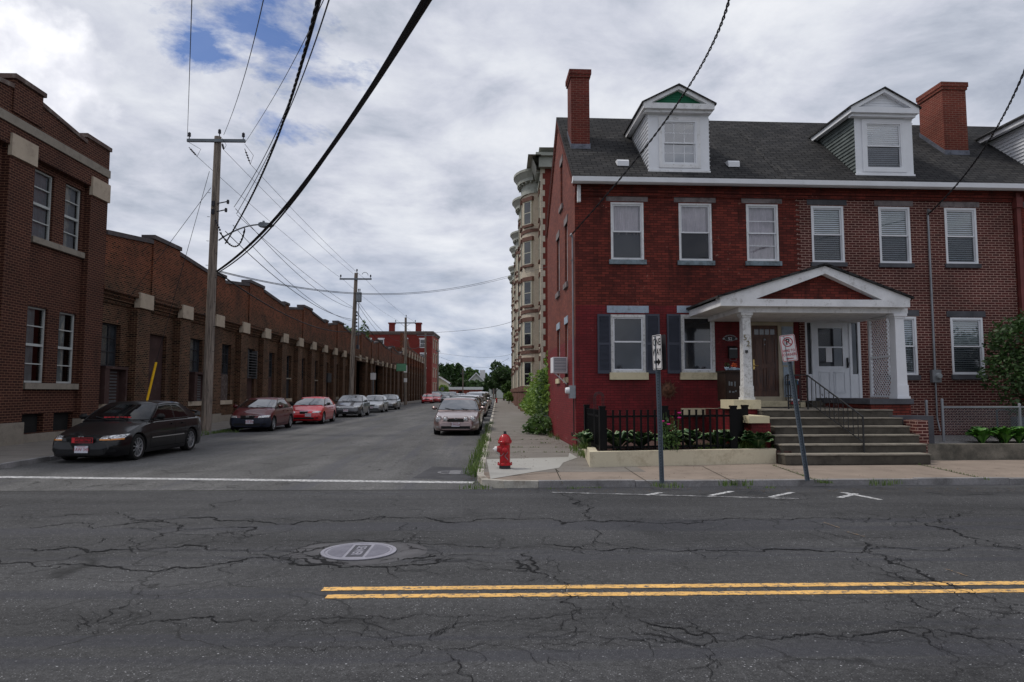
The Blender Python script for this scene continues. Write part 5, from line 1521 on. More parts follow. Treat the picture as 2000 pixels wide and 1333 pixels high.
b = MB(); b.box(t0, t0 + .3, Yr + .02, 11.6, 0, zrake1); b.box(t1 - .3, t1, Yr + .02, 11.6, 0, zrake1); b.box(t0, t1, 11.6, 11.9, 0, zrake1); b.face([(t0, .3, zband), (t1, .3, zband), (t1, 11.8, zband + .3), (t0, 11.8, zband + .3)]); b.build('rear_wall', m_tall, OFF)
b = MB(); b.box(t0 + .4, t1 - .4, .95, 1.05, 0, zband); b.build('inner_wall', m_inside, OFF)
b = MB()
b.box(2 * mid_s - s_blk - .06, s_blk + .06, -.12, .46, ztopb, ztopb + .14)
b.box(s_endb - .05, t1 + .04, -.06, .42, ztop_end, ztop_end + .14)
for sg in (0, 1):
    q = [(s_blk, zrake0), (s_endb - .0, zrake1), (s_endb - .0, zrake1 + .13), (s_blk, zrake0 + .13)]
    if sg: q = [(2 * mid_s - u, v) for u, v in q][::-1]
    b.prism(q, -.05, .42, 'y')
b.build('coping', M('coping_rusty', (0.11, 0.075, 0.065), .85, var=.3, scale=2, dirt=(0.30, 0.27, 0.24), dirt_amt=.3, dirt_scale=2.5), OFF)
b = MB(); b.box(t0, t1 + .02, -.05, .02, zband - .14, zband + .14); b.build('stone_band', m_blkd, OFF)
bz0, bz1 = MF.hit(195, 388, -.05)[1], MF.hit(195, 352, -.05)[1]
piers = [(23.78, t1), (19.85, 20.9)]
piers += [(2 * mid_s - c, 2 * mid_s - a) for a, c in piers]
for (a, c) in [(23.58, t1), (19.52, 20.60), (t0, t0 + 1.03)]:
    b = MB(); b.box(a, c, 0, Yr + .02, .75, zband - .74); p = b.build('pilaster', m_tall, OFF)
    b = MB(); b.box(a - .03, c + .03, -.07, .05, bz0, bz1); b.build('capital_block', m_blk, p)
    b = MB(); b.box(a - .05, c + .05, -.06, Yr + .03, 0, .75); b.build('stone_foot', m_blkd, p)
for wq in wins:
    x0, x1, z0_, z1_ = wq; f = MB(); y_ = Yr + .09
    for (a0, a1, c0, c1) in ((x0, x0 + .05, z0_, z1_), (x1 - .05, x1, z0_, z1_), (x0 + .05, x1 - .05, z1_ - .05, z1_), (x0 + .05, x1 - .05, z0_, z0_ + .06)):
        f.box(a0, a1, y_, y_ + .07, c0, c1)
    for u, t_ in ((.25, .017), (.5, .04), (.75, .017)): zz = z0_ + (z1_ - z0_) * u; f.box(x0 + .05, x1 - .05, y_ - (.01 if u == .5 else -.01), y_ + .06, zz - t_, zz + t_)
    w_ = f.build('window', m_alu, OFF)
    g = MB(); g.face([(x0, y_ + .05, z0_), (x1, y_ + .05, z0_), (x1, y_ + .05, z1_), (x0, y_ + .05, z1_)]); g.build('pane', m_glass, w_, fix=False)
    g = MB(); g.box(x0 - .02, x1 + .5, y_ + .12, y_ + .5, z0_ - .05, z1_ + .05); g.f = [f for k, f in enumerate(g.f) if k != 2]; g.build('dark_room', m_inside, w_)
    g = MB(); curtain(g, x0, x0 + (x1 - x0) * (.60 if z0_ < 4 else .9), z0_ + .05, z1_, y_ + .10, .015, .15); g.build('curtain', M('curtain_grey', (0.26, 0.27, 0.28), .9, var=.2) if z0_ < 4 else m_curt2, w_, fix=False)
for (pa, pb, zz) in ((xs_a[0], xs_b[1], zs_u[0]), (xs_a[0], xs_b[1], zs_l[0])):
    b = MB(); b.box(pa - .1, pb + .1, Yr - .12, Yr + .08, zz - .20, zz - .01); b.build('sill', m_blkd, OFF)
b = MB()
for c in cel: b.face([(c[0], Yr + .2, c[2]), (c[1], Yr + .2, c[2]), (c[1], Yr + .2, c[3]), (c[0], Yr + .2, c[3])])
b.build('cellar_opening', m_inside, OFF, fix=False)
b = MB(); b.box(t0, t1, Yr - .08, Yr + .05, 0, .36); b.build('footing', m_blkd, OFF)

# ------------------------------------------------------------------ bow-fronted apartment house
m_crb = brick('brick_cream', (0.56, 0.49, 0.39), (0.50, 0.43, 0.34), (0.38, 0.32, 0.25), w=.22, h=.075, ms=.006, var=.12, bump=.5, stain=(0.30, 0.22, 0.15), stain_lo=.62)
m_brs = M('brownstone_trim', (0.14, 0.075, 0.058), .9, var=.2, scale=2, bump=.2)
m_corn = M('cornice_grey_green', (0.34, 0.35, 0.31), .7, var=.12, scale=2, bump=.15, dirt=(0.12, 0.12, 0.105), dirt_amt=.2)
m_rside = brick('brick_side_dark', (0.20, 0.040, 0.028), (0.15, 0.032, 0.024), (0.10, 0.03, 0.024), var=.15)
d0 = 52.0
A0 = D(1057, 766.5, d0); A0.z = 0
AF = Frame(A0, R(89.6))       # local x runs away along the street, local +y points to the street (left)... mirrored below
# local frame: x along the facade (away), y: negative = towards the street
AFm = Matrix.Translation(A0) @ Matrix.Rotation(R(-0.3), 4, 'Z')
AP = thing('apartment_house', 'tall cream brick apartment house with round bow fronts, grey cornices and brownstone trim', 'apartment house', A0, R(-0.3))
FL = [1.4, 4.65, 7.95, 11.25, 14.55]; HT = 19.6; LEN = 62
def street(u, o, z): return (-o, u, z)      # u away along the street, o outwards to the street
b = MB(); b.box(0, 12, 0.0, .3, 0, HT + .2); b.box(11.7, 12, .3, LEN, 0, HT); b.box(0, 12, LEN - .3, LEN, 0, HT); b.face([(0, 0, HT), (12, 0, HT), (12, LEN, HT), (0, LEN, HT)]); b.build('side_wall', m_rside, AP)
b = MB(); zz = 2.0; i = 0
while zz < HT - .6:
    w_ = .34 if i % 2 else .16
    b.box(-.02, w_, -.03, .02, zz, zz + .44); zz += .45; i += 1
b.build('quoins', m_crb, AP)
bows = [4.5, 12.0, 25.5, 33.2, 46.5, 54.5]; BR = 1.95; BO = .55
def outl():
    """outline of the front seen from above: flat wall with rounded bows"""
    pts = [(0, 0)]
    for c in bows:
        a0 = math.asin(min(1, BO / BR)) if False else 0
        n = 12
        for k in range(n + 1):
            a = math.pi * (k / n)
            pts.append((c - BR * math.cos(a), 1.35 * math.sin(a)))
    pts.append((LEN, 0)); return pts
OUT = outl()
def skirt(b, off, z0_, z1_, off2=None):
    off2 = off if off2 is None else off2
    def P_(o_):
        r_ = []
        for i, p in enumerate(OUT):
            a = Vector(OUT[max(i - 1, 0)]); c = Vector(OUT[min(i + 1, len(OUT) - 1)]); d_ = (c - a).normalized(); n_ = Vector((-d_.y, d_.x))
            r_.append(Vector(p) + n_ * o_)
        r_[0].x = -o_; r_[-1].x = LEN + o_
        return r_
    A, B_ = P_(off), P_(off2)
    for i in range(len(A) - 1):
        b.face([street(A[i].x, A[i].y, z0_), street(A[i + 1].x, A[i + 1].y, z0_), street(B_[i + 1].x, B_[i + 1].y, z1_), street(B_[i].x, B_[i].y, z1_)])
    return A, B_
def ring(b, off, z0_, z1_):
    A, _ = skirt(b, off, z0_, z1_)
    for z in (z0_, z1_):
        for i in range(len(A) - 1):
            b.face([street(OUT[i][0], OUT[i][1] - .05, z), street(OUT[i + 1][0], OUT[i + 1][1] - .05, z), street(A[i + 1].x, A[i + 1].y, z), street(A[i].x, A[i].y, z)])
b = MB(); skirt(b, 0, 2.0, HT - 1.6); b.build('wall', m_crb, AP, fix=False)
b = MB(); skirt(b, .12, 0, 2.0); ring(b, .2, 1.7, 2.1); b.build('basement_wall', m_brs, AP, fix=False)
for z in (5.0, 8.3, 14.9): b = MB(); ring(b, .06, z - .25, z + .02); b.build('belt_course', m_brs, AP, fix=False)
b = MB()
skirt(b, .02, HT - 1.6, HT - .5); ring(b, .12, HT - 1.75, HT - 1.6); ring(b, .35, HT - .75, HT - .5); skirt(b, .35, HT - .5, HT - .05, .62); ring(b, .66, HT - .05, HT + .15)
k_ = 0
for i in range(len(OUT) - 1):
    p, q = Vector(OUT[i]), Vector(OUT[i + 1]); L_ = (q - p).length; d_ = (q - p) / max(L_, 1e-6); n_ = Vector((-d_.y, d_.x)); m_ = int(L_ / .3)
    for j in range(m_):
        c = p + d_ * (j + .5) * L_ / m_; c2 = c + n_ * .30
        b.bar(street(c.x, c.y, HT - .83), street(c2.x, c2.y, HT - .83), .12, .14)
b.box(-.4, 12, -.8, 0, HT + .2, HT + .45); b.prism([(-.5, HT - .6), (-.5, HT + .5), (-1.0, HT + .75), (-.05, HT + .75), (-.02, HT - .6)], 0.0 - .15, 12, 'x'); b.face([(-1, -1, HT + .2), (0, -1, HT + .2), (0, LEN, HT + .2), (-1.0, LEN, HT + .2)])
b.build('cornice', m_corn, AP, fix=False)
def apw(u, o, ang, z, wd=.95, h=1.95):
    """window lying on the bow at angle ang (0 = facing the viewer up the street, 90 = facing the street)"""
    m_ = Matrix.Translation(Vector(street(u, o, z))) @ Matrix.Rotation(R(-ang), 4, 'Z')
    f = MB(); y_ = -.02
    for (a0, a1, c0, c1) in ((-wd / 2, -wd / 2 + .1, 0, h), (wd / 2 - .1, wd / 2, 0, h), (-wd / 2 + .1, wd / 2 - .1, h - .1, h), (-wd / 2 + .1, wd / 2 - .1, 0, .08), (-wd / 2 + .1, wd / 2 - .1, h / 2 - .03, h / 2 + .03)): f.box(a0, a1, y_ - .03, .2, c0, c1)
    f.xf(m_); w_ = f.build('window', M('window_cream_frame', (0.45, 0.44, 0.36), .6, var=.1), AP)
    g = MB(); g.face([(-wd / 2, y_ - .01, 0), (wd / 2, y_ - .01, 0), (wd / 2, y_ - .01, h), (-wd / 2, y_ - .01, h)]); g.xf(m_); g.build('pane', m_glassd, w_, fix=False)
    g = MB(); g.box(-wd / 2 - .12, wd / 2 + .12, -.10, .2, h + .002, h + .34); g.xf(m_); g.build('lintel', m_brs, w_)
    g = MB(); g.box(-wd / 2 - .1, wd / 2 + .1, -.12, .2, -.2, -.002); g.xf(m_); g.build('sill', m_brs, w_)
for bi, c in enumerate(bows):
    for fz in FL:
        for a in ((40, 90, 140) if bi == 0 else (40, 90)):
            aa = R(a); u = c - BR * math.cos(aa); o_ = 1.35 * math.sin(aa)
            nx, ny = math.cos(aa) / BR, math.sin(aa) / 1.35; nn = math.degrees(math.atan2(ny, nx))
            apw(u, o_, nn, fz + .75, .95 if a != 90 else 1.0)
for u in (1.2, 8.3, 18.7, 29.4, 39.8, 50.5):
    for fz in FL: apw(u, 0, 90, fz + .75, .8)
for u in (18.7, 39.8):
    for k, fz in enumerate(FL[1:]):
        e = thing('fire_escape', 'x', 'fire escape', A0, R(-0.3), 'fire escapes on the cream apartment house')
        e['label'] = f"black fire escape balcony, {('lowest', 'second lowest', 'second highest', 'topmost')[k]} of the {'nearer' if u < 20 else 'farther'} stack on the cream house"
        z = fz + .35; g = MB(); g.box(-1.25, -.02, u - 1.6, u + 1.6, z, z + .05); g.build('platform', m_black, e)
        g = MB()
        for zz in (z + .5, z + 1.0): g.bar((-1.22, u - 1.6, zz), (-1.22, u + 1.6, zz), .03); g.bar((-1.22, u - 1.6, zz), (0, u - 1.6, zz), .03); g.bar((-1.22, u + 1.6, zz), (0, u + 1.6, zz), .03)
        for i in range(11): g.bar((-1.22, u - 1.6 + .32 * i, z), (-1.22, u - 1.6 + .32 * i, z + 1.0), .022)
        for i in range(4): g.bar((-1.22 + .35 * i, u - 1.6, z), (-1.22 + .35 * i, u - 1.6, z + 1.0), .022)
        g.build('railing', m_black, e)
        for q_ in (-1.4, 1.4): g = MB(); g.bar((-1.1, u + q_, z), (0, u + q_, z - 1.0), .05); g.build('bracket', m_black, e)

# ------------------------------------------------------------------ far red brick tenement
fr_c = D(843, 766.5, 150); fr_c.z = 0
RB = thing('tenement_block', 'distant four-storey dark red brick apartment block with white windows beyond the mill', 'apartment building', fr_c, R(-1.2))
m_far = brick('brick_far', (0.22, 0.035, 0.028), (0.17, 0.030, 0.025), (0.12, 0.03, 0.025), var=.15)
m_far2 = brick('brick_far_side', (0.36, 0.10, 0.075), (0.30, 0.08, 0.06), (0.2, 0.07, 0.06), var=.15)
zt_ = (766 - 650) / F * 150 + EYE
b = MB(); wh = []
for fl in range(4):
    z = 1.7 + fl * (zt_ - 1.8) / 4
    for x in ((-2.1, -6.0, -11.2, -14.0, -18.2, -21.5) if fl == 3 else (-1.9,)):
        wh.append((x - .6, x + .6, z, z + 1.9))
b.wall(-26, 0, 0, zt_, wh, y=0, rev=.15); b.build('front_wall', m_far, RB)
b = MB(); b.face([(0, 0, 0), (0, 14, 0), (0, 14, zt_), (0, 0, zt_)]); b.face([(-26, 0, 0), (-26, 14, 0), (-26, 14, zt_), (-26, 0, zt_)]); b.face([(-26, 14, 0), (0, 14, 0), (0, 14, zt_), (-26, 14, zt_)]); b.build('side_wall', m_far2, RB, fix=False)
b = MB(); b.box(-26.2, .3, -.3, 14.2, zt_, zt_ + .35); b.box(-26.1, .15, -.15, 14.1, zt_ - .35, zt_); b.build('cornice', M('far_cornice', (0.14, 0.11, 0.10), .8), RB)
for x in (-3.5, -9.5): b = MB(); b.box(x - .6, x + .6, 3, 4.2, zt_ + .3, zt_ + 2.6); b.box(x - .75, x + .75, 2.85, 4.35, zt_ + 2.3, zt_ + 2.601); b.build('chimney', m_far, RB)
for h in wh:
    f = MB(); 
    for (a0, a1, c0, c1) in ((h[0], h[0] + .12, h[2], h[3]), (h[1] - .12, h[1], h[2], h[3]), (h[0], h[1], h[3] - .12, h[3]), (h[0], h[1], h[2], h[2] + .12), (h[0], h[1], (h[2] + h[3]) / 2 - .05, (h[2] + h[3]) / 2 + .05)): f.box(a0, a1, -.03, .1, c0, c1)
    f.box(h[0] - .15, h[1] + .15, -.08, .1, h[3], h[3] + .3)
    w_ = f.build('window', m_white, RB); g = MB(); g.face([(h[0], .06, h[2]), (h[1], .06, h[2]), (h[1], .06, h[3]), (h[0], .06, h[3])]); g.build('pane', m_glassd, w_, fix=False)
for fl in range(4):
    z = 1.7 + fl * (zt_ - 1.8) / 4
    for y in (2.5, 6.5, 10.5): b = MB(); b.box(-.05, .1, y - .6, y + .6, z, z + 1.9); b.box(-.05, .22, y - .8, y + .8, z + 1.9, z + 2.2); b.build('window', m_blk, RB)

# ---- low garage, far houses
gp = D(885, 766.5, 178); gp.z = 0
GA = thing('garage_building', 'low flat-roofed red brick garage with a white roof band, far end of the street', 'garage', gp, 0)
b = MB(); xa, xb = (882 - 1000) / F * 178 - gp.x + .0, (941 - 1000) / F * 178 - gp.x
xa, xb = D(876, 766, 178).x - gp.x, D(941, 766, 178).x - gp.x
b.wall(xa, xb, 0, 2.3, [(1.3, 2.4, 0, 1.9)], y=0, rev=.4); b.box(xa, xa + .2, .02, 8, 0, 2.3); b.box(xb - .2, xb, .02, 8, 0, 2.3); b.box(xa, xb, 8, 8.2, 0, 2.3); b.box(xa, xb, .6, .7, 0, 2.3); b.build('wall', m_far2, GA)
b = MB(); b.box(xa - .3, xb + .3, -.35, 8.5, 2.3, 3.0); b.build('roof', m_white, GA)
b = MB(); b.box(-2.2, -.6, -.02, .1, 0, 1.8); b.box(1.3, 2.4, .2, .3, 0, 1.9); b.build('door', m_glassd, GA)

def house(name, label, px, dist, w_, d_, h, rh, mw, mr, rz=0, chim=True):
    p = D(px, 766.5, dist); p.z = 0
    t = thing(name, label, 'house', p, rz)
    b = MB(); b.prism([(-w_ / 2, 0), (w_ / 2, 0), (w_ / 2, h), (0, h + rh), (-w_ / 2, h)], 0, d_, 'y'); b.build('wall', mw, t)
    b = MB()
    for sg in (-1, 1): b.prism([(sg * (w_ / 2 + .5), h - .3), (0, h + rh + .05), (0, h + rh + .35), (sg * (w_ / 2 + .55), h)], -.5, d_ + .5, 'y')
    b.build('roof', mr, t)
    b = MB()
    for sg in (-1, 1): b.prism([(sg * (w_ / 2 + .6), h - .35), (0, h + rh - .02), (0, h + rh + .38), (sg * (w_ / 2 + .6), h + .05)], -.6, -.5, 'y')
    b.build('bargeboard', m_white, t)
    for x in (-w_ / 4, w_ / 4):
        for z in (1.2, 4.0):
            if z + 1.5 < h: b = MB(); b.box(x - .5, x + .5, -.04, .05, z, z + 1.5); b.build('window', m_glassd, t)
    if chim: b = MB(); b.box(w_ * .22, w_ * .22 + 1.6, 3, 4.2, h, h + rh + 1.2); b.build('chimney', m_whitew, t)
    return t
m_clap = M('clapboard_white', (0.55, 0.56, 0.54), .7, var=.06); m_rbrown = M('roof_brown', (0.13, 0.11, 0.10), .9, var=.2)
house('gabled_house', 'white gabled house with a brown roof and broad chimney among the far trees', 930, 205, 4.6, 9, 4.6, 2.6, m_clap, m_rbrown)
house('gabled_house', 'small cream house wall showing right of the red tenement block', 858, 185, 4.5, 8, 4.2, 1.4, M('clapboard_cream', (0.6, 0.58, 0.44), .7, var=.06), m_rbrown, 0, False)
house('gabled_house', 'pale house half hidden behind the dark trees right of the end of the street', 977, 190, 7.5, 8, 3.0, 1.6, m_clap, m_rbrown, 0, False)

# ------------------------------------------------------------------ far trees
def ftree(px, dist, top_py, w_px, label, mat, seed, n=2600, cat='trees at the end of the street', base=.18, leaf=None, depth=None):
    p = D(px, 766.5, dist); p.z = -.05; h = D(px, top_py, dist).z; rw = w_px / F * dist / 2
    L_ = blob_lobes(0, 0, h * (base + (1 - base) / 2), rw, depth or rw, h * (1 - base) / 2, 9, seed)
    return tree('broadleaf_tree', label, p, h, L_, n, leaf or max(.16, dist / 520), mat, seed, h * .022, cat)
ftree(868, 200, 706, 34, 'dark green tree rising right beside the red tenement block', m_leafd, 1, 3200)
ftree(888, 215, 708, 36, 'tallest dark tree in the row behind the low garage', m_leafd, 2, 3200)
ftree(915, 230, 716, 44, 'lighter green tree behind the utility pole at the street end', m_leafm, 3, 3200)
ftree(938, 240, 724, 30, 'grey-green tree peeking over the gabled white house', m_leafm, 4, 2200)
ftree(902, 192, 738, 26, 'low dark tree left in front of the gabled white house', m_leafd, 5, 2200)
ftree(925, 186, 740, 30, 'bushy dark tree directly in front of the gabled white house', m_leafd, 6, 2600)
ftree(945, 182, 742, 26, 'dark tree between the gabled white house and the big street tree', m_leafd, 7, 2200)
ftree(866, 170, 750, 20, 'small bright green tree behind the round sign at the street end', m_leafl, 8, 1500, base=.1)
ftree(984, 128, 704, 64, 'big dark spreading street tree beside the cream apartment house', m_leafd, 9, 5200, depth=4, base=.3)
ftree(968, 150, 722, 44, 'dark tree just left of the big street tree, hanging over the pavement', m_leafd, 10, 3400, base=.28)
ftree(990, 118, 745, 18, 'small tree close against the far end of the cream apartment house', m_leafm, 11, 1500)
for k, (px, tp) in enumerate(((622, 652), (655, 630), (672, 636), (705, 634))):
    ftree(px, 92 + k * 4, tp - 6, 34, ('leafy tree top behind the mill roof, just left of the second utility pole', 'tree crown rising highest behind the mill parapet', 'tree crown behind the mill parapet close to the second utility pole', 'low tree crown behind the mill roof right of the second utility pole')[k], m_leafm, 20 + k, 1400, 'trees behind the mill', base=.45)
    col.objects[-1]
for o in [c for c in col.objects if c.get('group') == 'trees behind the mill']: pass
# clipped bush at the far pavement
p = D(1000 - 7, 766.5, 92); p = D(994, 766.5, 92); p.z = Z
t = thing('clipped_bush', 'rounded bright green bush at the far end of the pavement', 'bush', p)
b = MB(); leaf_cloud(b, blob_lobes(0, 0, 1.0, .75, .9, 1.0, 6, 31), 2600, .08, 31); b.build('foliage', m_leafl, t, fix=False, uv=False)
b = MB(); b.tube([(0, 0, -.1), (0, 0, .8)], .06, 6); b.build('stem', m_bark, t)
# wood masses left and right so that no bare horizon shows
b = MB()
for i in range(70):
    x = -260 + i * 8 + rnd.uniform(-2, 2)
    if -26 < x < 14 and False: continue
    hh = rnd.uniform(6, 9); leaf_cloud(b, [((x, 290 + rnd.uniform(-8, 8), hh * .5), (6.5, 5, hh * .55))], 500, .75, i)
tag(b.build('distant_wood', m_leafd, fix=False, uv=False), kind='stuff')
# ------------------------------------------------------------------ cars
m_tyre = M('tyre', (0.012, 0.012, 0.012), .85, var=.2, bump=.2)
m_rim = M('rim_alloy', (0.42, 0.43, 0.45), .35, metal=.75, var=.1, bump=0)
m_chrome = M('chrome', (0.75, 0.75, 0.77), .12, metal=1, var=.03, bump=0)
m_cglass = dark_glass('car_glass', (0.006, 0.007, 0.008), .015, .5, .0)
m_wglass = dark_glass('windscreen_glass', (0.006, 0.007, 0.008), .02, .5, .12); m_wglass.node_tree.nodes['Principled BSDF'].inputs['IOR'].default_value = 3.6
m_plastic = M('black_plastic', (0.012, 0.012, 0.013), .55, var=.15, bump=.1)
m_lamp = NT('lamp_glass'); m_lamp.l(m_lamp.ramp(m_lamp.noise(m_lamp.coord(), 22, 3, .7), [(.35, (0.14, 0.15, 0.16)), (.5, (0.5, 0.5, 0.5)), (.62, (0.85, 0.85, 0.85))]), m_lamp.b.inputs['Base Color'])
m_lamp.b.inputs['Roughness'].default_value = .08; m_lamp.b.inputs['Metallic'].default_value = .35; m_lamp.b.inputs['Coat Weight'].default_value = 1; m_lamp = m_lamp.m
m_amber = M('amber_lamp', (0.55, 0.20, 0.03), .2, var=.1, coat=1, bump=0)
m_plate = M('plate_white', (0.60, 0.60, 0.66), .5, var=.08, bump=0); m_platered = M('plate_red', (0.35, 0.03, 0.04), .5, bump=0)
m_seam = M('seam', (0.006, 0.006, 0.006), .9, bump=0)


def sm(a, b, x):
    t = min(1, max(0, (x - a) / (b - a))); return t * t * (3 - 2 * t)


def interp(tab, x):
    if x >= tab[0][0]: return tab[0][1]
    for (xa, ya), (xb, yb) in zip(tab, tab[1:]):
        if x >= xb:
            t = (xa - x) / (xa - xb); t = t * t * (3 - 2 * t) * .35 + t * .65
            return ya + (yb - ya) * t
    return tab[-1][1]


def car(label, p, mp, group='parked cars', pos=(0, 0), rz=0, plate=None, emblem=None, lights='wide', extra=None, name='parked_car', cat='car'):
    L, Wd, H = p['L'], p['W'], p['H']; hl = L / 2; gc = p.get('gc', .17)
    wr = p.get('wr', .315); xf_, xr_ = hl - p.get('of', .92), -hl + p.get('orr', 1.0)
    hood0, hood1, belt, tail = p['hood0'], p['hood1'], p['belt'], p['tail']
    cowl, rf, rr, deck = p['cowl'], p['rf'], p['rr'], p['deck']         # x stations measured from the middle
    t = thing(name, label, cat, (pos[0], pos[1], 0), rz, group)
    top = [(hl, .50), (hl - .05, .60), (hl - .16, hood0 - .03), (hl - .34, hood0), (cowl + .05, hood1), (cowl - .4, belt), (deck + .1, belt + .02), (deck - .1, tail), (-hl + .16, tail - .02), (-hl + .05, tail - .14), (-hl, .58)]
    def hw(x):
        w = Wd / 2; f = max(0, (x - (hl - .85)) / .85); r = max(0, (-hl + .7 - x) / .7)
        return w * (1 - .30 * f ** 2.6 - .24 * r ** 2.6)
    def zb(x): return gc + .06 * sm(hl - .25, hl, x) + .10 * sm(-hl + .3, -hl, x)
    xs = []
    n = 46
    for i in range(n + 1):
        u = i / n; xs.append(hl * math.cos(math.pi * u))
    xs = sorted(set([round(x, 4) for x in xs] + [round(hl - d_, 4) for d_ in (.03, .08, .14, .22)]), reverse=True)
    nb_ = 20
    def section(x):
        w = hw(x); zt_ = interp(top, x); z0 = zb(x); sh = min(zt_ - .03, max(z0 + .2, interp(top, x) - .05))
        cr = .05 if zt_ > .62 else .02
        zs = zt_ - cr; m = z0 + (zs - z0) * .55
        half = [(0, z0), (w - .16, z0), (w - .05, z0 + .03), (w - .015, z0 + .12), (w, z0 + (m - z0) * .7), (w, m), (w - .008, m + (zs - m) * .3), (w - .022, zs - (zs - m) * .35), (w - .05, zs - .03), (w - .11, zs + cr * .35), (w * .62, zt_ - cr * .28), (w * .3, zt_ - cr * .06), (0, zt_)]
        return half
    bmv = MB(); rings = []
    for x in xs:
        h = section(x); ring_ = [(x, y, z) for y, z in h] + [(x, -y, z) for y, z in h[-2:0:-1]]
        rings.append([len(bmv.v) + i for i in range(len(ring_))]); bmv.v += [Vector(q) for q in ring_]
    m_ = len(rings[0])
    for a, c in zip(rings, rings[1:]):
        for i in range(m_): j = (i + 1) % m_; bmv.f.append((a[i], a[j], c[j], c[i]))
    bmv.f.append(tuple(rings[0])); bmv.f.append(tuple(reversed(rings[-1])))
    bvh = BVHTree.FromPolygons(bmv.v, bmv.f)
    # body with wheel openings cut out
    me = bmv.mesh('body', mp, uv=False)
    ob = bpy.data.objects.new('tmp', me); col.objects.link(ob)
    cut = MB()
    for x in (xf_, xr_):
        for s in (1, -1):
            y0, y1 = sorted((s * (Wd / 2 - .26), s * (Wd / 2 + .2)))
            cut.lathe([(0.001, y0), (wr + .05, y0), (wr + .05, y1), (0.001, y1)], (x, 0, wr), 28, 'y')
    cme = cut.mesh('cut', m_plastic, uv=False)
    co_ = bpy.data.objects.new('tmpc', cme); col.objects.link(co_)
    mod = ob.modifiers.new('b', 'BOOLEAN'); mod.object = co_; mod.solver = 'EXACT'; mod.operation = 'DIFFERENCE'
    try: mod.material_mode = 'TRANSFER'
    except Exception: pass
    dg = bpy.context.evaluated_depsgraph_get()
    nm = bpy.data.meshes.new_from_object(ob.evaluated_get(dg))
    bpy.data.objects.remove(ob); bpy.data.objects.remove(co_)
    for pl_ in nm.polygons: pl_.use_smooth = True
    nm.set_sharp_from_angle(angle=R(32)); nm.name = 'body'
    if p.get('mask'):
        nm.materials.append(p['mask']); mi = len(nm.materials) - 1
        for pl_ in nm.polygons:
            c = pl_.center
            if c.x > xf_ + wr + .03 and c.z < hood0 - .12 and pl_.material_index == 0: pl_.material_index = mi
    body = link('body', nm, t)
    # upper body
    yb, yr = Wd / 2 - .075, Wd / 2 - p.get('tumble', .26); dk = p.get('glassrear', deck)
    NF, NS = 8, 12
    us = [0, .035, .12, .25, .38, .50, .535, .64, .74, .84, .93, 1.0] if not p.get('wagon') else [0, .03, .12, .22, .33, .40, .43, .55, .66, .69, .82, .96]
    us = us + [1.0] if us[-1] != 1.0 else us
    NS = len(us) - 1
    ring_s = []
    fseg = [(-1 + 2 * i / NF) for i in range(NF + 1)]
    for y in fseg[:-1]: ring_s.append(('f', y))
    for u in us[:-1]: ring_s.append(('r', u))
    for y in [-v for v in fseg][:-1]: ring_s.append(('b', y))
    for u in us[::-1][:-1]: ring_s.append(('l', u))
    def rp(kind, v, lvl):
        t_ = lvl; zr = H - .055; bul = .035 * math.sin(math.pi * min(1, t_))
        yw = yb + (yr - yb) * t_ + bul * .7
        xF = cowl + (rf - cowl) * t_; xB = dk + (rr - dk) * t_
        if kind == 'f': y = v * yw; x = xF + .10 * (1 - v * v) + bul
        elif kind == 'b': y = v * yw; x = xB - .07 * (1 - v * v) - bul
        elif kind == 'r': x = xF + (xB - xF) * v; y = yw
        else: x = xF + (xB - xF) * v; y = -yw
        zlo = interp(top, x) - (.075 if kind in 'rl' else .03)
        if kind in 'rl': zlo = min(zlo, belt - .05)
        zlo = min(zlo, belt)
        zr2 = zr - (.02 * (v * v) if kind in 'fb' else .02 + .035 * (2 * v - 1) ** 2)
        z = zlo + (zr2 - zlo) * t_
        return Vector((x, y, z))
    lv = [0, .10, .22, .36, .5, .64, .78, .90, 1.0]
    GV = [[rp(k, v, l) for k, v in ring_s] for l in lv]
    nr = len(ring_s)
    cx = (rf + rr) / 2
    for sc_, zz in ((.96, .018), (.82, .036), (.5, .050), (.2, .055)):
        base = GV[8]
        GV.append([Vector((cx + (q.x - cx) * sc_, q.y * sc_, min(H, q.z + zz))) for q in base])
    parts = {'roof': MB(), 'windshield': MB(), 'rear_window': MB()}
    for sname in ('fr', 'rr', 'fl', 'rl'): parts['side_window_' + sname] = MB()
    if p.get('wagon'): parts['side_window_xr'] = MB(); parts['side_window_xl'] = MB()
    bl_a, bl_b = (5, 6)
    for li in range(len(GV) - 1):
        for i in range(nr):
            j = (i + 1) % nr; q = [GV[li][i], GV[li][j], GV[li + 1][j], GV[li + 1][i]]
            k, v = ring_s[i]; dst = 'roof'
            if 1 <= li < 7:
                if k == 'f' and 0 < i < NF - 0 and True:
                    dst = 'windshield'
                if k == 'f' and i == 0: dst = 'windshield'
                if k == 'b': 
                    bi = i - NF - NS
                    dst = 'rear_window' if 0 < bi < NF - 1 else 'roof'
                if k in 'rl':
                    si = i - NF if k == 'r' else NS - 1 - (i - 2 * NF - NS)
                    lastg = NS - 2 if not p.get('wagon') else NS - 1
                    if p.get('wagon'):
                        if 1 <= si < 5: dst = 'side_window_f' + k
                        elif 6 <= si < 8: dst = 'side_window_r' + k
                        elif 9 <= si < 11: dst = 'side_window_x' + k
                    else:
                        if 1 <= si < bl_a: dst = 'side_window_f' + k
                        elif bl_b <= si < lastg: dst = 'side_window_r' + k
            parts[dst].face(q)
    parts['roof'].face(GV[-1])
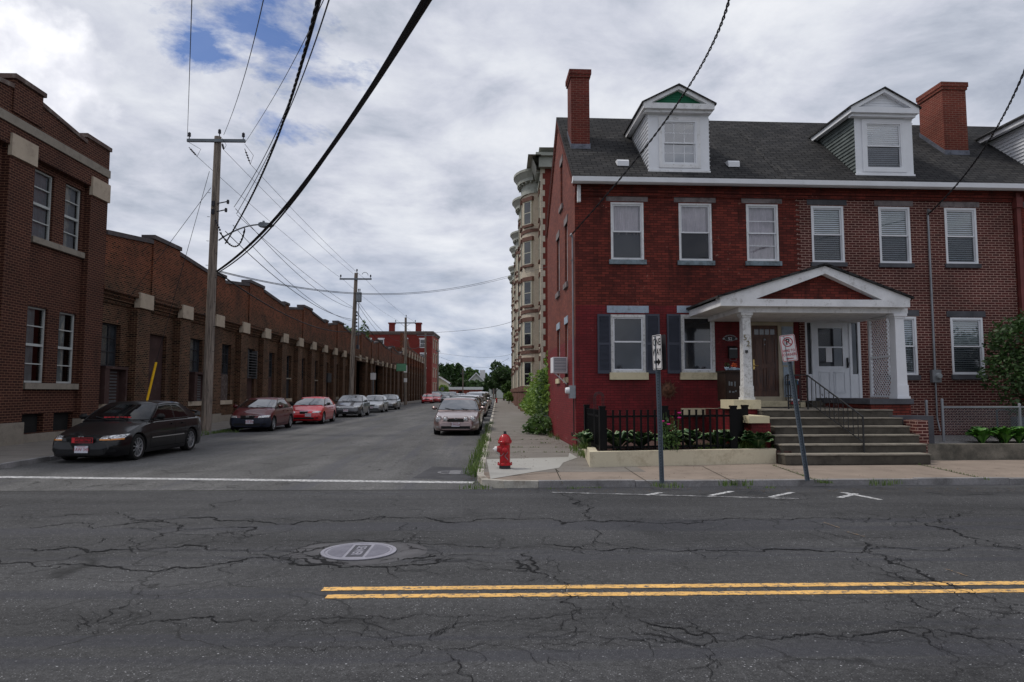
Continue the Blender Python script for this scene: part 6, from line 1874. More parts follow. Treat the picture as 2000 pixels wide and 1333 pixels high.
    for k, m in parts.items():
        if not m.f: continue
        nm_ = 'side_window' if k.startswith('side') else k
        ms_ = m.mesh(nm_, mp if k == 'roof' else m_wglass if k == 'windshield' and emblem != 'h' or k == 'windshield' and p.get('mask') else m_cglass, smooth=True, angle=50, fix=False, uv=False)
        bm = bmesh.new(); bm.from_mesh(ms_)
        bmesh.ops.recalc_face_normals(bm, faces=bm.faces)
        # outward
        c0 = Vector((cx, 0, H * .6)); s_ = sum((f.calc_center_median() - c0).dot(f.normal) * f.calc_area() for f in bm.faces)
        if s_ < 0: bmesh.ops.reverse_faces(bm, faces=bm.faces)
        bm.to_mesh(ms_); bm.free(); link(nm_, ms_, t)
    # a black rubber line round the glass
    b = MB()
    for sy in (1, -1):
        pts = [rp('r' if sy > 0 else 'l', u, .985) + Vector((0, sy * .006, 0)) for u in us]
        b.tube(pts, .010, 4); pts = [rp('r' if sy > 0 else 'l', u, .105) + Vector((0, sy * .006, 0)) for u in us[:-2]]; b.tube(pts, .010, 4)
        b.tube([rp('f', sy * 1.0, l) + Vector((.003, sy * .004, 0)) for l in lv], .011, 4)
    b.tube([rp('f', y, .11) + Vector((.006, 0, 0)) for y in fseg], .012, 4)
    b.build('window_seal', m_plastic, t, uv=False)
    # wheels
    for x in (xf_, xr_):
        for s in (1, -1):
            c = (x, 0, wr); ya = s * (Wd / 2 - .235); yb_ = s * (Wd / 2 - .015)
            b = MB(); b.lathe([(wr - .12, ya), (wr - .02, ya), (wr, ya + s * .03), (wr, yb_ - s * .03), (wr - .02, yb_), (wr - .075, yb_ + s * .002), (wr - .09, yb_ - s * .02)], c, 28, 'y', cap=False)
            wl = b.build('wheel', m_tyre, t, smooth=True, uv=False)
            rr_ = wr - .085; yo = yb_ - s * .015
            b = MB(); b.lathe([(rr_, yo), (rr_ - .02, yo - s * .005), (rr_ - .03, yo - s * .05), (rr_ - .032, ya)], c, 28, 'y', cap=False)
            ns = p.get('spokes', 5)
            for k in range(ns):
                a = 2 * math.pi * k / ns + .2; a2 = 0
                p0 = Vector((x, yo - s * .02, wr)); d_ = Vector((math.cos(a), 0, math.sin(a)))
                b.bar(p0 + d_ * .03, p0 + d_ * (rr_ - .012), .024 if ns > 6 else .055, .022, up=(0, 1, 0))
            b.lathe([(.055, yo - s * .03), (.05, yo + s * .003), (0.001, yo + s * .006)], c, 12, 'y')
            b.build('rim', p.get('rimm', m_rim), wl, smooth=True, uv=False)
            b = MB(); b.lathe([(0.001, ya + s * .05), (rr_ - .033, ya + s * .05)], c, 20, 'y'); b.build('brake_disc', m_plastic, wl, uv=False)

    def project(name, quad, axis, m, off=.004, nu=8, nv=4, parent=t, fn=None):
        """patch following the body; quad = four (a, z) corners, axis 'x' from the front, 'r'/'l' from a side, 'a+'/'a-' from a front corner"""
        b = MB(); G_ = []
        dirs = {'x': Vector((-1, 0, 0)), 'r': Vector((0, -1, 0)), 'l': Vector((0, 1, 0)), 'a+': Vector((-.80, -.6, 0)), 'a-': Vector((-.80, .6, 0)), 'n': Vector((1, 0, 0))}
        d_ = dirs[axis]
        for i in range(nu + 1):
            row = []
            for j in range(nv + 1):
                u, v = i / nu, j / nv
                A = Vector(quad[0]).lerp(Vector(quad[1]), u); B_ = Vector(quad[3]).lerp(Vector(quad[2]), u); q = A.lerp(B_, v)
                if axis == 'x': o = Vector((hl + 2, q[0], q[1]))
                elif axis == 'n': o = Vector((-hl - 2, q[0], q[1]))
                elif axis == 'r': o = Vector((q[0], 3, q[1]))
                elif axis == 'l': o = Vector((q[0], -3, q[1]))
                else:
                    sg = 1 if axis == 'a+' else -1
                    side_ = Vector((.6, -.8 * 1, 0)) if sg > 0 else Vector((.6, .8, 0))
                    o = Vector((hl - .2, sg * (Wd / 2 - .2), q[1])) - d_ * 3 + side_ * q[0]
                hit_ = bvh.ray_cast(o, d_)
                if hit_[0] is None: row.append(None)
                else: row.append(hit_[0] - d_ * off)
            G_.append(row)
        for i in range(nu):
            for j in range(nv):
                q = [G_[i][j], G_[i + 1][j], G_[i + 1][j + 1], G_[i][j + 1]]
                if all(v is not None for v in q) and max((q[k] - q[(k + 1) % 4]).length for k in range(4)) < .35: b.face(q)
        if not b.f: return None
        return b.build(name, m, parent, smooth=True, fix=False, uv=False)
    hz = hood0
    c_ = Wd / 2
    if lights == 'wide':
        for s in (1, -1):
            lz0, lz1 = hz - .145, hz - .02
            q = [(s * c_ * .48, lz0 + .02), (s * c_ * .90, lz0 + .03), (s * c_ * .93, lz1 + .0), (s * c_ * .52, lz1 - .03)]
            o = project('headlight', q, 'x', m_lamp, .008)
            if p.get('amber'): project('indicator', [(s * c_ * .48, lz0), (s * c_ * .91, lz0), (s * c_ * .91, lz0 + .035), (s * c_ * .48, lz0 + .03)], 'x', m_amber, .011, nv=1)
    elif lights == 'round4':
        for s in (1, -1):
            for y_, r_ in ((.64, .125), (.38, .10)):
                yy = s * y_ * Wd / 2 * 1.14; zz = hz - .10
                hit_ = bvh.ray_cast(Vector((hl + 2, yy, zz)), Vector((-1, 0, 0)))[0]
                if hit_ is None: continue
                b = MB(); b.lathe([(r_, -.04), (r_, .0), (r_ * .9, .015), (r_ * .5, .028), (0.001, .032)], (hit_.x + .035, yy, zz), 20, 'x')
                o = b.build('headlight', m_lamp, t, smooth=True, uv=False)
                b = MB(); b.lathe([(r_ * 1.12, -.12), (r_ * 1.12, .0), (r_ * .98, .006)], (hit_.x + .035, yy, zz), 20, 'x'); b.build('headlight_ring', mp, o, uv=False)
    gw = p.get('grille', .36)
    project('grille', [(-c_ * gw * .8, hz - p.get('gh', .16)), (c_ * gw * .8, hz - p.get('gh', .16)), (c_ * gw, hz - .035), (-c_ * gw, hz - .035)], 'x', m_seam, .010, nu=10, nv=3)
    if p.get('chrome'): project('grille_bar', [(-c_ * gw * 1.05, hz - .05), (c_ * gw * 1.05, hz - .05), (c_ * gw * 1.1, hz - .015), (-c_ * gw * 1.1, hz - .015)], 'x', m_chrome, .012, nu=10, nv=1)
    if p.get('bars'):
        for k in range(3): project('grille_bar', [(-c_ * gw, hz - .15 + .04 * k), (c_ * gw, hz - .15 + .04 * k), (c_ * gw, hz - .135 + .04 * k), (-c_ * gw, hz - .135 + .04 * k)], 'x', m_chrome, .014, nu=10, nv=1)
    project('air_intake', [(-c_ * .62, gc + .10), (c_ * .62, gc + .10), (c_ * .60, gc + .20), (-c_ * .60, gc + .20)], 'x', m_plastic, .005, nu=10, nv=2)
    project('bumper_line', [(-c_ * .93, hz - .175), (c_ * .93, hz - .175), (c_ * .93, hz - .165), (-c_ * .93, hz - .165)], 'x', m_seam, .003, nu=14, nv=1)
    for s in (1, -1): project('fog_light', [(s * c_ * .68, gc + .13), (s * c_ * .82, gc + .13), (s * c_ * .82, gc + .20), (s * c_ * .68, gc + .20)], 'x', m_lamp if p.get('fog') else m_plastic, .008, nu=3, nv=2)
    for s in (1, -1): project('tail_light', [(s * c_ * .5, tail - .22), (s * c_ * .93, tail - .22), (s * c_ * .93, tail - .06), (s * c_ * .5, tail - .06)], 'n', M('tail_red', (0.35, 0.01, 0.01), .2, var=.1, coat=1, bump=0), .008, nu=4, nv=2)
    # door seams, handles, mould strip, sill
    xA = cowl - .02; xB = (cowl + dk) / 2 + .02; xC = xr_ + .38
    for s, ax in ((1, 'r'), (-1, 'l')):
        b = None
        for x in (xA, xB, xC):
            o = project('door_seam', [(x - .006, gc + .13), (x + .006, gc + .13), (x + .006, belt - .07), (x - .006, belt - .07)], ax, m_seam, .002, nu=1, nv=8)
        project('door_seam', [(xC, gc + .125), (xA, gc + .125), (xA, gc + .137), (xC, gc + .137)], ax, m_seam, .002, nu=10, nv=1)
        for x in (xB + .16, xC + .14):
            b = MB(); yy = s * (Wd / 2 - .005); b.box(x - .09, x + .09, yy - .02, yy + .02, belt - .17, belt - .14); b.build('door_handle', mp if not p.get('chromeh') else m_chrome, t)
        if p.get('strip'): project('side_strip', [(xC + .1, .50), (xA - .05, .50), (xA - .05, .525), (xC + .1, .525)], ax, p['strip'], .012, nu=10, nv=1)
        # mirror
        b = MB(); mxx = cowl - .30; my = s * (Wd / 2 + .09)
        b.box(mxx - .05, mxx + .06, my - .10, my + .10, belt - .01, belt + .13)
        me_ = b.mesh('wing_mirror', p.get('mirror', mp), uv=False)
        bm = bmesh.new(); bm.from_mesh(me_); bmesh.ops.bevel(bm, geom=list(bm.edges), offset=.035, segments=3, affect='EDGES'); bm.to_mesh(me_); bm.free()
        for q in me_.polygons: q.use_smooth = True
        mo = link('wing_mirror', me_, t)
        b = MB(); b.bar((mxx, s * (Wd / 2 - .08), belt + .0), (mxx, my - s * .06, belt + .04), .06, .035); b.build('mirror_arm', m_plastic, mo)
    b = MB()
    for s in (0, 1):
        y0 = -.05 + s * .55; b.bar((cowl + .12, y0, interp(top, cowl) + .02), (cowl - .10, y0 - .5, interp(top, cowl) + .095), .02, .015)
    b.build('wiper', m_plastic, t)
    if p.get('spoiler'):
        b = MB(); xs_ = -hl + .22
        b.prism([(-.72, .0), (-.66, .03), (.66, .03), (.72, .0), (.66, -.0), (-.66, -.0)], 0, .02, 'x'); b = MB()
        pts = [(-hl + .30, -Wd * .40, tail - .02), (-hl + .24, -Wd * .39, tail + .08), (-hl + .20, -Wd * .30, tail + .115), (-hl + .18, 0, tail + .125), (-hl + .20, Wd * .30, tail + .115), (-hl + .24, Wd * .39, tail + .08), (-hl + .30, Wd * .40, tail - .02)]
        for a, c in zip(pts, pts[1:]): b.bar(a, c, .15, .03)
        b.build('spoiler', mp, t)
    ph = bvh.ray_cast(Vector((hl + 2, 0, gc + .25)), Vector((-1, 0, 0)))[0]
    if plate:
        x = ph.x + .035; b = MB(); pz = p.get('plz', gc + .26); py_ = p.get('ply', 0)
        b.box(x - .012, x, py_ - .155, py_ + .155, pz - .08, pz + .08); o = b.build('license_plate', m_plate, t)
        mt_ = Matrix.Translation((x + .001, py_, pz - .005)) @ Matrix.Rotation(R(90), 4, 'Z') @ UP
        text('plate_characters', plate, .105, m_platered, o, mt_, .0015, .86)
        b = MB(); b.box(x, x + .001, py_ - .10, py_ + .10, pz + .055, pz + .068); b.build('plate_heading', m_platered, o)
    if emblem:
        hit_ = bvh.ray_cast(Vector((hl + 2, 0, hz - .09)), Vector((-1, 0, 0)))[0]
        mt_ = Matrix.Translation((hit_.x + .024, 0, hz - .09)) @ Matrix.Rotation(R(90), 4, 'Z') @ UP
        b = MB()
        if emblem == 'oval':
            pts = [(hit_.x + .022, math.cos(a) * .062, hz - .09 + math.sin(a) * .042) for a in [k * math.pi / 12 for k in range(25)]]; b.tube(pts, .006, 5, False)
            b.bar((hit_.x + .022, -.03, hz - .06), (hit_.x + .022, .0, hz - .115), .012); b.bar((hit_.x + .022, .0, hz - .115), (hit_.x + .022, .045, hz - .10), .012)
        else:
            c4 = [(-.05, -.04), (.05, -.04), (.062, .04), (-.062, .04)]
            for i in range(4): b.bar((hit_.x + .02, c4[i][0], hz - .09 + c4[i][1]), (hit_.x + .02, c4[(i + 1) % 4][0], hz - .09 + c4[(i + 1) % 4][1]), .009)
            b.bar((hit_.x + .02, -.032, hz - .09 + .036), (hit_.x + .02, -.026, hz - .09 - .036), .013); b.bar((hit_.x + .02, .032, hz - .09 + .036), (hit_.x + .02, .026, hz - .09 - .036), .013); b.bar((hit_.x + .02, -.028, hz - .09), (hit_.x + .02, .028, hz - .09), .013)
        b.build('emblem', m_chrome, t)
    if extra: extra(t, ph.x, project)
    return t, project


sedan = dict(L=4.75, W=1.80, H=1.43, hood0=.70, hood1=.93, belt=.97, tail=1.0, cowl=.92, rf=.12, rr=-1.02, deck=-1.70, of=.93, orr=1.05)
comp = dict(L=4.5, W=1.75, H=1.43, hood0=.72, hood1=.98, belt=.98, tail=1.04, cowl=1.10, rf=.05, rr=-1.05, deck=-1.62, of=.88, orr=.95)
suv = dict(L=4.6, W=1.85, H=1.78, hood0=.98, hood1=1.12, belt=1.12, tail=1.12, cowl=.95, rf=.35, rr=-2.0, deck=-2.12, of=.85, orr=.95, wr=.36, gc=.24, wagon=True, tumble=.2)

pk = paint('car_black', (0.002, 0.002, 0.003), rough=.4, grime=.01, coat=.6)
pm = paint('car_maroon', (0.085, 0.002, 0.005), .0, coat=.65, grime=.03); pr = paint('car_red', (0.46, 0.004, 0.009), .0, .35, grime=.04); pc = paint('car_charcoal', (0.035, 0.038, 0.046), .5, .35)
ps = paint('car_silver', (0.30, 0.31, 0.33), .7, .35); pd = paint('car_graphite', (0.06, 0.063, 0.07), .5, .35); pt = paint('car_tan_rose', (0.30, 0.215, 0.205), .55, .35)
pw = paint('car_white', (0.55, 0.56, 0.60), 0, .35); pdg = paint('car_dark_green', (0.03, 0.035, 0.035), .4, .35)


def kx(y):                                # left kerb x at a distance
    for (xa, ya), (xb, yb) in zip(KL, KL[1:]):
        if yb <= y <= ya: return xa + (xb - xa) * (ya - y) / (ya - yb)
    return KL[-1][0]
def place_left(y, gap=.25, W_=1.8):       # y = middle of the car
    return (kx(y) + gap + W_ / 2, y)


def ex_black(t, x, project):
    mr_ = NT('sign_red'); mr_.b.inputs['Base Color'].default_value = (0.55, 0.012, 0.02, 1); mr_.b.inputs['Roughness'].default_value = .4
    b = MB(); b.box(x + .03, x + .045, -.17, .32, .48, .60); o = b.build('front_sign', m_plastic, t)
    b = MB(); 
    for (a0, a1, c0, c1) in ((-.17, .32, .592, .60), (-.17, .32, .48, .488), (-.17, -.162, .488, .592), (.312, .32, .488, .592)): b.box(x + .045, x + .047, a0, a1, c0, c1)
    b.box(x + .045, x + .0465, -.16, -.10, .49, .59)
    b.build('sign_border', mr_.m, o)
    text('sign_letters', 'WOBEI7V60', .088, mr_.m, o, Matrix.Translation((x + .047, .09, .54)) @ Matrix.Rotation(R(90), 4, 'Z') @ UP, .002, .82)
    b = MB(); 
    for k in range(7): b.box(.80 - .02 * abs(k - 3), .86, -.33 + .1 * k, -.25 + .1 * k, 1.0, 1.03)
    b.build('dashboard_cloth', mr_.m, t)
# measured from the wheels: front wheel at (270,897), rear at (373,878)
wf, wr_ = G(268, 899), G(373, 880)
cy = (wf.y + wr_.y) / 2 + .04; cx_ = (wf.x + wr_.x) / 2 - .86
hd = math.atan2(wf.y - wr_.y, wf.x - wr_.x)
bk = dict(sedan); bk.update(L=4.60, of=.88, orr=.98, spokes=10, spoiler=True, amber=True, strip=m_chrome, gc=.13, hood0=.68, ply=.05, plz=.33, mirror=m_plastic, grille=.44)
car('black sedan with rear spoiler, red front sign and many-spoked rims, nearest on the left', bk, pk, pos=(cx_, cy), rz=hd, plate='1AW 345', emblem='h', extra=ex_black)
wf, wr_ = G(532, 842), G(573, 834.5)
hd2 = math.atan2(-1, .035)
cv = dict(comp); cv.update(mask=M('navy_cover', (0.016, 0.020, 0.034), .45, var=.1, bump=0), chrome=True, spokes=8, ply=.12)
def lp(px, dist, **k): c = D(px, 766.5, dist); return (c.x, c.y)
car('dark maroon sedan with a navy blue front bumper, behind the black car', cv, pm, pos=(-10.40, 30.8), rz=hd2, plate='57Z Z70', emblem='h')
el = dict(comp); el.update(L=4.45, H=1.42, spokes=5, fog=False, chrome=True, grille=.26, hood1=.95, mirror=m_plastic, plz=.50, ply=.25, strip=pr)
car('bright red compact sedan with grey headlights parked behind the maroon sedan', el, pr, pos=(-9.95, 37.4), rz=hd2, plate='42H K61')
ac = dict(sedan); ac.update(L=4.9, W=1.85, H=1.48, bars=True, spokes=5, grille=.5, hood0=.78, hood1=1.0, belt=1.02, tail=1.08, gc=.2)
car('dark charcoal sedan with three chrome grille bars parked past the bright red car', ac, pc, pos=(-9.95, 47.4), rz=hd2, plate='2KX 519')
car('silver grey sedan between the charcoal and the graphite sedans', dict(sedan, spokes=5, fog=True), ps, pos=(-10.2, 57.6), rz=hd2, plate='8PL 240')
car('graphite grey sedan, last of the near left row of parked cars', dict(sedan, H=1.45, bars=True, grille=.42), pd, pos=(-10.4, 66.4), rz=hd2)
# beyond the third pole
def at_px(px, d): c = D(px, 766.5, d); return (c.x, c.y)
car('first bright red car of the far left row, facing the camera beyond the third pole', dict(comp), pr, pos=at_px(836, 103), rz=hd2)
car('second bright red car of the far left row, half hidden', dict(comp), pr, pos=at_px(851, 109), rz=hd2)
car('black off-road vehicle with pale roof in the far left row', dict(suv, H=1.85), pk, pos=at_px(853, 117), rz=hd2, cat='off-roader', name='parked_off_roader')
car('silver minivan of the far left row', dict(suv, L=4.8, H=1.72, rf=.5, cowl=1.2, hood0=.85, hood1=1.05, belt=1.08, tail=1.08), ps, pos=at_px(869, 125), rz=hd2, cat='minivan', name='parked_minivan')
car('light grey pickup-like off-roader with dark front in the far left row', dict(suv, H=1.75), ps, pos=at_px(883, 131), rz=hd2, cat='off-roader', name='parked_off_roader')
for k, (px, d_, m_, nm) in enumerate(((892, 137, pw, 'white sedan deep in the far left row'), (898, 143, pc, 'dark sedan deep in the far left row'), (903, 149, ps, 'silver sedan last in the far left row'))):
    car(nm, dict(sedan), m_, pos=at_px(px, d_), rz=hd2)
# right row
lx = dict(gh=.19, L=4.80, W=1.80, H=1.44, hood0=.72, hood1=.92, belt=.95, tail=1.0, cowl=.85, rf=.1, rr=-1.0, deck=-1.65, of=.9, orr=1.1, grille=.42, fog=True, spokes=5, chrome=False)
hr_ = R(-90.6)
Lc = D(898, 766.5, 28.4)
car('dusty rose-tan sedan with four round headlights, nearest on the right-hand kerb', lx, pt, pos=(Lc.x, Lc.y), rz=R(-90.5), plate='TYM E24', emblem='oval', lights='round4')
xr0 = XK - .35 - .9
for k, (y_, m_, spec_, nm, nme, ct) in enumerate((
    (34.3, pdg, dict(sedan, H=1.50), 'dark sedan directly behind the rose-tan sedan', 'parked_car', 'car'),
    (41.0, pw, dict(sedan, H=1.50), 'white sedan third in the right-hand row', 'parked_car', 'car'),
    (47.5, pt, dict(sedan), 'tan sedan fourth in the right-hand row', 'parked_car', 'car'),
    (54.5, ps, dict(suv, H=1.66), 'silver off-roader fifth in the right-hand row', 'parked_off_roader', 'off-roader'),
    (62.0, pc, dict(sedan), 'charcoal sedan sixth in the right-hand row', 'parked_car', 'car'),
    (70.0, pw, dict(suv, H=1.72), 'white off-roader seventh in the right-hand row', 'parked_off_roader', 'off-roader'),
    (80.0, ps, dict(sedan), 'silver sedan eighth in the right-hand row', 'parked_car', 'car'),
    (95.0, pw, dict(sedan), 'white sedan last in the right-hand row near the far hydrant', 'parked_car', 'car'))):
    car(nm, spec_, m_, pos=(xr0 + rnd.uniform(-.08, .05), y_), rz=hr_ + R(rnd.uniform(-.5, .5)), cat=ct, name=nme)
car('white minivan crossing at the end of the street before the garage', dict(suv, H=1.75), pw, pos=at_px(920, 164), rz=R(178), cat='minivan', name='passing_minivan')
# ------------------------------------------------------------------ poles and wires
m_pole = NT('pole_wood'); _c = m_pole.coord(); _mp = m_pole.n('ShaderNodeMapping'); _mp.inputs['Scale'].default_value = (9, 9, .55); m_pole.l(_c, _mp.inputs['Vector'])
_n = m_pole.noise(_mp.outputs[0], 2.0, 8, .7, .4)
m_pole.l(m_pole.ramp(_n, [(.36, (0.055, 0.045, 0.038)), (.5, (0.19, 0.155, 0.13)), (.62, (0.27, 0.225, 0.185)), (.72, (0.22, 0.12, 0.05))]), m_pole.b.inputs['Base Color'])
m_pole.b.inputs['Roughness'].default_value = .9; m_pole.bump(_n, .6, .02); m_pole = m_pole.m
m_arm = M('crossarm_grey', (0.16, 0.18, 0.20), .7, var=.2, scale=3)
m_ins = M('insulator', (0.035, 0.035, 0.045), .3, var=.2, bump=0)
m_wire = M('wire_black', (0.010, 0.010, 0.012), .6, bump=0)
m_galv = M('galvanised', (0.20, 0.22, 0.24), .5, metal=.4, var=.2, bump=.1)


def pole(label, px, py, dist, h, lean=(0, 0), r=.19, arm=1.25, az=.35, rot=0, braces=True, extras=None):
    p = D(px, py, dist); p.z = Z - .02
    t = thing('utility_pole', label, 'utility pole', p, rot, 'utility poles along the mill side')
    b = MB(); b.tube([(lean[0] * k / 6, lean[1] * k / 6, h * k / 6) for k in range(7)], [r * (1 - .32 * k / 6) for k in range(7)], 14); b.build('shaft', m_pole, t, smooth=True, uv=False)
    lx_, ly_ = lean
    b = MB(); za = h - az
    b.bar((lx_ - arm, ly_ - .16, za), (lx_ + arm, ly_ - .16, za), .10, .12)
    if braces:
        for s in (-1, 1): b.bar((lx_ + s * .6, ly_ - .18, za - .05), (lx_, ly_ - .18, za - .55), .03)
    b.build('crossarm', m_arm, t)
    for x in (-arm + .08, arm - .08): 
        b = MB(); b.lathe([(.02, 0), (.02, .10), (.06, .11), (.065, .17), (.04, .18), (.06, .20), (.06, .25), (.025, .29)], (lx_ + x, ly_ - .16, za + .06), 10); b.build('insulator', m_ins, t)
    b = MB(); b.lathe([(.02, 0), (.02, .14), (.06, .15), (.065, .21), (.04, .22), (.06, .24), (.06, .29), (.025, .33)], (lx_ + .06, ly_, h), 10); b.build('insulator', m_ins, t)
    return t, p


PL1, p1 = pole('nearest tall wooden utility pole with crossarm and street lamp arm, behind the black car', 402, 838, 27.5, D(424, 272, 27.5).z, lean=(.10, .0), r=.205, arm=1.18, az=.22, braces=False)
for (py, ln) in ((404, .62), (420, .55)):
    z = D(425, py, 27.5).z; b = MB(); b.bar((.06, -.05, z), (.06 + ln, -.22, z + .07), .035); b.box(.0, .12, -.2, .12, z - .1, z + .1)
    b.lathe([(.05, -.08), (.06, 0), (.05, .08)], (.06 + ln, -.22, z + .05), 8); b.build('service_bracket', m_ins, PL1)
b = MB()
z = D(425, 437, 27.5).z
for k in range(5): b.lathe([(.03, -.04), (.045, 0), (.03, .04)], (.20 + .045 * k, -.2, z - .10 * k), 8)
b.build('insulator_string', m_ins, PL1)
b = MB()
for k in range(14): zz = 3.2 + k * .5; s = -1 if k % 2 else 1; b.bar((.05 + s * .14, -.08, zz), (.05 + s * .23, -.12, zz), .016)
b.build('step_bolt', m_ins, PL1)
b = MB(); z0_ = D(424, 470, 27.5).z
apts = []
for k in range(13):
    u = k / 12; px_ = 427 + u * 82; py_ = 470 - 31 * math.sin(u * math.pi / 2) ** .9
    q = D(px_, py_, 27.5 - .0 * u) - p1; apts.append(q)
b.tube(apts, .032, 8); LA = b.build('lamp_arm', m_galv, PL1, smooth=True)
LA2 = apts[-1]
b = MB(); n0 = 0
b.prism([(-.05, -.09), (.10, -.12), (.46, -.07), (.52, -.02), (.40, .04), (.05, .08), (-.05, .04)], -.13, .13, 'y'); b.lathe([(.05, .06), (.05, .15), (.0, .16)], (.12, 0, 0), 8)
b.xf(Matrix.Translation(LA2)); b.build('lamp_head', m_galv, PL1)
PL2, p2_ = pole('second utility pole with a transformer can under its crossarm', 684, 800, 53.4, D(691, 536, 53.4).z, lean=(.28, 0), r=.20, arm=1.25, az=.5, braces=False)
b = MB(); zt2 = D(697, 573, 53.4).z
b.lathe([(.2, 0), (.22, .03), (.22, .72), (.2, .76), (.08, .78)], (.55, -.1, zt2 - .8), 16)
b.lathe([(.03, 0), (.05, .2), (.03, .25)], (.5, -.1, zt2), 8); b.lathe([(.03, 0), (.05, .2), (.03, .25)], (.62, -.1, zt2), 8); b.build('transformer', m_galv, PL2)
b = MB()
for k in range(7): zz = zt2 - 1.6 - k * .28; b.lathe([(.04, -.06), (.07, 0), (.04, .06)], (.42, -.12, zz), 8); b.bar((.2, -.1, zz), (.42, -.12, zz), .03)
b.tube([(.55, -.1, zt2 - .8), (.56, -.1, zt2 - 3.6), (.5, -.1, zt2 - 4.3)], .03, 6); b.box(.42, .62, -.2, 0, zt2 - 4.5, zt2 - 4.2)
b.build('cable_rack', m_ins, PL2); b = MB(); arc = [(1.0 + .25 * math.cos(a), -.15, D(700, 540, 53.4).z - .05 + .25 * math.sin(a)) for a in [k * .4 for k in range(8)]]; b.tube(arc, .02, 5); b.build('jumper_wire', m_ins, PL2)
PL3, p3 = pole('third utility pole with pale bands, where the pavement widens', 792, 787, 85, D(791, 622, 85).z, lean=(-.1, 0), r=.20, arm=1.3, az=.7)
b = MB(); b.lathe([(.205, 0), (.20, .9)], (-.05, 0, 4.0), 14); b.lathe([(.21, 0), (.205, .5)], (-.04, 0, 2.8), 14); b.build('pale_band', m_white, PL3)
PL4, p4 = pole('fourth utility pole, in front of the dark red tenement block', 830, 781, 108, D(830, 652, 108).z, r=.2, arm=1.35, az=.4, braces=False)
PL5, p5 = pole('fifth utility pole at the right edge of the dark red tenement block', 855, 778, 132, D(854, 682, 132).z, r=.2, arm=.4, az=.6)
PL6, p6 = pole('pale thin far utility pole in front of the low garage', 904, 776, 163, D(904, 722, 163).z, r=.16, arm=.5, az=1.0)
PL7, p7 = pole('short brown pole under the big dark street tree', 964, 776, 158, D(964, 740, 158).z, r=.18, arm=.3, az=.5)


def wire(name, label, pts, r=.012, twist=0, n=40, cat='overhead wire', group='overhead wires', m=None):
    """quadratic sag through surveyed spots: (px, py, distance)"""
    P = [D(*q) if abs(q[0]) > 100 else Vector(q) for q in pts]
    if len(P) == 2: L_ = lambda u: P[0].lerp(P[1], u)
    else:
        a = (P[1] - P[0]).length; c = (P[2] - P[1]).length; tm = a / (a + c)
        def L_(u):
            return P[0] * ((u - tm) * (u - 1) / (tm)) + P[1] * (u * (u - 1) / (tm * (tm - 1))) + P[2] * (u * (u - tm) / (1 - tm))
    line = [L_(i / n) for i in range(n + 1)]
    b = MB()
    if twist:
        b2 = []
        for ph in range(twist):
            pp = []
            for i in range(n * 6 + 1):
                q = L_(i / (n * 6)); a = i * .55 + ph * 2 * math.pi / twist
                pp.append(q + Vector((math.cos(a) * r * 1.1, 0, math.sin(a) * r * 1.1)))
            b.tube(pp, r, 4, False)
    else: b.tube(line, r, 5, False)
    o = b.build(name, m or m_wire, uv=False, fix=False)
    return tag(o, label, cat, group)
W_ = wire
def span(label, a, c, r_, grp):
    A, C_ = D(*a), D(*c); s_ = (A - C_).length; mid_ = (A + C_) / 2 - Vector((0, 0, s_ * {.008: .008, .01: .01}.get(r_, .028)))
    return wire('overhead_wire', label, [tuple(A), tuple(mid_), tuple(C_)], r_, group=grp)
W_('overhead_wire', 'thin wire rising almost straight up from the left end of the nearest crossarm', [(366, 268, 27.3), (371, 120, 15), (376, -40, 9.5)], .009)
W_('overhead_wire', 'thin wire rising from the top of the nearest pole towards the blue sky gap', [(437, 264, 27.3), (480, 140, 16), (520, -25, 9.5)], .009)
W_('overhead_wire', 'thin wire from the right end of the nearest crossarm up into the cable bundle', [(478, 280, 27.3), (560, 145, 17), (650, -40, 9.5)], .008)
W_('overhead_wire', 'left of the two smooth service wires running up beside the twisted cable', [(457, 405, 27.3), (548, 240, 16), (634, -30, 8.0)], .011)
W_('overhead_wire', 'right of the two smooth service wires running up beside the twisted cable', [(462, 418, 27.3), (556, 235, 16), (652, -30, 8.0)], .011)
for (a, c, m_) in (((369, 288), (385, 306), (392, 292)), ((434, 280), (437, 293), (442, 284)), ((478, 291), (489, 321), (495, 304))):
    A, C_, J = D(*a, 27.3) - p1, D(*c, 27.3) - p1, D(*m_, 27.3) - p1
    b = MB(); b.tube([A, C_], .015, 5)
    for k in range(4):
        q = A.lerp(C_, .25 + .17 * k); b.lathe([(.02, -.03), (.05, 0), (.02, .03)], tuple(q), 8)
    b.build('strain_insulator', m_ins, PL1)
    b = MB(); b.tube([A + Vector((0, 0, .2)), J, C_], .008, 5); b.build('jumper_wire', m_wire, PL1)
W_('overhead_cable', 'twisted black cable looping down to the nearest pole beside the lamp arm', [(440, 476, 27.2), (545, 260, 15), (628, -30, 8.0)], .016, 3, 44, 'overhead cable')
W_('overhead_cable', 'hanging tail of the twisted cable below the nearest lamp arm', [(430, 454, 27.2), (447, 476, 27.2), (478, 447, 26)], .02, 2, 14, 'overhead cable')
W_('overhead_cable', 'thickest black cable sweeping from the nearest pole to the top of the picture', [(424, 530, 27.2), (610, 338, 13.6), (845, -15, 7.2)], .042, 0, 60, 'overhead cable')
W_('overhead_cable', 'second thick cable lashed just under the thickest one', [(424, 534, 27.2), (604, 352, 13.6), (832, -10, 7.2)], .022, 0, 60, 'overhead cable')
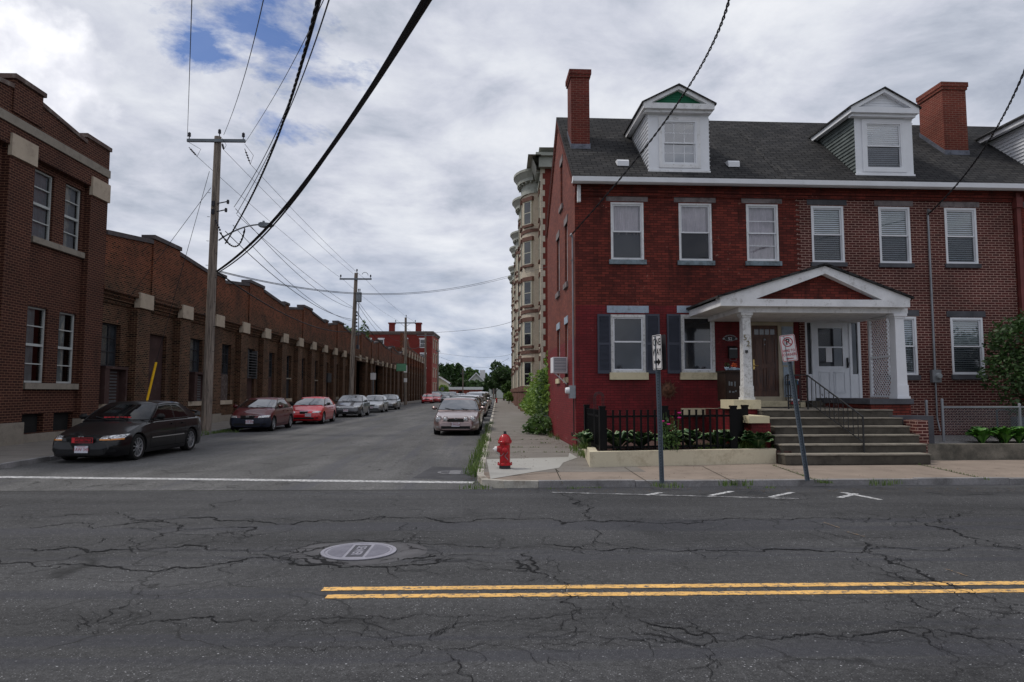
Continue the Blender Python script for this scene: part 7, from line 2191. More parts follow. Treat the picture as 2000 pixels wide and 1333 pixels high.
for k, (a, m_, c, r_) in enumerate((
    ((384, 305, 27.3), (440, 372, 38), (672, 548, 53.4), .008), ((436, 292, 27.3), (520, 415, 37), (690, 535, 53.4), .008), ((488, 320, 27.3), (575, 430, 38), (716, 548, 53.4), .008),
    ((460, 408, 27.3), (570, 545, 39), (690, 603, 53.4), .012), ((463, 420, 27.3), (560, 560, 39), (690, 601, 53.4), .010), ((455, 440, 27.3), (560, 600, 40), (690, 628, 53.4), .012),
    ((440, 452, 27.3), (545, 590, 40), (688, 624, 53.4), .016), ((425, 532, 27.3), (540, 618, 38), (686, 648, 53.4), .03))):
    span('one of the eight wires strung between the nearest and the second utility pole', a, c, r_, 'wires between the nearest and second poles')
for k, (a, m_, c, r_) in enumerate((
    ((672, 548, 53.4), (740, 590, 66), (776, 626, 85), .008), ((716, 548, 53.4), (758, 590, 66), (805, 626, 85), .008), ((697, 585, 53.4), (740, 640, 66), (790, 668, 85), .014), ((697, 592, 53.4), (735, 645, 66), (790, 684, 85), .014),
    ((697, 610, 53.4), (735, 668, 66), (788, 694, 85), .03))):
    span('one of the five wires strung between the second and the third utility pole', a, c, r_, 'wires between the second and third poles')
for k, (a, m_, c, r_) in enumerate((((776, 626, 85), (805, 645, 96), (818, 655, 108), .01), ((805, 626, 85), (828, 645, 96), (842, 655, 108), .01), ((792, 676, 85), (812, 668, 96), (830, 668, 108), .03), ((792, 672, 85), (812, 685, 96), (830, 690, 108), .03))):
    span('one of the four wires strung between the third and the fourth utility pole', a, c, r_, 'wires between the third and fourth poles')
for k, (a, m_, c) in enumerate((((830, 690, 108), (845, 700, 120), (855, 694, 132)), ((830, 664, 108), (845, 672, 120), (855, 688, 132)), ((855, 690, 132), (905, 696, 148), (996, 693, 100)), ((855, 696, 132), (900, 712, 147), (994, 700, 100)))):
    W_('overhead_wire', 'one of the thin wires beyond the fourth utility pole', [a, m_, c], .018, group='wires beyond the fourth pole')
W_('overhead_wire', 'upper of two long wires from the nearest pole across to the cream house', [(430, 530, 27.3), (700, 573, 42), (998, 538, 70)], .016)
W_('overhead_wire', 'lower of two long wires from the nearest pole across to the cream house', [(430, 532, 27.3), (700, 575, 42), (998, 541, 70)], .014)
W_('overhead_wire', 'wire from the fourth pole up to the cream apartment house', [(830, 651, 108), (915, 645, 95), (1001, 628, 75)], .02)
W_('overhead_wire', 'wire from the bow-fronted house down behind the corner of the gable', [(998, 541, 70), (1060, 524, 40), (1118, 508, 19.0)], .012)
W_('service_cable', 'wavy black service cable dropping past the green dormer to the gable corner', [(1428, -15, 8.0), (1345, 170, 12), (1118, 457, 18.9)], .011, 2, 40, 'service cable')
W_('service_cable', 'wavy black service cable dropping from the upper right past the chimney to the meter pipe', [(2030, 60, 10.0), (1935, 270, 14), (1812, 420, 19.5)], .012, 2, 36, 'service cable')
# guy wires
W_('guy_wire', 'steep guy wire running from the nearest pole down to the yellow guard', [(409, 335, 27.3), (305, 708, 26.3)], .010, cat='guy wire', group='guy wires')
W_('guy_wire', 'long guy wire slanting from the nearest pole down to the mill wall', [(412, 367, 27.3), (252, 582, 26.0)], .010, cat='guy wire', group='guy wires')
b = MB(); a = D(305, 708, 26.3); c = D(285, 792, 26.3); g_ = a + (c - a) * ((a.z - Z) / (a.z - c.z)); b.tube([a, g_], .045, 8)
tag(b.build('guy_guard', M('guard_yellow', (0.9, 0.52, 0.02), .5, var=.1)), 'bright yellow plastic guy wire guard behind the black car', 'guy guard')

# ------------------------------------------------------------------ fire hydrants
m_hyd = M('hydrant_red', (0.42, 0.008, 0.016), .4, var=.12, scale=8, coat=.3, bump=.1, dirt=(0.15, 0.03, 0.02), dirt_amt=.45, dirt_scale=14)
m_hydw = M('hydrant_white', (0.75, 0.73, 0.72), .5, var=.05)
def hydrant(label, x, y, rz=0):
    t = thing('fire_hydrant', label, 'fire hydrant', (x, y, Z), rz, 'fire hydrants')
    b = MB(); b.lathe([(.115, 0), (.115, .07), (.11, .09)], k=16); b.build('foot', m_black, t, smooth=True)
    b = MB(); b.lathe([(.15, .07), (.15, .10), (.105, .12), (.105, .48), (.125, .50), (.14, .52), (.14, .545), (.125, .56), (.118, .60), (.085, .66), (.04, .69), (0.001, .70)], k=24); 
    for k in range(8): a = k * math.pi / 4; b.lathe([(.014, 0), (.014, .03), (0.001, .032)], (math.cos(a) * .132, math.sin(a) * .132, .10), 6); b.lathe([(.012, 0), (.012, .025), (0.001, .027)], (math.cos(a) * .128, math.sin(a) * .128, .545), 6)
    b.build('barrel', m_hyd, t, smooth=True, angle=35)
    b = MB(); b.lathe([(.035, .69), (.03, .75), (0.001, .752)], k=5); b.build('top_nut', m_black, t)
    b = MB(); b.lathe([(.075, -.08), (.075, -.13), (.06, -.135), (.06, -.16)], (0, 0, .39), 16, 'x'); b.lathe([(.06, -.10), (.06, -.15), (.045, -.16)], (0, 0, .37), 16, 'y'); b.build('outlet', m_hyd, t, smooth=True, angle=35)
    b = MB(); b.lathe([(.055, -.155), (.055, -.20), (.045, -.21), (.02, -.215), (.02, -.24), (0.001, -.24)], (0, 0, .39), 12, 'x'); b.build('outlet_cap', m_hydw, t, smooth=True, angle=35)
    b = MB(); b.lathe([(.055, -.16), (.05, -.20), (.02, -.21), (.02, -.235), (0.001, -.235)], (0, 0, .37), 12, 'y'); b.build('outlet_cap', m_hyd, t, smooth=True, angle=35)
    b = MB(); pts = [(-.18 + .18 * u, -.03 - .14 * u, .39 - .12 * math.sin(u * math.pi) - .02 * u) for u in [k / 10 for k in range(11)]]; b.tube(pts, .006, 5); pts = [(.03 + .03 * math.sin(k), -.135, .38 - .025 * k) for k in range(9)]; b.tube(pts, .006, 5); b.build('chain', m_galv, t)
h_ = G(986, 915.5, Z); hydrant('red fire hydrant with a white side cap on the corner pavement, nearest', h_.x, h_.y)
hydrant('small distant red fire hydrant at the far end of the right pavement', *D(970, 766, 100).xy)

# ------------------------------------------------------------------ signs
m_sgn = M('sign_white', (0.62, 0.60, 0.60), .45, var=.04, bump=0); m_sblk = M('sign_black', (0.012, 0.012, 0.012), .5, bump=0); m_sred = M('sign_letter_red', (0.40, 0.015, 0.03), .5, bump=0)
m_post = M('post_galvanised', (0.13, 0.155, 0.18), .55, metal=.3, var=.15, scale=6, bump=.1)


def uchannel(t, h, w_=.065):
    b = MB(); s = w_ / 2
    b.box(-s, s, 0, .004, 0, h); b.box(-s, -s + .005, -.03, 0, 0, h); b.box(s - .005, s, -.03, 0, 0, h); b.box(-s - .008, -s, -.034, -.028, 0, h); b.box(s, s + .008, -.034, -.028, 0, h)
    o = b.build('post', m_post, t)
    b = MB(); z = .08
    while z < h - .05: b.lathe([(.008, -.0005), (.008, -.001)], (0, -.0008, z), 8, 'y'); z += .05
    b.build('post_holes', m_sblk, o)
    return o


def rrect(w_, h, r_, n=5):
    pts = []
    for cx_, cz_, a0 in ((w_ / 2 - r_, h / 2 - r_, 0), (-w_ / 2 + r_, h / 2 - r_, 90), (-w_ / 2 + r_, -h / 2 + r_, 180), (w_ / 2 - r_, -h / 2 + r_, 270)):
        for k in range(n + 1): a = R(a0 + 90 * k / n); pts.append((cx_ + r_ * math.cos(a), cz_ + r_ * math.sin(a)))
    return pts


def border(b, w_, h, r_, th, y, t_=.0015):
    A, B_ = rrect(w_, h, r_), rrect(w_ - 2 * th, h - 2 * th, max(.005, r_ - th))
    for i in range(len(A)):
        j = (i + 1) % len(A); b.face([(A[i][0], y, A[i][1]), (A[j][0], y, A[j][1]), (B_[j][0], y, B_[j][1]), (B_[i][0], y, B_[i][1])])
# one way sign
fo = G(1292, 944, Z); h1 = D(1286, 655, fo.dot(FWD)).z - Z
t = thing('one_way_sign', 'white one way sign with black arrow, turned nearly edge-on on a perforated grey post', 'road sign', (fo.x, fo.y, Z - .01))
t.rotation_euler = (R(0), R(-1.1), R(0))
uchannel(t, h1)
sw, sh = .30, .60; sz = h1 - .29
Ms_ = Matrix.Translation((-.01, -.05, sz)) @ Matrix.Rotation(R(-73), 4, 'Z')
b = MB(); b.prism(rrect(sw, sh, .03), -.0015, .0015, 'y'); b.xf(Ms_); pl_ = b.build('sign_plate', m_sgn, t)
b = MB(); border(b, sw - .02, sh - .02, .025, .012, -.003)
b.face([(-.10, -.003, -.19), (.02, -.003, -.19), (.02, -.003, -.14), (-.10, -.003, -.14)]); b.face([(.02, -.003, -.235), (.12, -.003, -.165), (.02, -.003, -.095)]); b.xf(Ms_)
b.build('sign_border', m_sblk, pl_, fix=False)
text('sign_letters', 'ONE', .165, m_sblk, pl_, Ms_ @ Matrix.Translation((0, -.003, .17)) @ UP, .0005, .72, .003); text('sign_letters', 'WAY', .165, m_sblk, pl_, Ms_ @ Matrix.Translation((0, -.003, .0)) @ UP, .0005, .72, .003)
b = MB(); b.prism(rrect(sw, sh, .03), -.0015, .0015, 'y'); b.xf(Matrix.Translation((.07, -.02, sz)) @ Matrix.Rotation(R(-70), 4, 'Z')); b.build('sign_back', M('sign_back_dark', (0.05, 0.045, 0.05), .5, metal=.3), t)
# no parking sign, leaning
fo = G(1576, 938, Z); dd_ = fo.dot(FWD); tp = D(1533, 656, dd_)
ln = Vector((tp.x - fo.x, 0, tp.z - Z)); ang = math.atan2(ln.x, ln.z)
t = thing('no_parking_sign', 'leaning no parking here to corner sign with red lettering on a perforated grey post', 'road sign', (fo.x, fo.y, Z - .01))
t.rotation_euler = (0, ang, R(0))
hl_ = ln.length; uchannel(t, hl_)
sw, sh = .255, .475; Ms_ = Matrix.Translation((0.01, -.045, hl_ - .22)) @ Matrix.Rotation(R(-22), 4, 'Z')
b = MB(); b.prism(rrect(sw, sh, .03), -.0015, .0015, 'y'); b.xf(Ms_); pl_ = b.build('sign_plate', m_sgn, t)
b = MB(); border(b, sw - .014, sh - .014, .026, .010, -.003)
n = 28
for k in range(n):
    a, c = 2 * math.pi * k / n, 2 * math.pi * (k + 1) / n; r0, r1 = .070, .086
    b.face([(r0 * math.cos(a), -.003, .11 + r0 * math.sin(a)), (r0 * math.cos(c), -.003, .11 + r0 * math.sin(c)), (r1 * math.cos(c), -.003, .11 + r1 * math.sin(c)), (r1 * math.cos(a), -.003, .11 + r1 * math.sin(a))])
b.face([(-.060, -.0048, .158), (-.050, -.0048, .168), (.060, -.0048, .062), (.050, -.0048, .052)])
b.face([(-.075, -.003, -.185), (-.03, -.003, -.205), (-.03, -.003, -.165)]); b.face([(-.03, -.003, -.192), (.06, -.003, -.192), (.06, -.003, -.178), (-.03, -.003, -.178)])
b.xf(Ms_); b.build('sign_border', m_sred, pl_, fix=False)
text('sign_letters', 'P', .145, m_sblk, pl_, Ms_ @ Matrix.Translation((0, -.0035, .11)) @ UP, .0004, .9, .004)
text('sign_letters', 'HERE TO', .062, m_sred, pl_, Ms_ @ Matrix.Translation((0, -.003, -.045)) @ UP, .0005, .82, .001); text('sign_letters', 'CORNER', .066, m_sred, pl_, Ms_ @ Matrix.Translation((0, -.003, -.115)) @ UP, .0005, .82, .001)
# blank backs of signs far along the left pavement
p = D(729, 740, 70); t = thing('street_sign', 'large blank pale sign on a pole before the mill gateways', 'street sign', (p.x, p.y, Z))
b = MB(); b.tube([(0, 0, 0), (0, 0, 3.6)], .05, 8); b.build('post', m_galv, t); z1_, z0_ = D(728, 729, 70).z - Z, D(728, 742, 70).z - Z
b = MB(); b.box(-.28, .28, -.07, -.05, z0_, z1_); b.build('sign_plate', m_sgn, t)
p = D(784, 718, 83); b = MB(); b.box(-.6, .6, -.02, .02, -.45, .45); o = b.build('shop_sign', M('sign_green', (0.12, 0.30, 0.18), .6)); o.location = p; tag(o, 'small faded green hanging sign beside the third utility pole', 'sign')
b = MB(); b.bar((.6, 0, .4), (1.6, 0, .4), .04); b.bar((-1.3, 0, .46), (.6, 0, .46), .04); b.build('bracket', m_black, o)
p = D(864, 760, 125); t = thing('street_sign', 'round pale sign back on a thin post at the far left kerb', 'street sign', (p.x, p.y, Z)); zc_ = p.z - Z
b = MB(); b.tube([(0, 0, 0), (0, 0, zc_)], .04, 6); b.build('post', m_galv, t); b = MB(); b.prism([(.38 * math.cos(a), zc_ + .38 * math.sin(a)) for a in [R(22.5 + 45 * k) for k in range(8)]], -.06, -.045, 'y'); b.build('sign_plate', m_galv, t)

# ------------------------------------------------------------------ manholes
m_iron = M('cast_iron', (0.30, 0.29, 0.33), .45, metal=.35, var=.15, scale=4, fine=60, bump=.2)
def manhole(label, c, r_, m, txt=None, z0_=.006):
    t = thing('manhole_cover', label, 'manhole cover', (c.x, c.y, z0_), 0, 'manhole covers')
    b = MB(); b.lathe([(r_, 0), (r_, .008), (r_ - .035, .008), (r_ - .037, .002)], k=40); b.build('rim', m, t)
    b = MB(); b.lathe([(r_ - .045, 0), (r_ - .045, .006), (.001, .006)], k=40)
    rr = r_ - .07; d_ = -rr
    while d_ < rr:
        hw = math.sqrt(rr * rr - d_ * d_)
        for (a0, a1) in ((-hw, -.115), (.115, hw)) if abs(d_) < .3 else ((-hw, hw),):
            if a1 > a0 + .02: b.box(a0, a1, d_, d_ + .007, .006, .009)
        d_ += .0165
    cv_ = b.build('cover', m, t)
    if txt:
        b = MB(); b.box(-.085, .085, -.26, .26, .0062, .0075); b.build('name_field', M('iron_dark', (0.07, 0.068, 0.08), .6, metal=.2, var=.2), cv_)
        text('cover_letters', txt, .135, m, cv_, Matrix.Translation((0, 0, .009)) @ Matrix.Rotation(R(-90), 4, 'Z') @ Matrix.Translation((0, 0, 0)), .002, .95, .003)
manhole('pale iron sewer cover set in cracked asphalt in the foreground', G(701, 1078.5), .385, m_iron, 'SEWER')
manhole('small worn manhole cover on the tar patch by the corner kerb', G(889, 924), .36, M('cast_iron_dark', (0.16, 0.155, 0.16), .5, metal=.35, var=.3, scale=6), None, .0075)
b = MB(); b.lathe([(.50, 0), (.39, .0008)], (0, 0, 0), 36); b.xf(Matrix.Diagonal((1.45, 1, 1, 1))); 
for v in b.v:
    a = math.atan2(v.y, v.x); k = 1 + .16 * noise.noise(Vector((math.cos(a) * 1.5, math.sin(a) * 1.5, 3))); 
    if v.length > .45: v.x *= k; v.y *= k
o = b.build('road_patch', M('patch_asphalt', (0.085, 0.083, 0.088), .85, var=.3, scale=3, fine=60, bump=.4), fix=False); q = G(701, 1078.5); o.location = (q.x, q.y, .0012); tag(o, kind='structure')

# ------------------------------------------------------------------ planter, picket fence, plants
def inH(o): o.location = HF.o; o.rotation_euler.z = HF.rot; return o
pf0 = HF.hitz(1152, 913, Z); pf1 = HF.hitz(1517, 905, Z)
sF = (pf0.y + pf1.y) / 2; pzt = HF.hit(1330, 880, sF)[1]
px0, px1 = pf0.x, pf1.x; pb0 = HF.hitz(1123, 868, .35)
sB = -.05; m_plw = M('planter_cream', (0.56, 0.50, 0.37), .8, var=.07, scale=2, fine=40, bump=.5, dirt=(0.30, 0.25, 0.17), dirt_amt=.25, dirt_scale=2)
xl_b = .05
PW = .20
b = MB(); 
def quadwall(b, A, B_, w_, z0_, z1_):
    A, B_ = Vector(A), Vector(B_); d = (B_ - A).normalized(); n_ = Vector((-d.y, d.x)) * w_
    q = [A, B_, B_ + n_, A + n_]; b.prism([(v.x, v.y) for v in q], z0_, z1_, 'z')
b.prism([(px0, pf0.y), (px1, pf1.y), (px1, pf1.y + PW), (px0 + PW, pf0.y + PW), (xl_b + PW, sB - .6), (xl_b, sB - .6)], Z - .02, pzt, 'z')
PLN = inH(b.build('planter_wall', m_plw)); tag(PLN, 'low cream painted planter wall along the pavement in front of the red corner house', 'planter wall')
zso = pzt - .04
b = MB(); b.prism([(px0 + PW, pf0.y + PW), (px1 - .01, pf1.y + PW), (px1 - .01, -4.2), (x_l - .02, -4.3), (x_l - .9, -.02), (.02, -.02), (xl_b + PW, -.6)], Z, zso, 'z')
tag(inH(b.build('planter_soil', M('mulch', (0.075, 0.042, 0.036), .95, var=.5, scale=12, fine=60, bump=.8, bd=.02))), kind='structure')
FN = thing('picket_fence', 'black metal picket fence around the front garden of the red corner house', 'fence', HF.o, HF.rot)
sf = sF + .38; fx_a = HF.hit(1171, 850, sf)[0]; fx_b = HF.hit(1438, 850, sf)[0]; fz_t = HF.hit(1300, 801, sf)[1]; fz_r = HF.hit(1300, 813, sf)[1]; fz_b = HF.hit(1300, 872, sf)[1]
m_fb = M('fence_black', (0.003, 0.003, 0.0035), .5, var=.1, bump=.05, spec=.15)
def fence_run(A, B_, n_):
    A, B_ = Vector(A), Vector(B_)
    b = MB(); b.bar((*A, fz_r), (*B_, fz_r), .03, .045); b.bar((*A, fz_b), (*B_, fz_b), .03, .045); b.build('rail', m_fb, FN)
    for i in range(n_):
        q = A.lerp(B_, (i + .5) / n_); b = MB(); b.box(q.x - .019, q.x + .019, q.y - .019 - .03, q.y + .019 - .03, fz_b - .06, fz_t - .012); b.box(q.x - .025, q.x + .025, q.y - .055, q.y - .005, fz_t - .012, fz_t + .006); b.build('picket', m_fb, FN)
def fpost(x, y): b = MB(); b.box(x - .06, x + .06, y - .06, y + .06, pzt - .05, fz_t + .05); b.box(x - .07, x + .07, y - .07, y + .07, fz_t + .05, fz_t + .09); b.build('post', m_fb, FN)
fm = HF.hit(1298, 850, sf)[0]
FA, FM, FB = (fx_a, pf0.y + .36), (fm, pf0.y * .52 + pf1.y * .48 + .36), (fx_b, pf0.y * .22 + pf1.y * .78 + .36)
fence_run(FA, FM, 9); fence_run(FM, FB, 10)
lb = (HF.hit(1146, 820, -2.4)[0], -2.4)
fence_run(FA, lb, 13); rb_ = (HF.hit(1455, 820, -3.2)[0], -3.2)
fence_run(FB, rb_, 11)
for q in (FA, FM, FB, lb, rb_): fpost(*q)

m_hosta = NT('hosta_leaf'); _g = m_hosta.coord('UV'); _s = m_hosta.n('ShaderNodeSeparateXYZ'); m_hosta.l(_g, _s.inputs[0])
m_hosta.l(m_hosta.ramp(_s.outputs[0], [(.5, (0.025, 0.075, 0.022)), (.82, (0.05, 0.12, 0.035)), (.95, (0.30, 0.36, 0.20))]), m_hosta.b.inputs['Base Color']); m_hosta.b.inputs['Roughness'].default_value = .45; m_hosta = m_hosta.m
m_hosta2 = NT('hosta_leaf_bright'); _g = m_hosta2.coord('UV'); _s = m_hosta2.n('ShaderNodeSeparateXYZ'); m_hosta2.l(_g, _s.inputs[0])
m_hosta2.l(m_hosta2.ramp(_s.outputs[0], [(.2, (0.10, 0.24, 0.03)), (.8, (0.05, 0.15, 0.02))]), m_hosta2.b.inputs['Base Color']); m_hosta2.b.inputs['Roughness'].default_value = .4; m_hosta2 = m_hosta2.m


def hosta(label, x, y, z, r_, h, n, seed, m=None, group='hosta plants in the planter'):
    q = random.Random(seed); verts = []; faces = []; uvs = []
    for i in range(n):
        a = q.uniform(0, 6.28); tilt = q.uniform(.15, 1.0); L_ = r_ * q.uniform(.75, 1.15); w_ = L_ * q.uniform(.24, .32)
        d_ = Vector((math.cos(a), math.sin(a), 0)); s_ = Vector((-d_.y, d_.x, 0)); K_ = 6
        for k in range(K_ + 1):
            u = k / K_; rr = L_ * u * (.35 + .65 * tilt); zz = h * (1.15 - tilt * .6) * math.sin(min(1, u * 1.25) * 1.7) * .9
            wd = w_ * (0.12 if u < .25 else math.sin((u - .2) / .8 * math.pi) ** .75 if u < 1 else 0)
            c = Vector((x, y, z)) + d_ * rr + Vector((0, 0, zz))
            for j, e in enumerate((-1, -.78, 0, .78, 1)):
                verts.append(c + s_ * wd * e + Vector((0, 0, abs(e) * wd * .35 - .02 * 0))); uvs.append(abs(e))
        b0 = len(verts) - 5 * (K_ + 1)
        for k in range(K_):
            for j in range(4): faces.append((b0 + k * 5 + j, b0 + k * 5 + j + 1, b0 + (k + 1) * 5 + j + 1, b0 + (k + 1) * 5 + j))
    me = bpy.data.meshes.new('hosta'); me.from_pydata([tuple(v) for v in verts], [], faces)
    lay = me.uv_layers.new(name='uv')
    for l in me.loops: lay.data[l.index].uv = (uvs[l.vertex_index], 0)
    me.materials.append(m or m_hosta)
    for p_ in me.polygons: p_.use_smooth = True
    o = link('hosta_plant', me); inH(o); return tag(o, label, 'hosta', group)
hs = [(.75, -4.0), (1.35, -3.6), (2.0, -3.75), (2.55, -3.3), (3.1, -3.7), (3.6, -3.3), (3.9, -3.9), (.5, -2.8)]
for k, (x, y) in enumerate(hs):
    hosta('white-edged hosta in the garden behind the black pickets, one of several alike', px0 + x, y, zso, .56, .40, 34, 50 + k)
hosta('white-edged hosta sprawling outside the left end of the picket fence', px0 + .02 + .1, -3.3, zso, .42, .34, 30, 70, group=None)
b = MB(); r_ = random.Random(3)
for k in range(420): tuft(b, r_.uniform(px1 - 1.6, px1 - .25), r_.uniform(sf + .1, sf + 1.4), zso, .05, .10, 3, k)
tag(inH(b.build('lawn_patch', m_weed, fix=False, uv=False)), kind='stuff')
b = MB()
for k in range(60): tuft(b, px1 - r_.uniform(.1, .9), pf1.y + r_.uniform(.22, .45), zso, .08, .22, 9, k, .6)
for k in range(18): tuft(b, px0 + r_.uniform(.05, .2) - .0, sF + r_.uniform(.9, 1.6), zso, .07, .18, 9, k + 70, .6)
tag(inH(b.build('planter_grass', m_weed, fix=False, uv=False)), kind='stuff')
# flowers on stems
b = MB(); q = random.Random(4); fx = HF.hit(1302, 830, -4.3)[0]; bl_ = MB()
for k in range(14):
    x, y = fx + q.uniform(-.2, .2), -4.4 + q.uniform(-.15, .15); h = q.uniform(.5, .85); lx_ = q.uniform(-.08, .12)
    b.tube([(x, y, zso), (x + lx_ * .5, y, zso + h * .6), (x + lx_, y, zso + h)], .004, 4)
    leaf_cloud(b, [((x + lx_ * .5, y, zso + h * .5), (.08, .08, h * .45))], 22, .035, k + 200)
    if k % 3 == 0: bl_.lathe([(.0, 0), (.035, .01), (.045, .03), (.02, .035)], (x + lx_, y - .02, zso + h), 8)
o = inH(b.build('flowering_plant', m_leafm, fix=False, uv=False)); tag(o, 'tall flowering plant with pink blooms at the middle fence post', 'flower'); bl_.build('flower', M('petal_pink', (0.55, 0.03, 0.22), .6), o)

# weeds along kerbs and walls
b = MB(); q = random.Random(12)
y = 12.2
while y < 34:
    dens = .9 if 13.5 < y < 24 else .35
    if q.random() < dens:
        k_ = q.uniform(.5, 1.3); tuft(b, XK + q.uniform(-.16, .10), y, .0 if q.random() < .6 else Z - .02, .12, .20 * k_, int(14 * k_), int(y * 100), .6)
    y += .10
for (px_, py_, s_) in ((935, 950, 1.0), (925, 951, .8), (1300, 946, 1), (1312, 948, .9), (1440, 945, 1.2), (1448, 944, 1.1), (1725, 944, 1.2), (1728, 941, 1.2), (1590, 938, .8), (1600, 940, .6), (1885, 925, .6), (1485, 949, .4), (1100, 951, .5), (1160, 949, .3), (1790, 905, .8)):
    c = G(px_, py_, 0.1)
    for k in range(3): tuft(b, c.x + q.uniform(-.22, .22), c.y + q.uniform(-.04, .04), .06, .09, .10 * s_, 12, int(px_ + k), .6)
for t_ in range(26): c = G(1765 + 165 * t_ / 25, 901 + 36 * t_ / 25, Z); tuft(b, c.x, c.y, Z - .01, .04, .05, 5, t_)
for t_ in range(20): c = G(1510 + 95 * t_ / 19, 909 + 33 * t_ / 19, Z); tuft(b, c.x, c.y, Z - .01, .04, .045, 5, t_ + 50)
for k in range(30): s = q.uniform(.0, 7); p_ = HF.m @ Vector((-.08 - q.uniform(0, .15), s - 3.0 if s < 3 else s, Z)); tuft(b, p_.x, p_.y, Z - .01, .1, .20, 10, k + 90)
for k in range(60): yy = 25.5 + q.uniform(0, 5.5); tuft(b, kx(yy) + q.uniform(-.02, .16), yy, 0, .1, .14, 9, k + 400)
for k in range(16): c = G(q.choice([400, 410, 420, 440]), 846, .1); tuft(b, c.x + q.uniform(-.5, .5), c.y + q.uniform(-.5, .5), .1, .12, .14, 10, k + 800)
for yy in (17.7, 19.25, 20.8, 22.35, 27.0):
    for k in range(9): tuft(b, XK + .4 + q.uniform(0, 2.2), yy + q.uniform(-.04, .04), Z - .01, .06, .06, 6, int(yy * 10) + k)
tag(b.build('weeds', m_weed, fix=False, uv=False), kind='stuff')
c = G(1515, 902, Z); b = MB(); leaf_cloud(b, [((0, 0, .18), (.16, .12, .2))], 60, .06, 5); b.tube([(0, 0, 0), (0, 0, .3)], .008, 4); o = b.build('weed_seedling', m_leafl, fix=False, uv=False); o.location = c; tag(o, 'leafy green seedling at the right foot of the cream planter wall', 'weed')

b = MB(); q = random.Random(21)
def litter(x, y, z, s): 
    a = q.uniform(0, 6.28); c_, s_ = math.cos(a) * s, math.sin(a) * s
    b.face([(x - c_, y - s_, z + q.uniform(.002, .012)), (x + s_ * .5, y - c_ * .5, z + .003), (x + c_, y + s_, z + q.uniform(.002, .014)), (x - s_ * .5, y + c_ * .5, z + .004)])
for k in range(260): yy = q.uniform(14, 26); litter(XK + .2 + abs(q.gauss(0, .7)), yy, Z, q.uniform(.008, .025))
for k in range(200): p_ = HF.m @ Vector((-.1 - abs(q.gauss(0, .35)), q.uniform(-1.5, 6), Z)); litter(p_.x, p_.y, Z, q.uniform(.01, .035))
for k in range(260): c = G(q.uniform(1000, 2000), q.uniform(905, 943), Z); litter(c.x, c.y, Z, q.uniform(.006, .018))
for k in range(300): c = G(q.uniform(950, 2000), q.uniform(955, 962), 0); litter(c.x, c.y, .006, q.uniform(.006, .02))
for k in range(120): yy = q.uniform(13, 26); litter(XK - abs(q.gauss(0, .25)), yy, .006, q.uniform(.008, .025))
tag(b.build('fallen_leaves', M('dry_leaf', (0.11, 0.075, 0.045), .9, var=.5, scale=20), fix=False, uv=False), kind='stuff')

# vine-covered fence between the gable and the cream house
fp = MF
b = MB(); A = HF.m @ Vector((-.30, 7.4, 0)); 
A = D(1070, 840, 27.0); B_ = D(1036, 800, 46.0)
t = thing('overgrown_fence', 'grey wire and stone fence along the pavement, buried under the green climber', 'fence', (0, 0, 0))
b = MB(); a2, b2_ = Vector((A.x, A.y)), Vector((B_.x, B_.y)); quadwall(b, a2, b2_, -.2, Z, .62); b.build('low_wall', M('wall_grey', (0.17, 0.17, 0.16), .9, var=.3, bump=.4), t)
b = MB()
for k in range(60): q_ = a2.lerp(b2_, k / 59); b.bar((q_.x, q_.y, .62), (q_.x, q_.y, 1.9), .012)
b.bar((a2.x, a2.y, 1.9), (b2_.x, b2_.y, 1.9), .04); b.build('wire_panel', m_galv, t)
cl_ = MB(); lob = []
q = random.Random(8)
for k in range(22):
    u = k / 21; c = a2.lerp(b2_, u); hz_ = 2.9 - 1.7 * u + q.uniform(-.35, .35)
    for j in range(2): lob.append(((c.x + .25 + q.uniform(-.3, .2) - .25 * (.2 < u < .7), c.y + q.uniform(-.4, .4), hz_ * (.5 + .3 * j)), (.45 + q.uniform(-.1, .25), .8, .45 + q.uniform(-.1, .2))))
for k in range(5): lob.append(((A.x + .15 - .08 * k * .3, A.y - 1.2 + .3 * k, 2.2 + q.uniform(-1.2, .8)), (.35, .6, .8)))
leaf_cloud(cl_, lob, 12000, .075, 77)
o = cl_.build('climbing_shrub', m_leafl, fix=False, uv=False); tag(o, 'bright green leafy climber spilling over the fence beside the red gable wall', 'shrub')
for k in range(9): c = a2.lerp(b2_, k / 9 + .05); b = MB(); b.tube([(c.x + .1, c.y, Z), (c.x + .2, c.y + .2, 1.5), (c.x - .1, c.y + .1, 2.4)], [.035, .025, .01], 5); b.build('stem', m_bark, o)
cl_ = MB(); p_ = HF.m @ Vector((-.35, 6.6, 0)); 
leaf_cloud(cl_, [((p_.x, p_.y, .45), (.5, 1.2, .4)), ((p_.x - .35, p_.y + .2, .3), (.4, .7, .22)), ((p_.x + .1, p_.y + .9, 1.3), (.25, .4, 1.2))], 1700, .07, 78)
tag(cl_.build('ground_ivy', m_leafm, fix=False, uv=False), 'patch of darker creeper on the pavement at the foot of the gable', 'creeper')

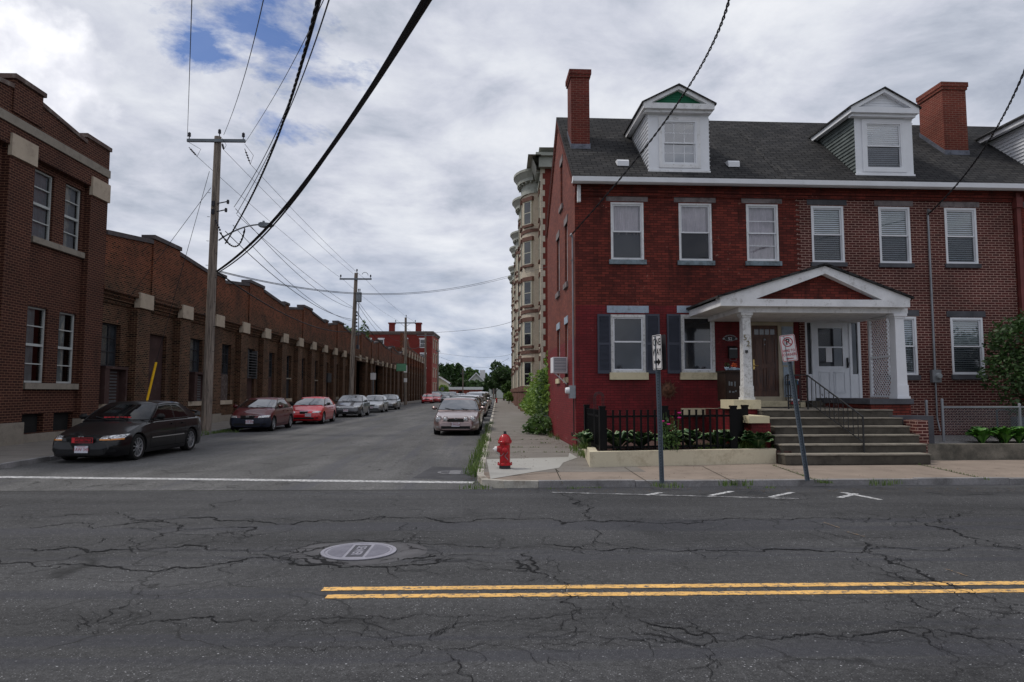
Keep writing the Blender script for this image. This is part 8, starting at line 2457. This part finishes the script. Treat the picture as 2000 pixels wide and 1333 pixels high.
# ------------------------------------------------------------------ things on and by the corner house
# air conditioner on the gable
def gbl(px, py): return gz(px, py)
t = thing('air_conditioner', 'white box air conditioner on brackets sticking out of the red gable wall', 'air conditioner', HF.o, HF.rot)
s0_ = 1.55; zA1 = D(1090, 699, 21).z; zA0 = D(1090, 729, 21).z
b = MB(); b.box(-.45, -.02, s0_ + .05, s0_ + .75, zA0, zA1); o = b.build('casing', m_white, t)
b = MB(); b.box(-.42, -.06, s0_ + .035, s0_ + .05, zA0 + .04, zA1 - .04); g = b.build('grille', m_galv, o)
b = MB()
for k in range(8): b.box(-.41, -.07, s0_ + .03, s0_ + .036, zA0 + .06 + k * .045, zA0 + .075 + k * .045)
b.build('grille_slat', m_white, g)
b = MB(); b.bar((-.40, s0_ + .2, zA0), (-.02, s0_ + .2, zA0 - .34), .03); b.bar((-.43, s0_ + .2, zA0 - .01), (0, s0_ + .2, zA0 - .01), .03); b.build('bracket', m_white, t)
# sun face
x, z = HF.hit(1305, 762, -.04); SU = thing('sun_ornament', 'round rusty metal sun face hung on the red brick below the windows', 'wall ornament', HF.o, HF.rot)
m_sun = M('rusty_metal', (0.13, 0.06, 0.035), .55, metal=.4, var=.5, scale=14, fine=60, bump=.3, dirt=(0.06, 0.035, 0.03), dirt_amt=.5, dirt_scale=8)
b = MB(); b.lathe([(.155, -.01), (.15, -.035), (.10, -.065), (0.001, -.075)], (x, 0, z), 24, 'y'); o = b.build('face', m_sun, SU, smooth=True)
b = MB(); b.lathe([(.02, 0), (.016, -.03), (0.001, -.035)], (x, -.07, z - .01), 8, 'y')
b.prism([(x - .012, z + .03), (x + .012, z + .03), (x + .022, z - .035), (x - .022, z - .035)], -.10, -.06, 'y')
for s in (-1, 1): b.lathe([(.022, 0), (.015, -.012), (0.001, -.016)], (x + s * .055, -.066, z + .035), 8, 'y'); b.bar((x + s * .03, -.075, z + .075), (x + s * .09, -.07, z + .065), .012); b.lathe([(.03, 0), (.02, -.012), (0.001, -.014)], (x + s * .075, -.058, z - .03), 8, 'y')
b.bar((x - .04, -.075, z - .075), (x + .04, -.075, z - .075), .014); b.build('face_feature', m_sun, o)
b = MB()
for k in range(24):
    a = k * math.pi / 12; L_ = .30 if k % 2 else .24; ca, sa = math.cos(a), math.sin(a); w_ = .028
    pts = [(x + ca * .14 - sa * w_, z + sa * .14 + ca * w_), (x + ca * .14 + sa * w_, z + sa * .14 - ca * w_), (x + ca * L_, z + sa * L_)]
    b.prism(pts, -.03, -.018, 'y')
b.build('rays', m_sun, SU)
# house number plaque
x, z = HF.hit(1426, 662, -.02); t = thing('number_plaque', 'small black oval number plaque with white 52 left of the porch', 'number plaque', HF.o, HF.rot)
b = MB(); b.prism([(x - .13, z - .06), (x + .13, z - .06), (x + .15, z), (x + .12, z + .06), (x - .12, z + .06), (x - .15, z)], -.02, -.004, 'y'); o = b.build('plate', m_black, t)
b = MB()
pts = [(x + .175 * math.cos(a), -.018, z + .02 + .085 * math.sin(a)) for a in [k * math.pi / 16 for k in range(33)]]; b.tube(pts, .006, 5, False)
for s in (-1, 1): b.lathe([(.03, -.005), (.03, -.018)], (x + s * .18, 0, z), 8, 'y')
for k in range(7): a = R(30 + 20 * k); b.lathe([(.014, -.005), (.012, -.024)], (x + .14 * math.cos(a), 0, z + .02 + .075 * math.sin(a)), 8, 'y')
b.build('scroll', m_metal, o); text('house_number', '52', .12, m_white, o, Matrix.Translation((x, -.022, z - .005)) @ UP, .002)
# mail box and parcel box
x0, x1, z0_, z1_ = rect(HF, 1424, 1440, 676, 700, -.1)
t = thing('letter_box', 'small black wall letter box under the number plaque', 'letter box', HF.o, HF.rot)
b = MB(); b.prism([(-.02, z0_), (-.12, z0_), (-.12, z1_ - .06), (-.02, z1_)], x0, x1, 'x'); o = b.build('box', m_black, t); b = MB(); b.box(x0 + .01, x1 - .01, -.128, -.12, z1_ - .10, z1_ - .07); b.tube([(x0 + .03, -.07, z0_), (x0 + .03, -.09, z0_ - .07), (x1 - .03, -.09, z0_ - .07), (x1 - .03, -.07, z0_)], .006, 5); b.build('flap', m_metal, o)
x0, x1, z0_, z1_ = rect(HF, 1417, 1446, 727, 778, -1.4)
t = thing('parcel_cabinet', 'dark wooden cabinet with pale lettering standing beside the peeling column', 'cabinet', HF.o, HF.rot)
m_cab = M('cabinet_wood', (0.028, 0.016, 0.012), .5, var=.3, scale=6)
b = MB(); b.box(x0, x1, -1.4, -.8, 1.42, z1_); o = b.build('body', m_cab, t); b = MB(); b.box(x0 - .03, x1 + .03, -1.44, -.78, z1_, z1_ + .04); b.build('top', m_cab, t)
b = MB(); xm_2 = (x0 + x1) / 2; b.box(x0 + .03, x1 - .03, -1.412, -1.4, 1.50, z1_ - .06); dr = b.build('door', m_cab, o)
b = MB(); 
for (u, v, w_, h) in ((-.10, .30, .03, .16), (-.04, .30, .05, .14), (.05, .28, .03, .18), (-.09, .10, .04, .07), (.0, .10, .06, .05), (.07, .12, .03, .06)): b.box(xm_2 + u - w_ / 2, xm_2 + u + w_ / 2, -1.416, -1.412, 1.55 + v * .9, 1.55 + v * .9 + h * .7)
b.build('painted_mark', m_galv, dr)
t = thing('welcome_sign', 'small carved welcome word on top of the dark cabinet', 'welcome sign', HF.o, HF.rot)
text('sign_letters', 'Welcome', .125, M('pale_blue', (0.30, 0.42, 0.52), .6), t, Matrix.Translation((xm_2 + .03, -1.35, z1_ + .085)) @ UP, .012, .9, .002)
b = MB(); b.box(x0 + .05, x1 + .06, -1.37, -1.32, z1_ + .04, z1_ + .056); b.build('base', m_black, t)
for (px_, nm, pc_, fl) in ((1421, 'white flower pot with a green plant on the dark cabinet', m_white, m_leafd), (1435, 'little pot of orange flowers on the dark cabinet', m_white, M('petal_orange', (0.65, 0.12, 0.04), .6))):
    x, z = HF.hit(px_, 712, -1.2); t = thing('flower_pot', nm, 'flower pot', HF.o, HF.rot, 'flower pots on the cabinet'); b = MB(); b.lathe([(.03, 0), (.05, .09), (.045, .09)], (x, -1.15, z1_ + .04), 12); b.build('pot', pc_, t); b = MB(); leaf_cloud(b, [((x, -1.15, z1_ + .19), (.07, .07, .07))], 60, .03, px_); b.build('plant', fl, t, fix=False)
# shelf rack between the doors, milk can / lantern
x0, x1, _, _ = rect(HF, 1564, 1576, 726, 792, -1.0)
t = thing('shelf_rack', 'narrow black shelf rack with a blue and white box between the two doors', 'shelf rack', HF.o, HF.rot)
b = MB()
for z in (1.30, 1.55, 1.85, 2.10): b.box(x0 - .02, x1 + .08, -.45, -.15, z, z + .02)
for x in (x0 - .02, x1 + .07): b.bar((x, -.44, 1.24), (x, -.44, 2.12), .015); b.bar((x, -.16, 1.24), (x, -.16, 2.12), .015)
b.build('frame', m_black, t)
for (z, m_, n_, lb_) in ((1.87, M('tub_blue', (0.05, 0.15, 0.30), .5), 'storage_tub', 'blue and white tub on the upper shelf of the black rack'), (1.32, M('tub_red', (0.3, 0.03, 0.03), .5), 'storage_tub', 'red and white tub on the bottom shelf of the black rack')):
    t2 = thing(n_, lb_, 'tub', HF.o, HF.rot, 'tubs on the rack'); b = MB(); b.box(x0, x1 + .05, -.42, -.2, z, z + .10); b.build('tub', m_, t2); b = MB(); b.box(x0 - .01, x1 + .06, -.43, -.19, z + .10, z + .14); b.build('lid', m_white, t2)
x, z = HF.hit(1555, 770, -.9); b = MB(); b.tube([(x, -.9, 1.236), (x, -.9, 1.95)], .035, 10); b.lathe([(.05, 0), (.05, .04), (0.001, .05)], (x, -.9, 1.95), 10)
tag(inH(b.build('rolled_umbrella', M('green_grey', (0.05, 0.07, 0.06), .8, var=.3))), 'dark rolled object standing upright by the brick pier between the doors', 'umbrella')
# welcome arch
x0, z0_ = HF.hit(1162, 805, -3.6); x1, _ = HF.hit(1178, 805, -3.6); za = HF.hit(1170, 766, -3.6)[1]
t = thing('welcome_arch', 'thin black wrought iron arch reading welcome in the front garden', 'garden arch', HF.o, HF.rot)
xm_2, rA = (x0 + x1) / 2, (x1 - x0) / 2 + .02; b = MB()
for r_ in (rA, rA * .62):
    b.tube([(xm_2 - r_, -3.6, zso)] + [(xm_2 - r_ * math.cos(a), -3.6, za - rA + r_ * math.sin(a)) for a in [k * math.pi / 12 for k in range(13)]] + [(xm_2 + r_, -3.6, zso)], .007, 5)
o = b.build('frame', m_black, t)
for k, ch in enumerate('WELCOME'):
    a = R(165 - k * 25); rr = rA * .81; mt_ = Matrix.Translation((xm_2 + rr * math.cos(a), -3.6, za - rA + rr * math.sin(a))) @ UP @ Matrix.Rotation(a - math.pi / 2, 4, 'Z'); text('letter', ch, .075, m_black, o, mt_, .004)

# ------------------------------------------------------------------ right-hand front yard
rw0 = HF.hitz(1800, 899, Z); sR = rw0.y; xR = HF.hit(1812, 880, sR)[0]; zR = HF.hit(1900, 868, sR)[1]
m_rw = M('wall_mossy', (0.16, 0.145, 0.12), .95, var=.35, scale=2.5, fine=50, bump=.5, dirt=(0.05, 0.05, 0.042), dirt_amt=.5, dirt_scale=2)
b = MB(); b.box(xR, 22, sR, sR + .25, Z - .02, zR); b.box(xR, xR + .2, sR + .25, -3.25, Z - .02, zR)
tag(inH(b.build('retaining_wall', m_rw)), 'low mossy grey retaining wall right of the front steps', 'retaining wall')
b = MB(); b.box(xR + .2, 22, sR + .25, -.02, Z, zR - .03); tag(inH(b.build('gravel_bed', M('gravel', (0.26, 0.25, 0.245), .95, var=.5, scale=14, fine=45, bump=1.0, bd=.03))), kind='structure')
q = random.Random(5)
hx = HF.hit(1900, 850, sR + .6)[0]
for k in range(18): hosta('glossy green hosta beside the chain link fence, one of a clump alike', hx + .1 + k * .17 + q.uniform(-.1, .1), sR + .45 + (k % 3) * .3, zR - .05, .34, .40, 44, 300 + k, m_hosta2, 'hosta plants right of the steps')
FC = thing('chain_link_fence', 'grey chain link fence with round posts right of the steps', 'fence', HF.o, HF.rot)
sC = sR + 1.3; fz0 = zR; ft = HF.hit(1900, 792, sC)[1]; xa = HF.hit(1842, 830, sC)[0]
for x, y, tp_ in ((HF.hit(1811, 830, sC + .5)[0], sC + .5, ft + .08), (xa, sC, ft + .12), (HF.hit(1993, 830, sC)[0], sC, ft), (22, sC, ft)):
    b = MB(); b.tube([(x, y, Z), (x, y, tp_)], .032, 10); b.lathe([(.036, 0), (.03, .04), (.001, .055)], (x, y, tp_), 10); b.build('post', m_metal, FC)
b = MB(); b.tube([(xa, sC, ft - .05), (22, sC, ft - .05)], .022, 8); b.build('rail', m_metal, FC)
b = MB(); s_ = .07; H_ = ft - .05 - fz0; x = xa - H_
while x < 14:
    for sg in (0, 1):
        A = [x, fz0]; B_ = [x + H_, ft - .05]
        if A[0] < xa: A = [xa, fz0 + (xa - x)]
        y_ = sC + .003 * sg
        p, r_ = (A[0], A[1]), (B_[0], B_[1])
        if sg: p, r_ = (A[0], fz0 + ft - .05 - A[1]), (B_[0], fz0 + ft - .05 - B_[1])
        b.bar((p[0], y_, p[1]), (r_[0], y_, r_[1]), .0035)
    x += s_
b.build('mesh', m_metal, FC, uv=False)
# maple
mx_, _ = HF.hit(1985, 700, -1.6); p_ = HF.m @ Vector((mx_ + .25, -1.6, zR))
tree('maple_tree', 'small dark green maple against the brick front at the right edge', p_, 3.3, [((.1, 0, 2.35), (1.0, .9, .95)), ((-.45, -.1, 1.7), (.75, .7, .55)), ((.6, 0, 1.5), (.9, .8, .6)), ((-.3, -.2, 2.6), (.6, .5, .5)), ((.0, -.2, 1.0), (.8, .6, .45)), ((1.3, 0, 2.2), (1, .8, 1))], 9500, .055, m_leafd, 91, .07, limbs=8)
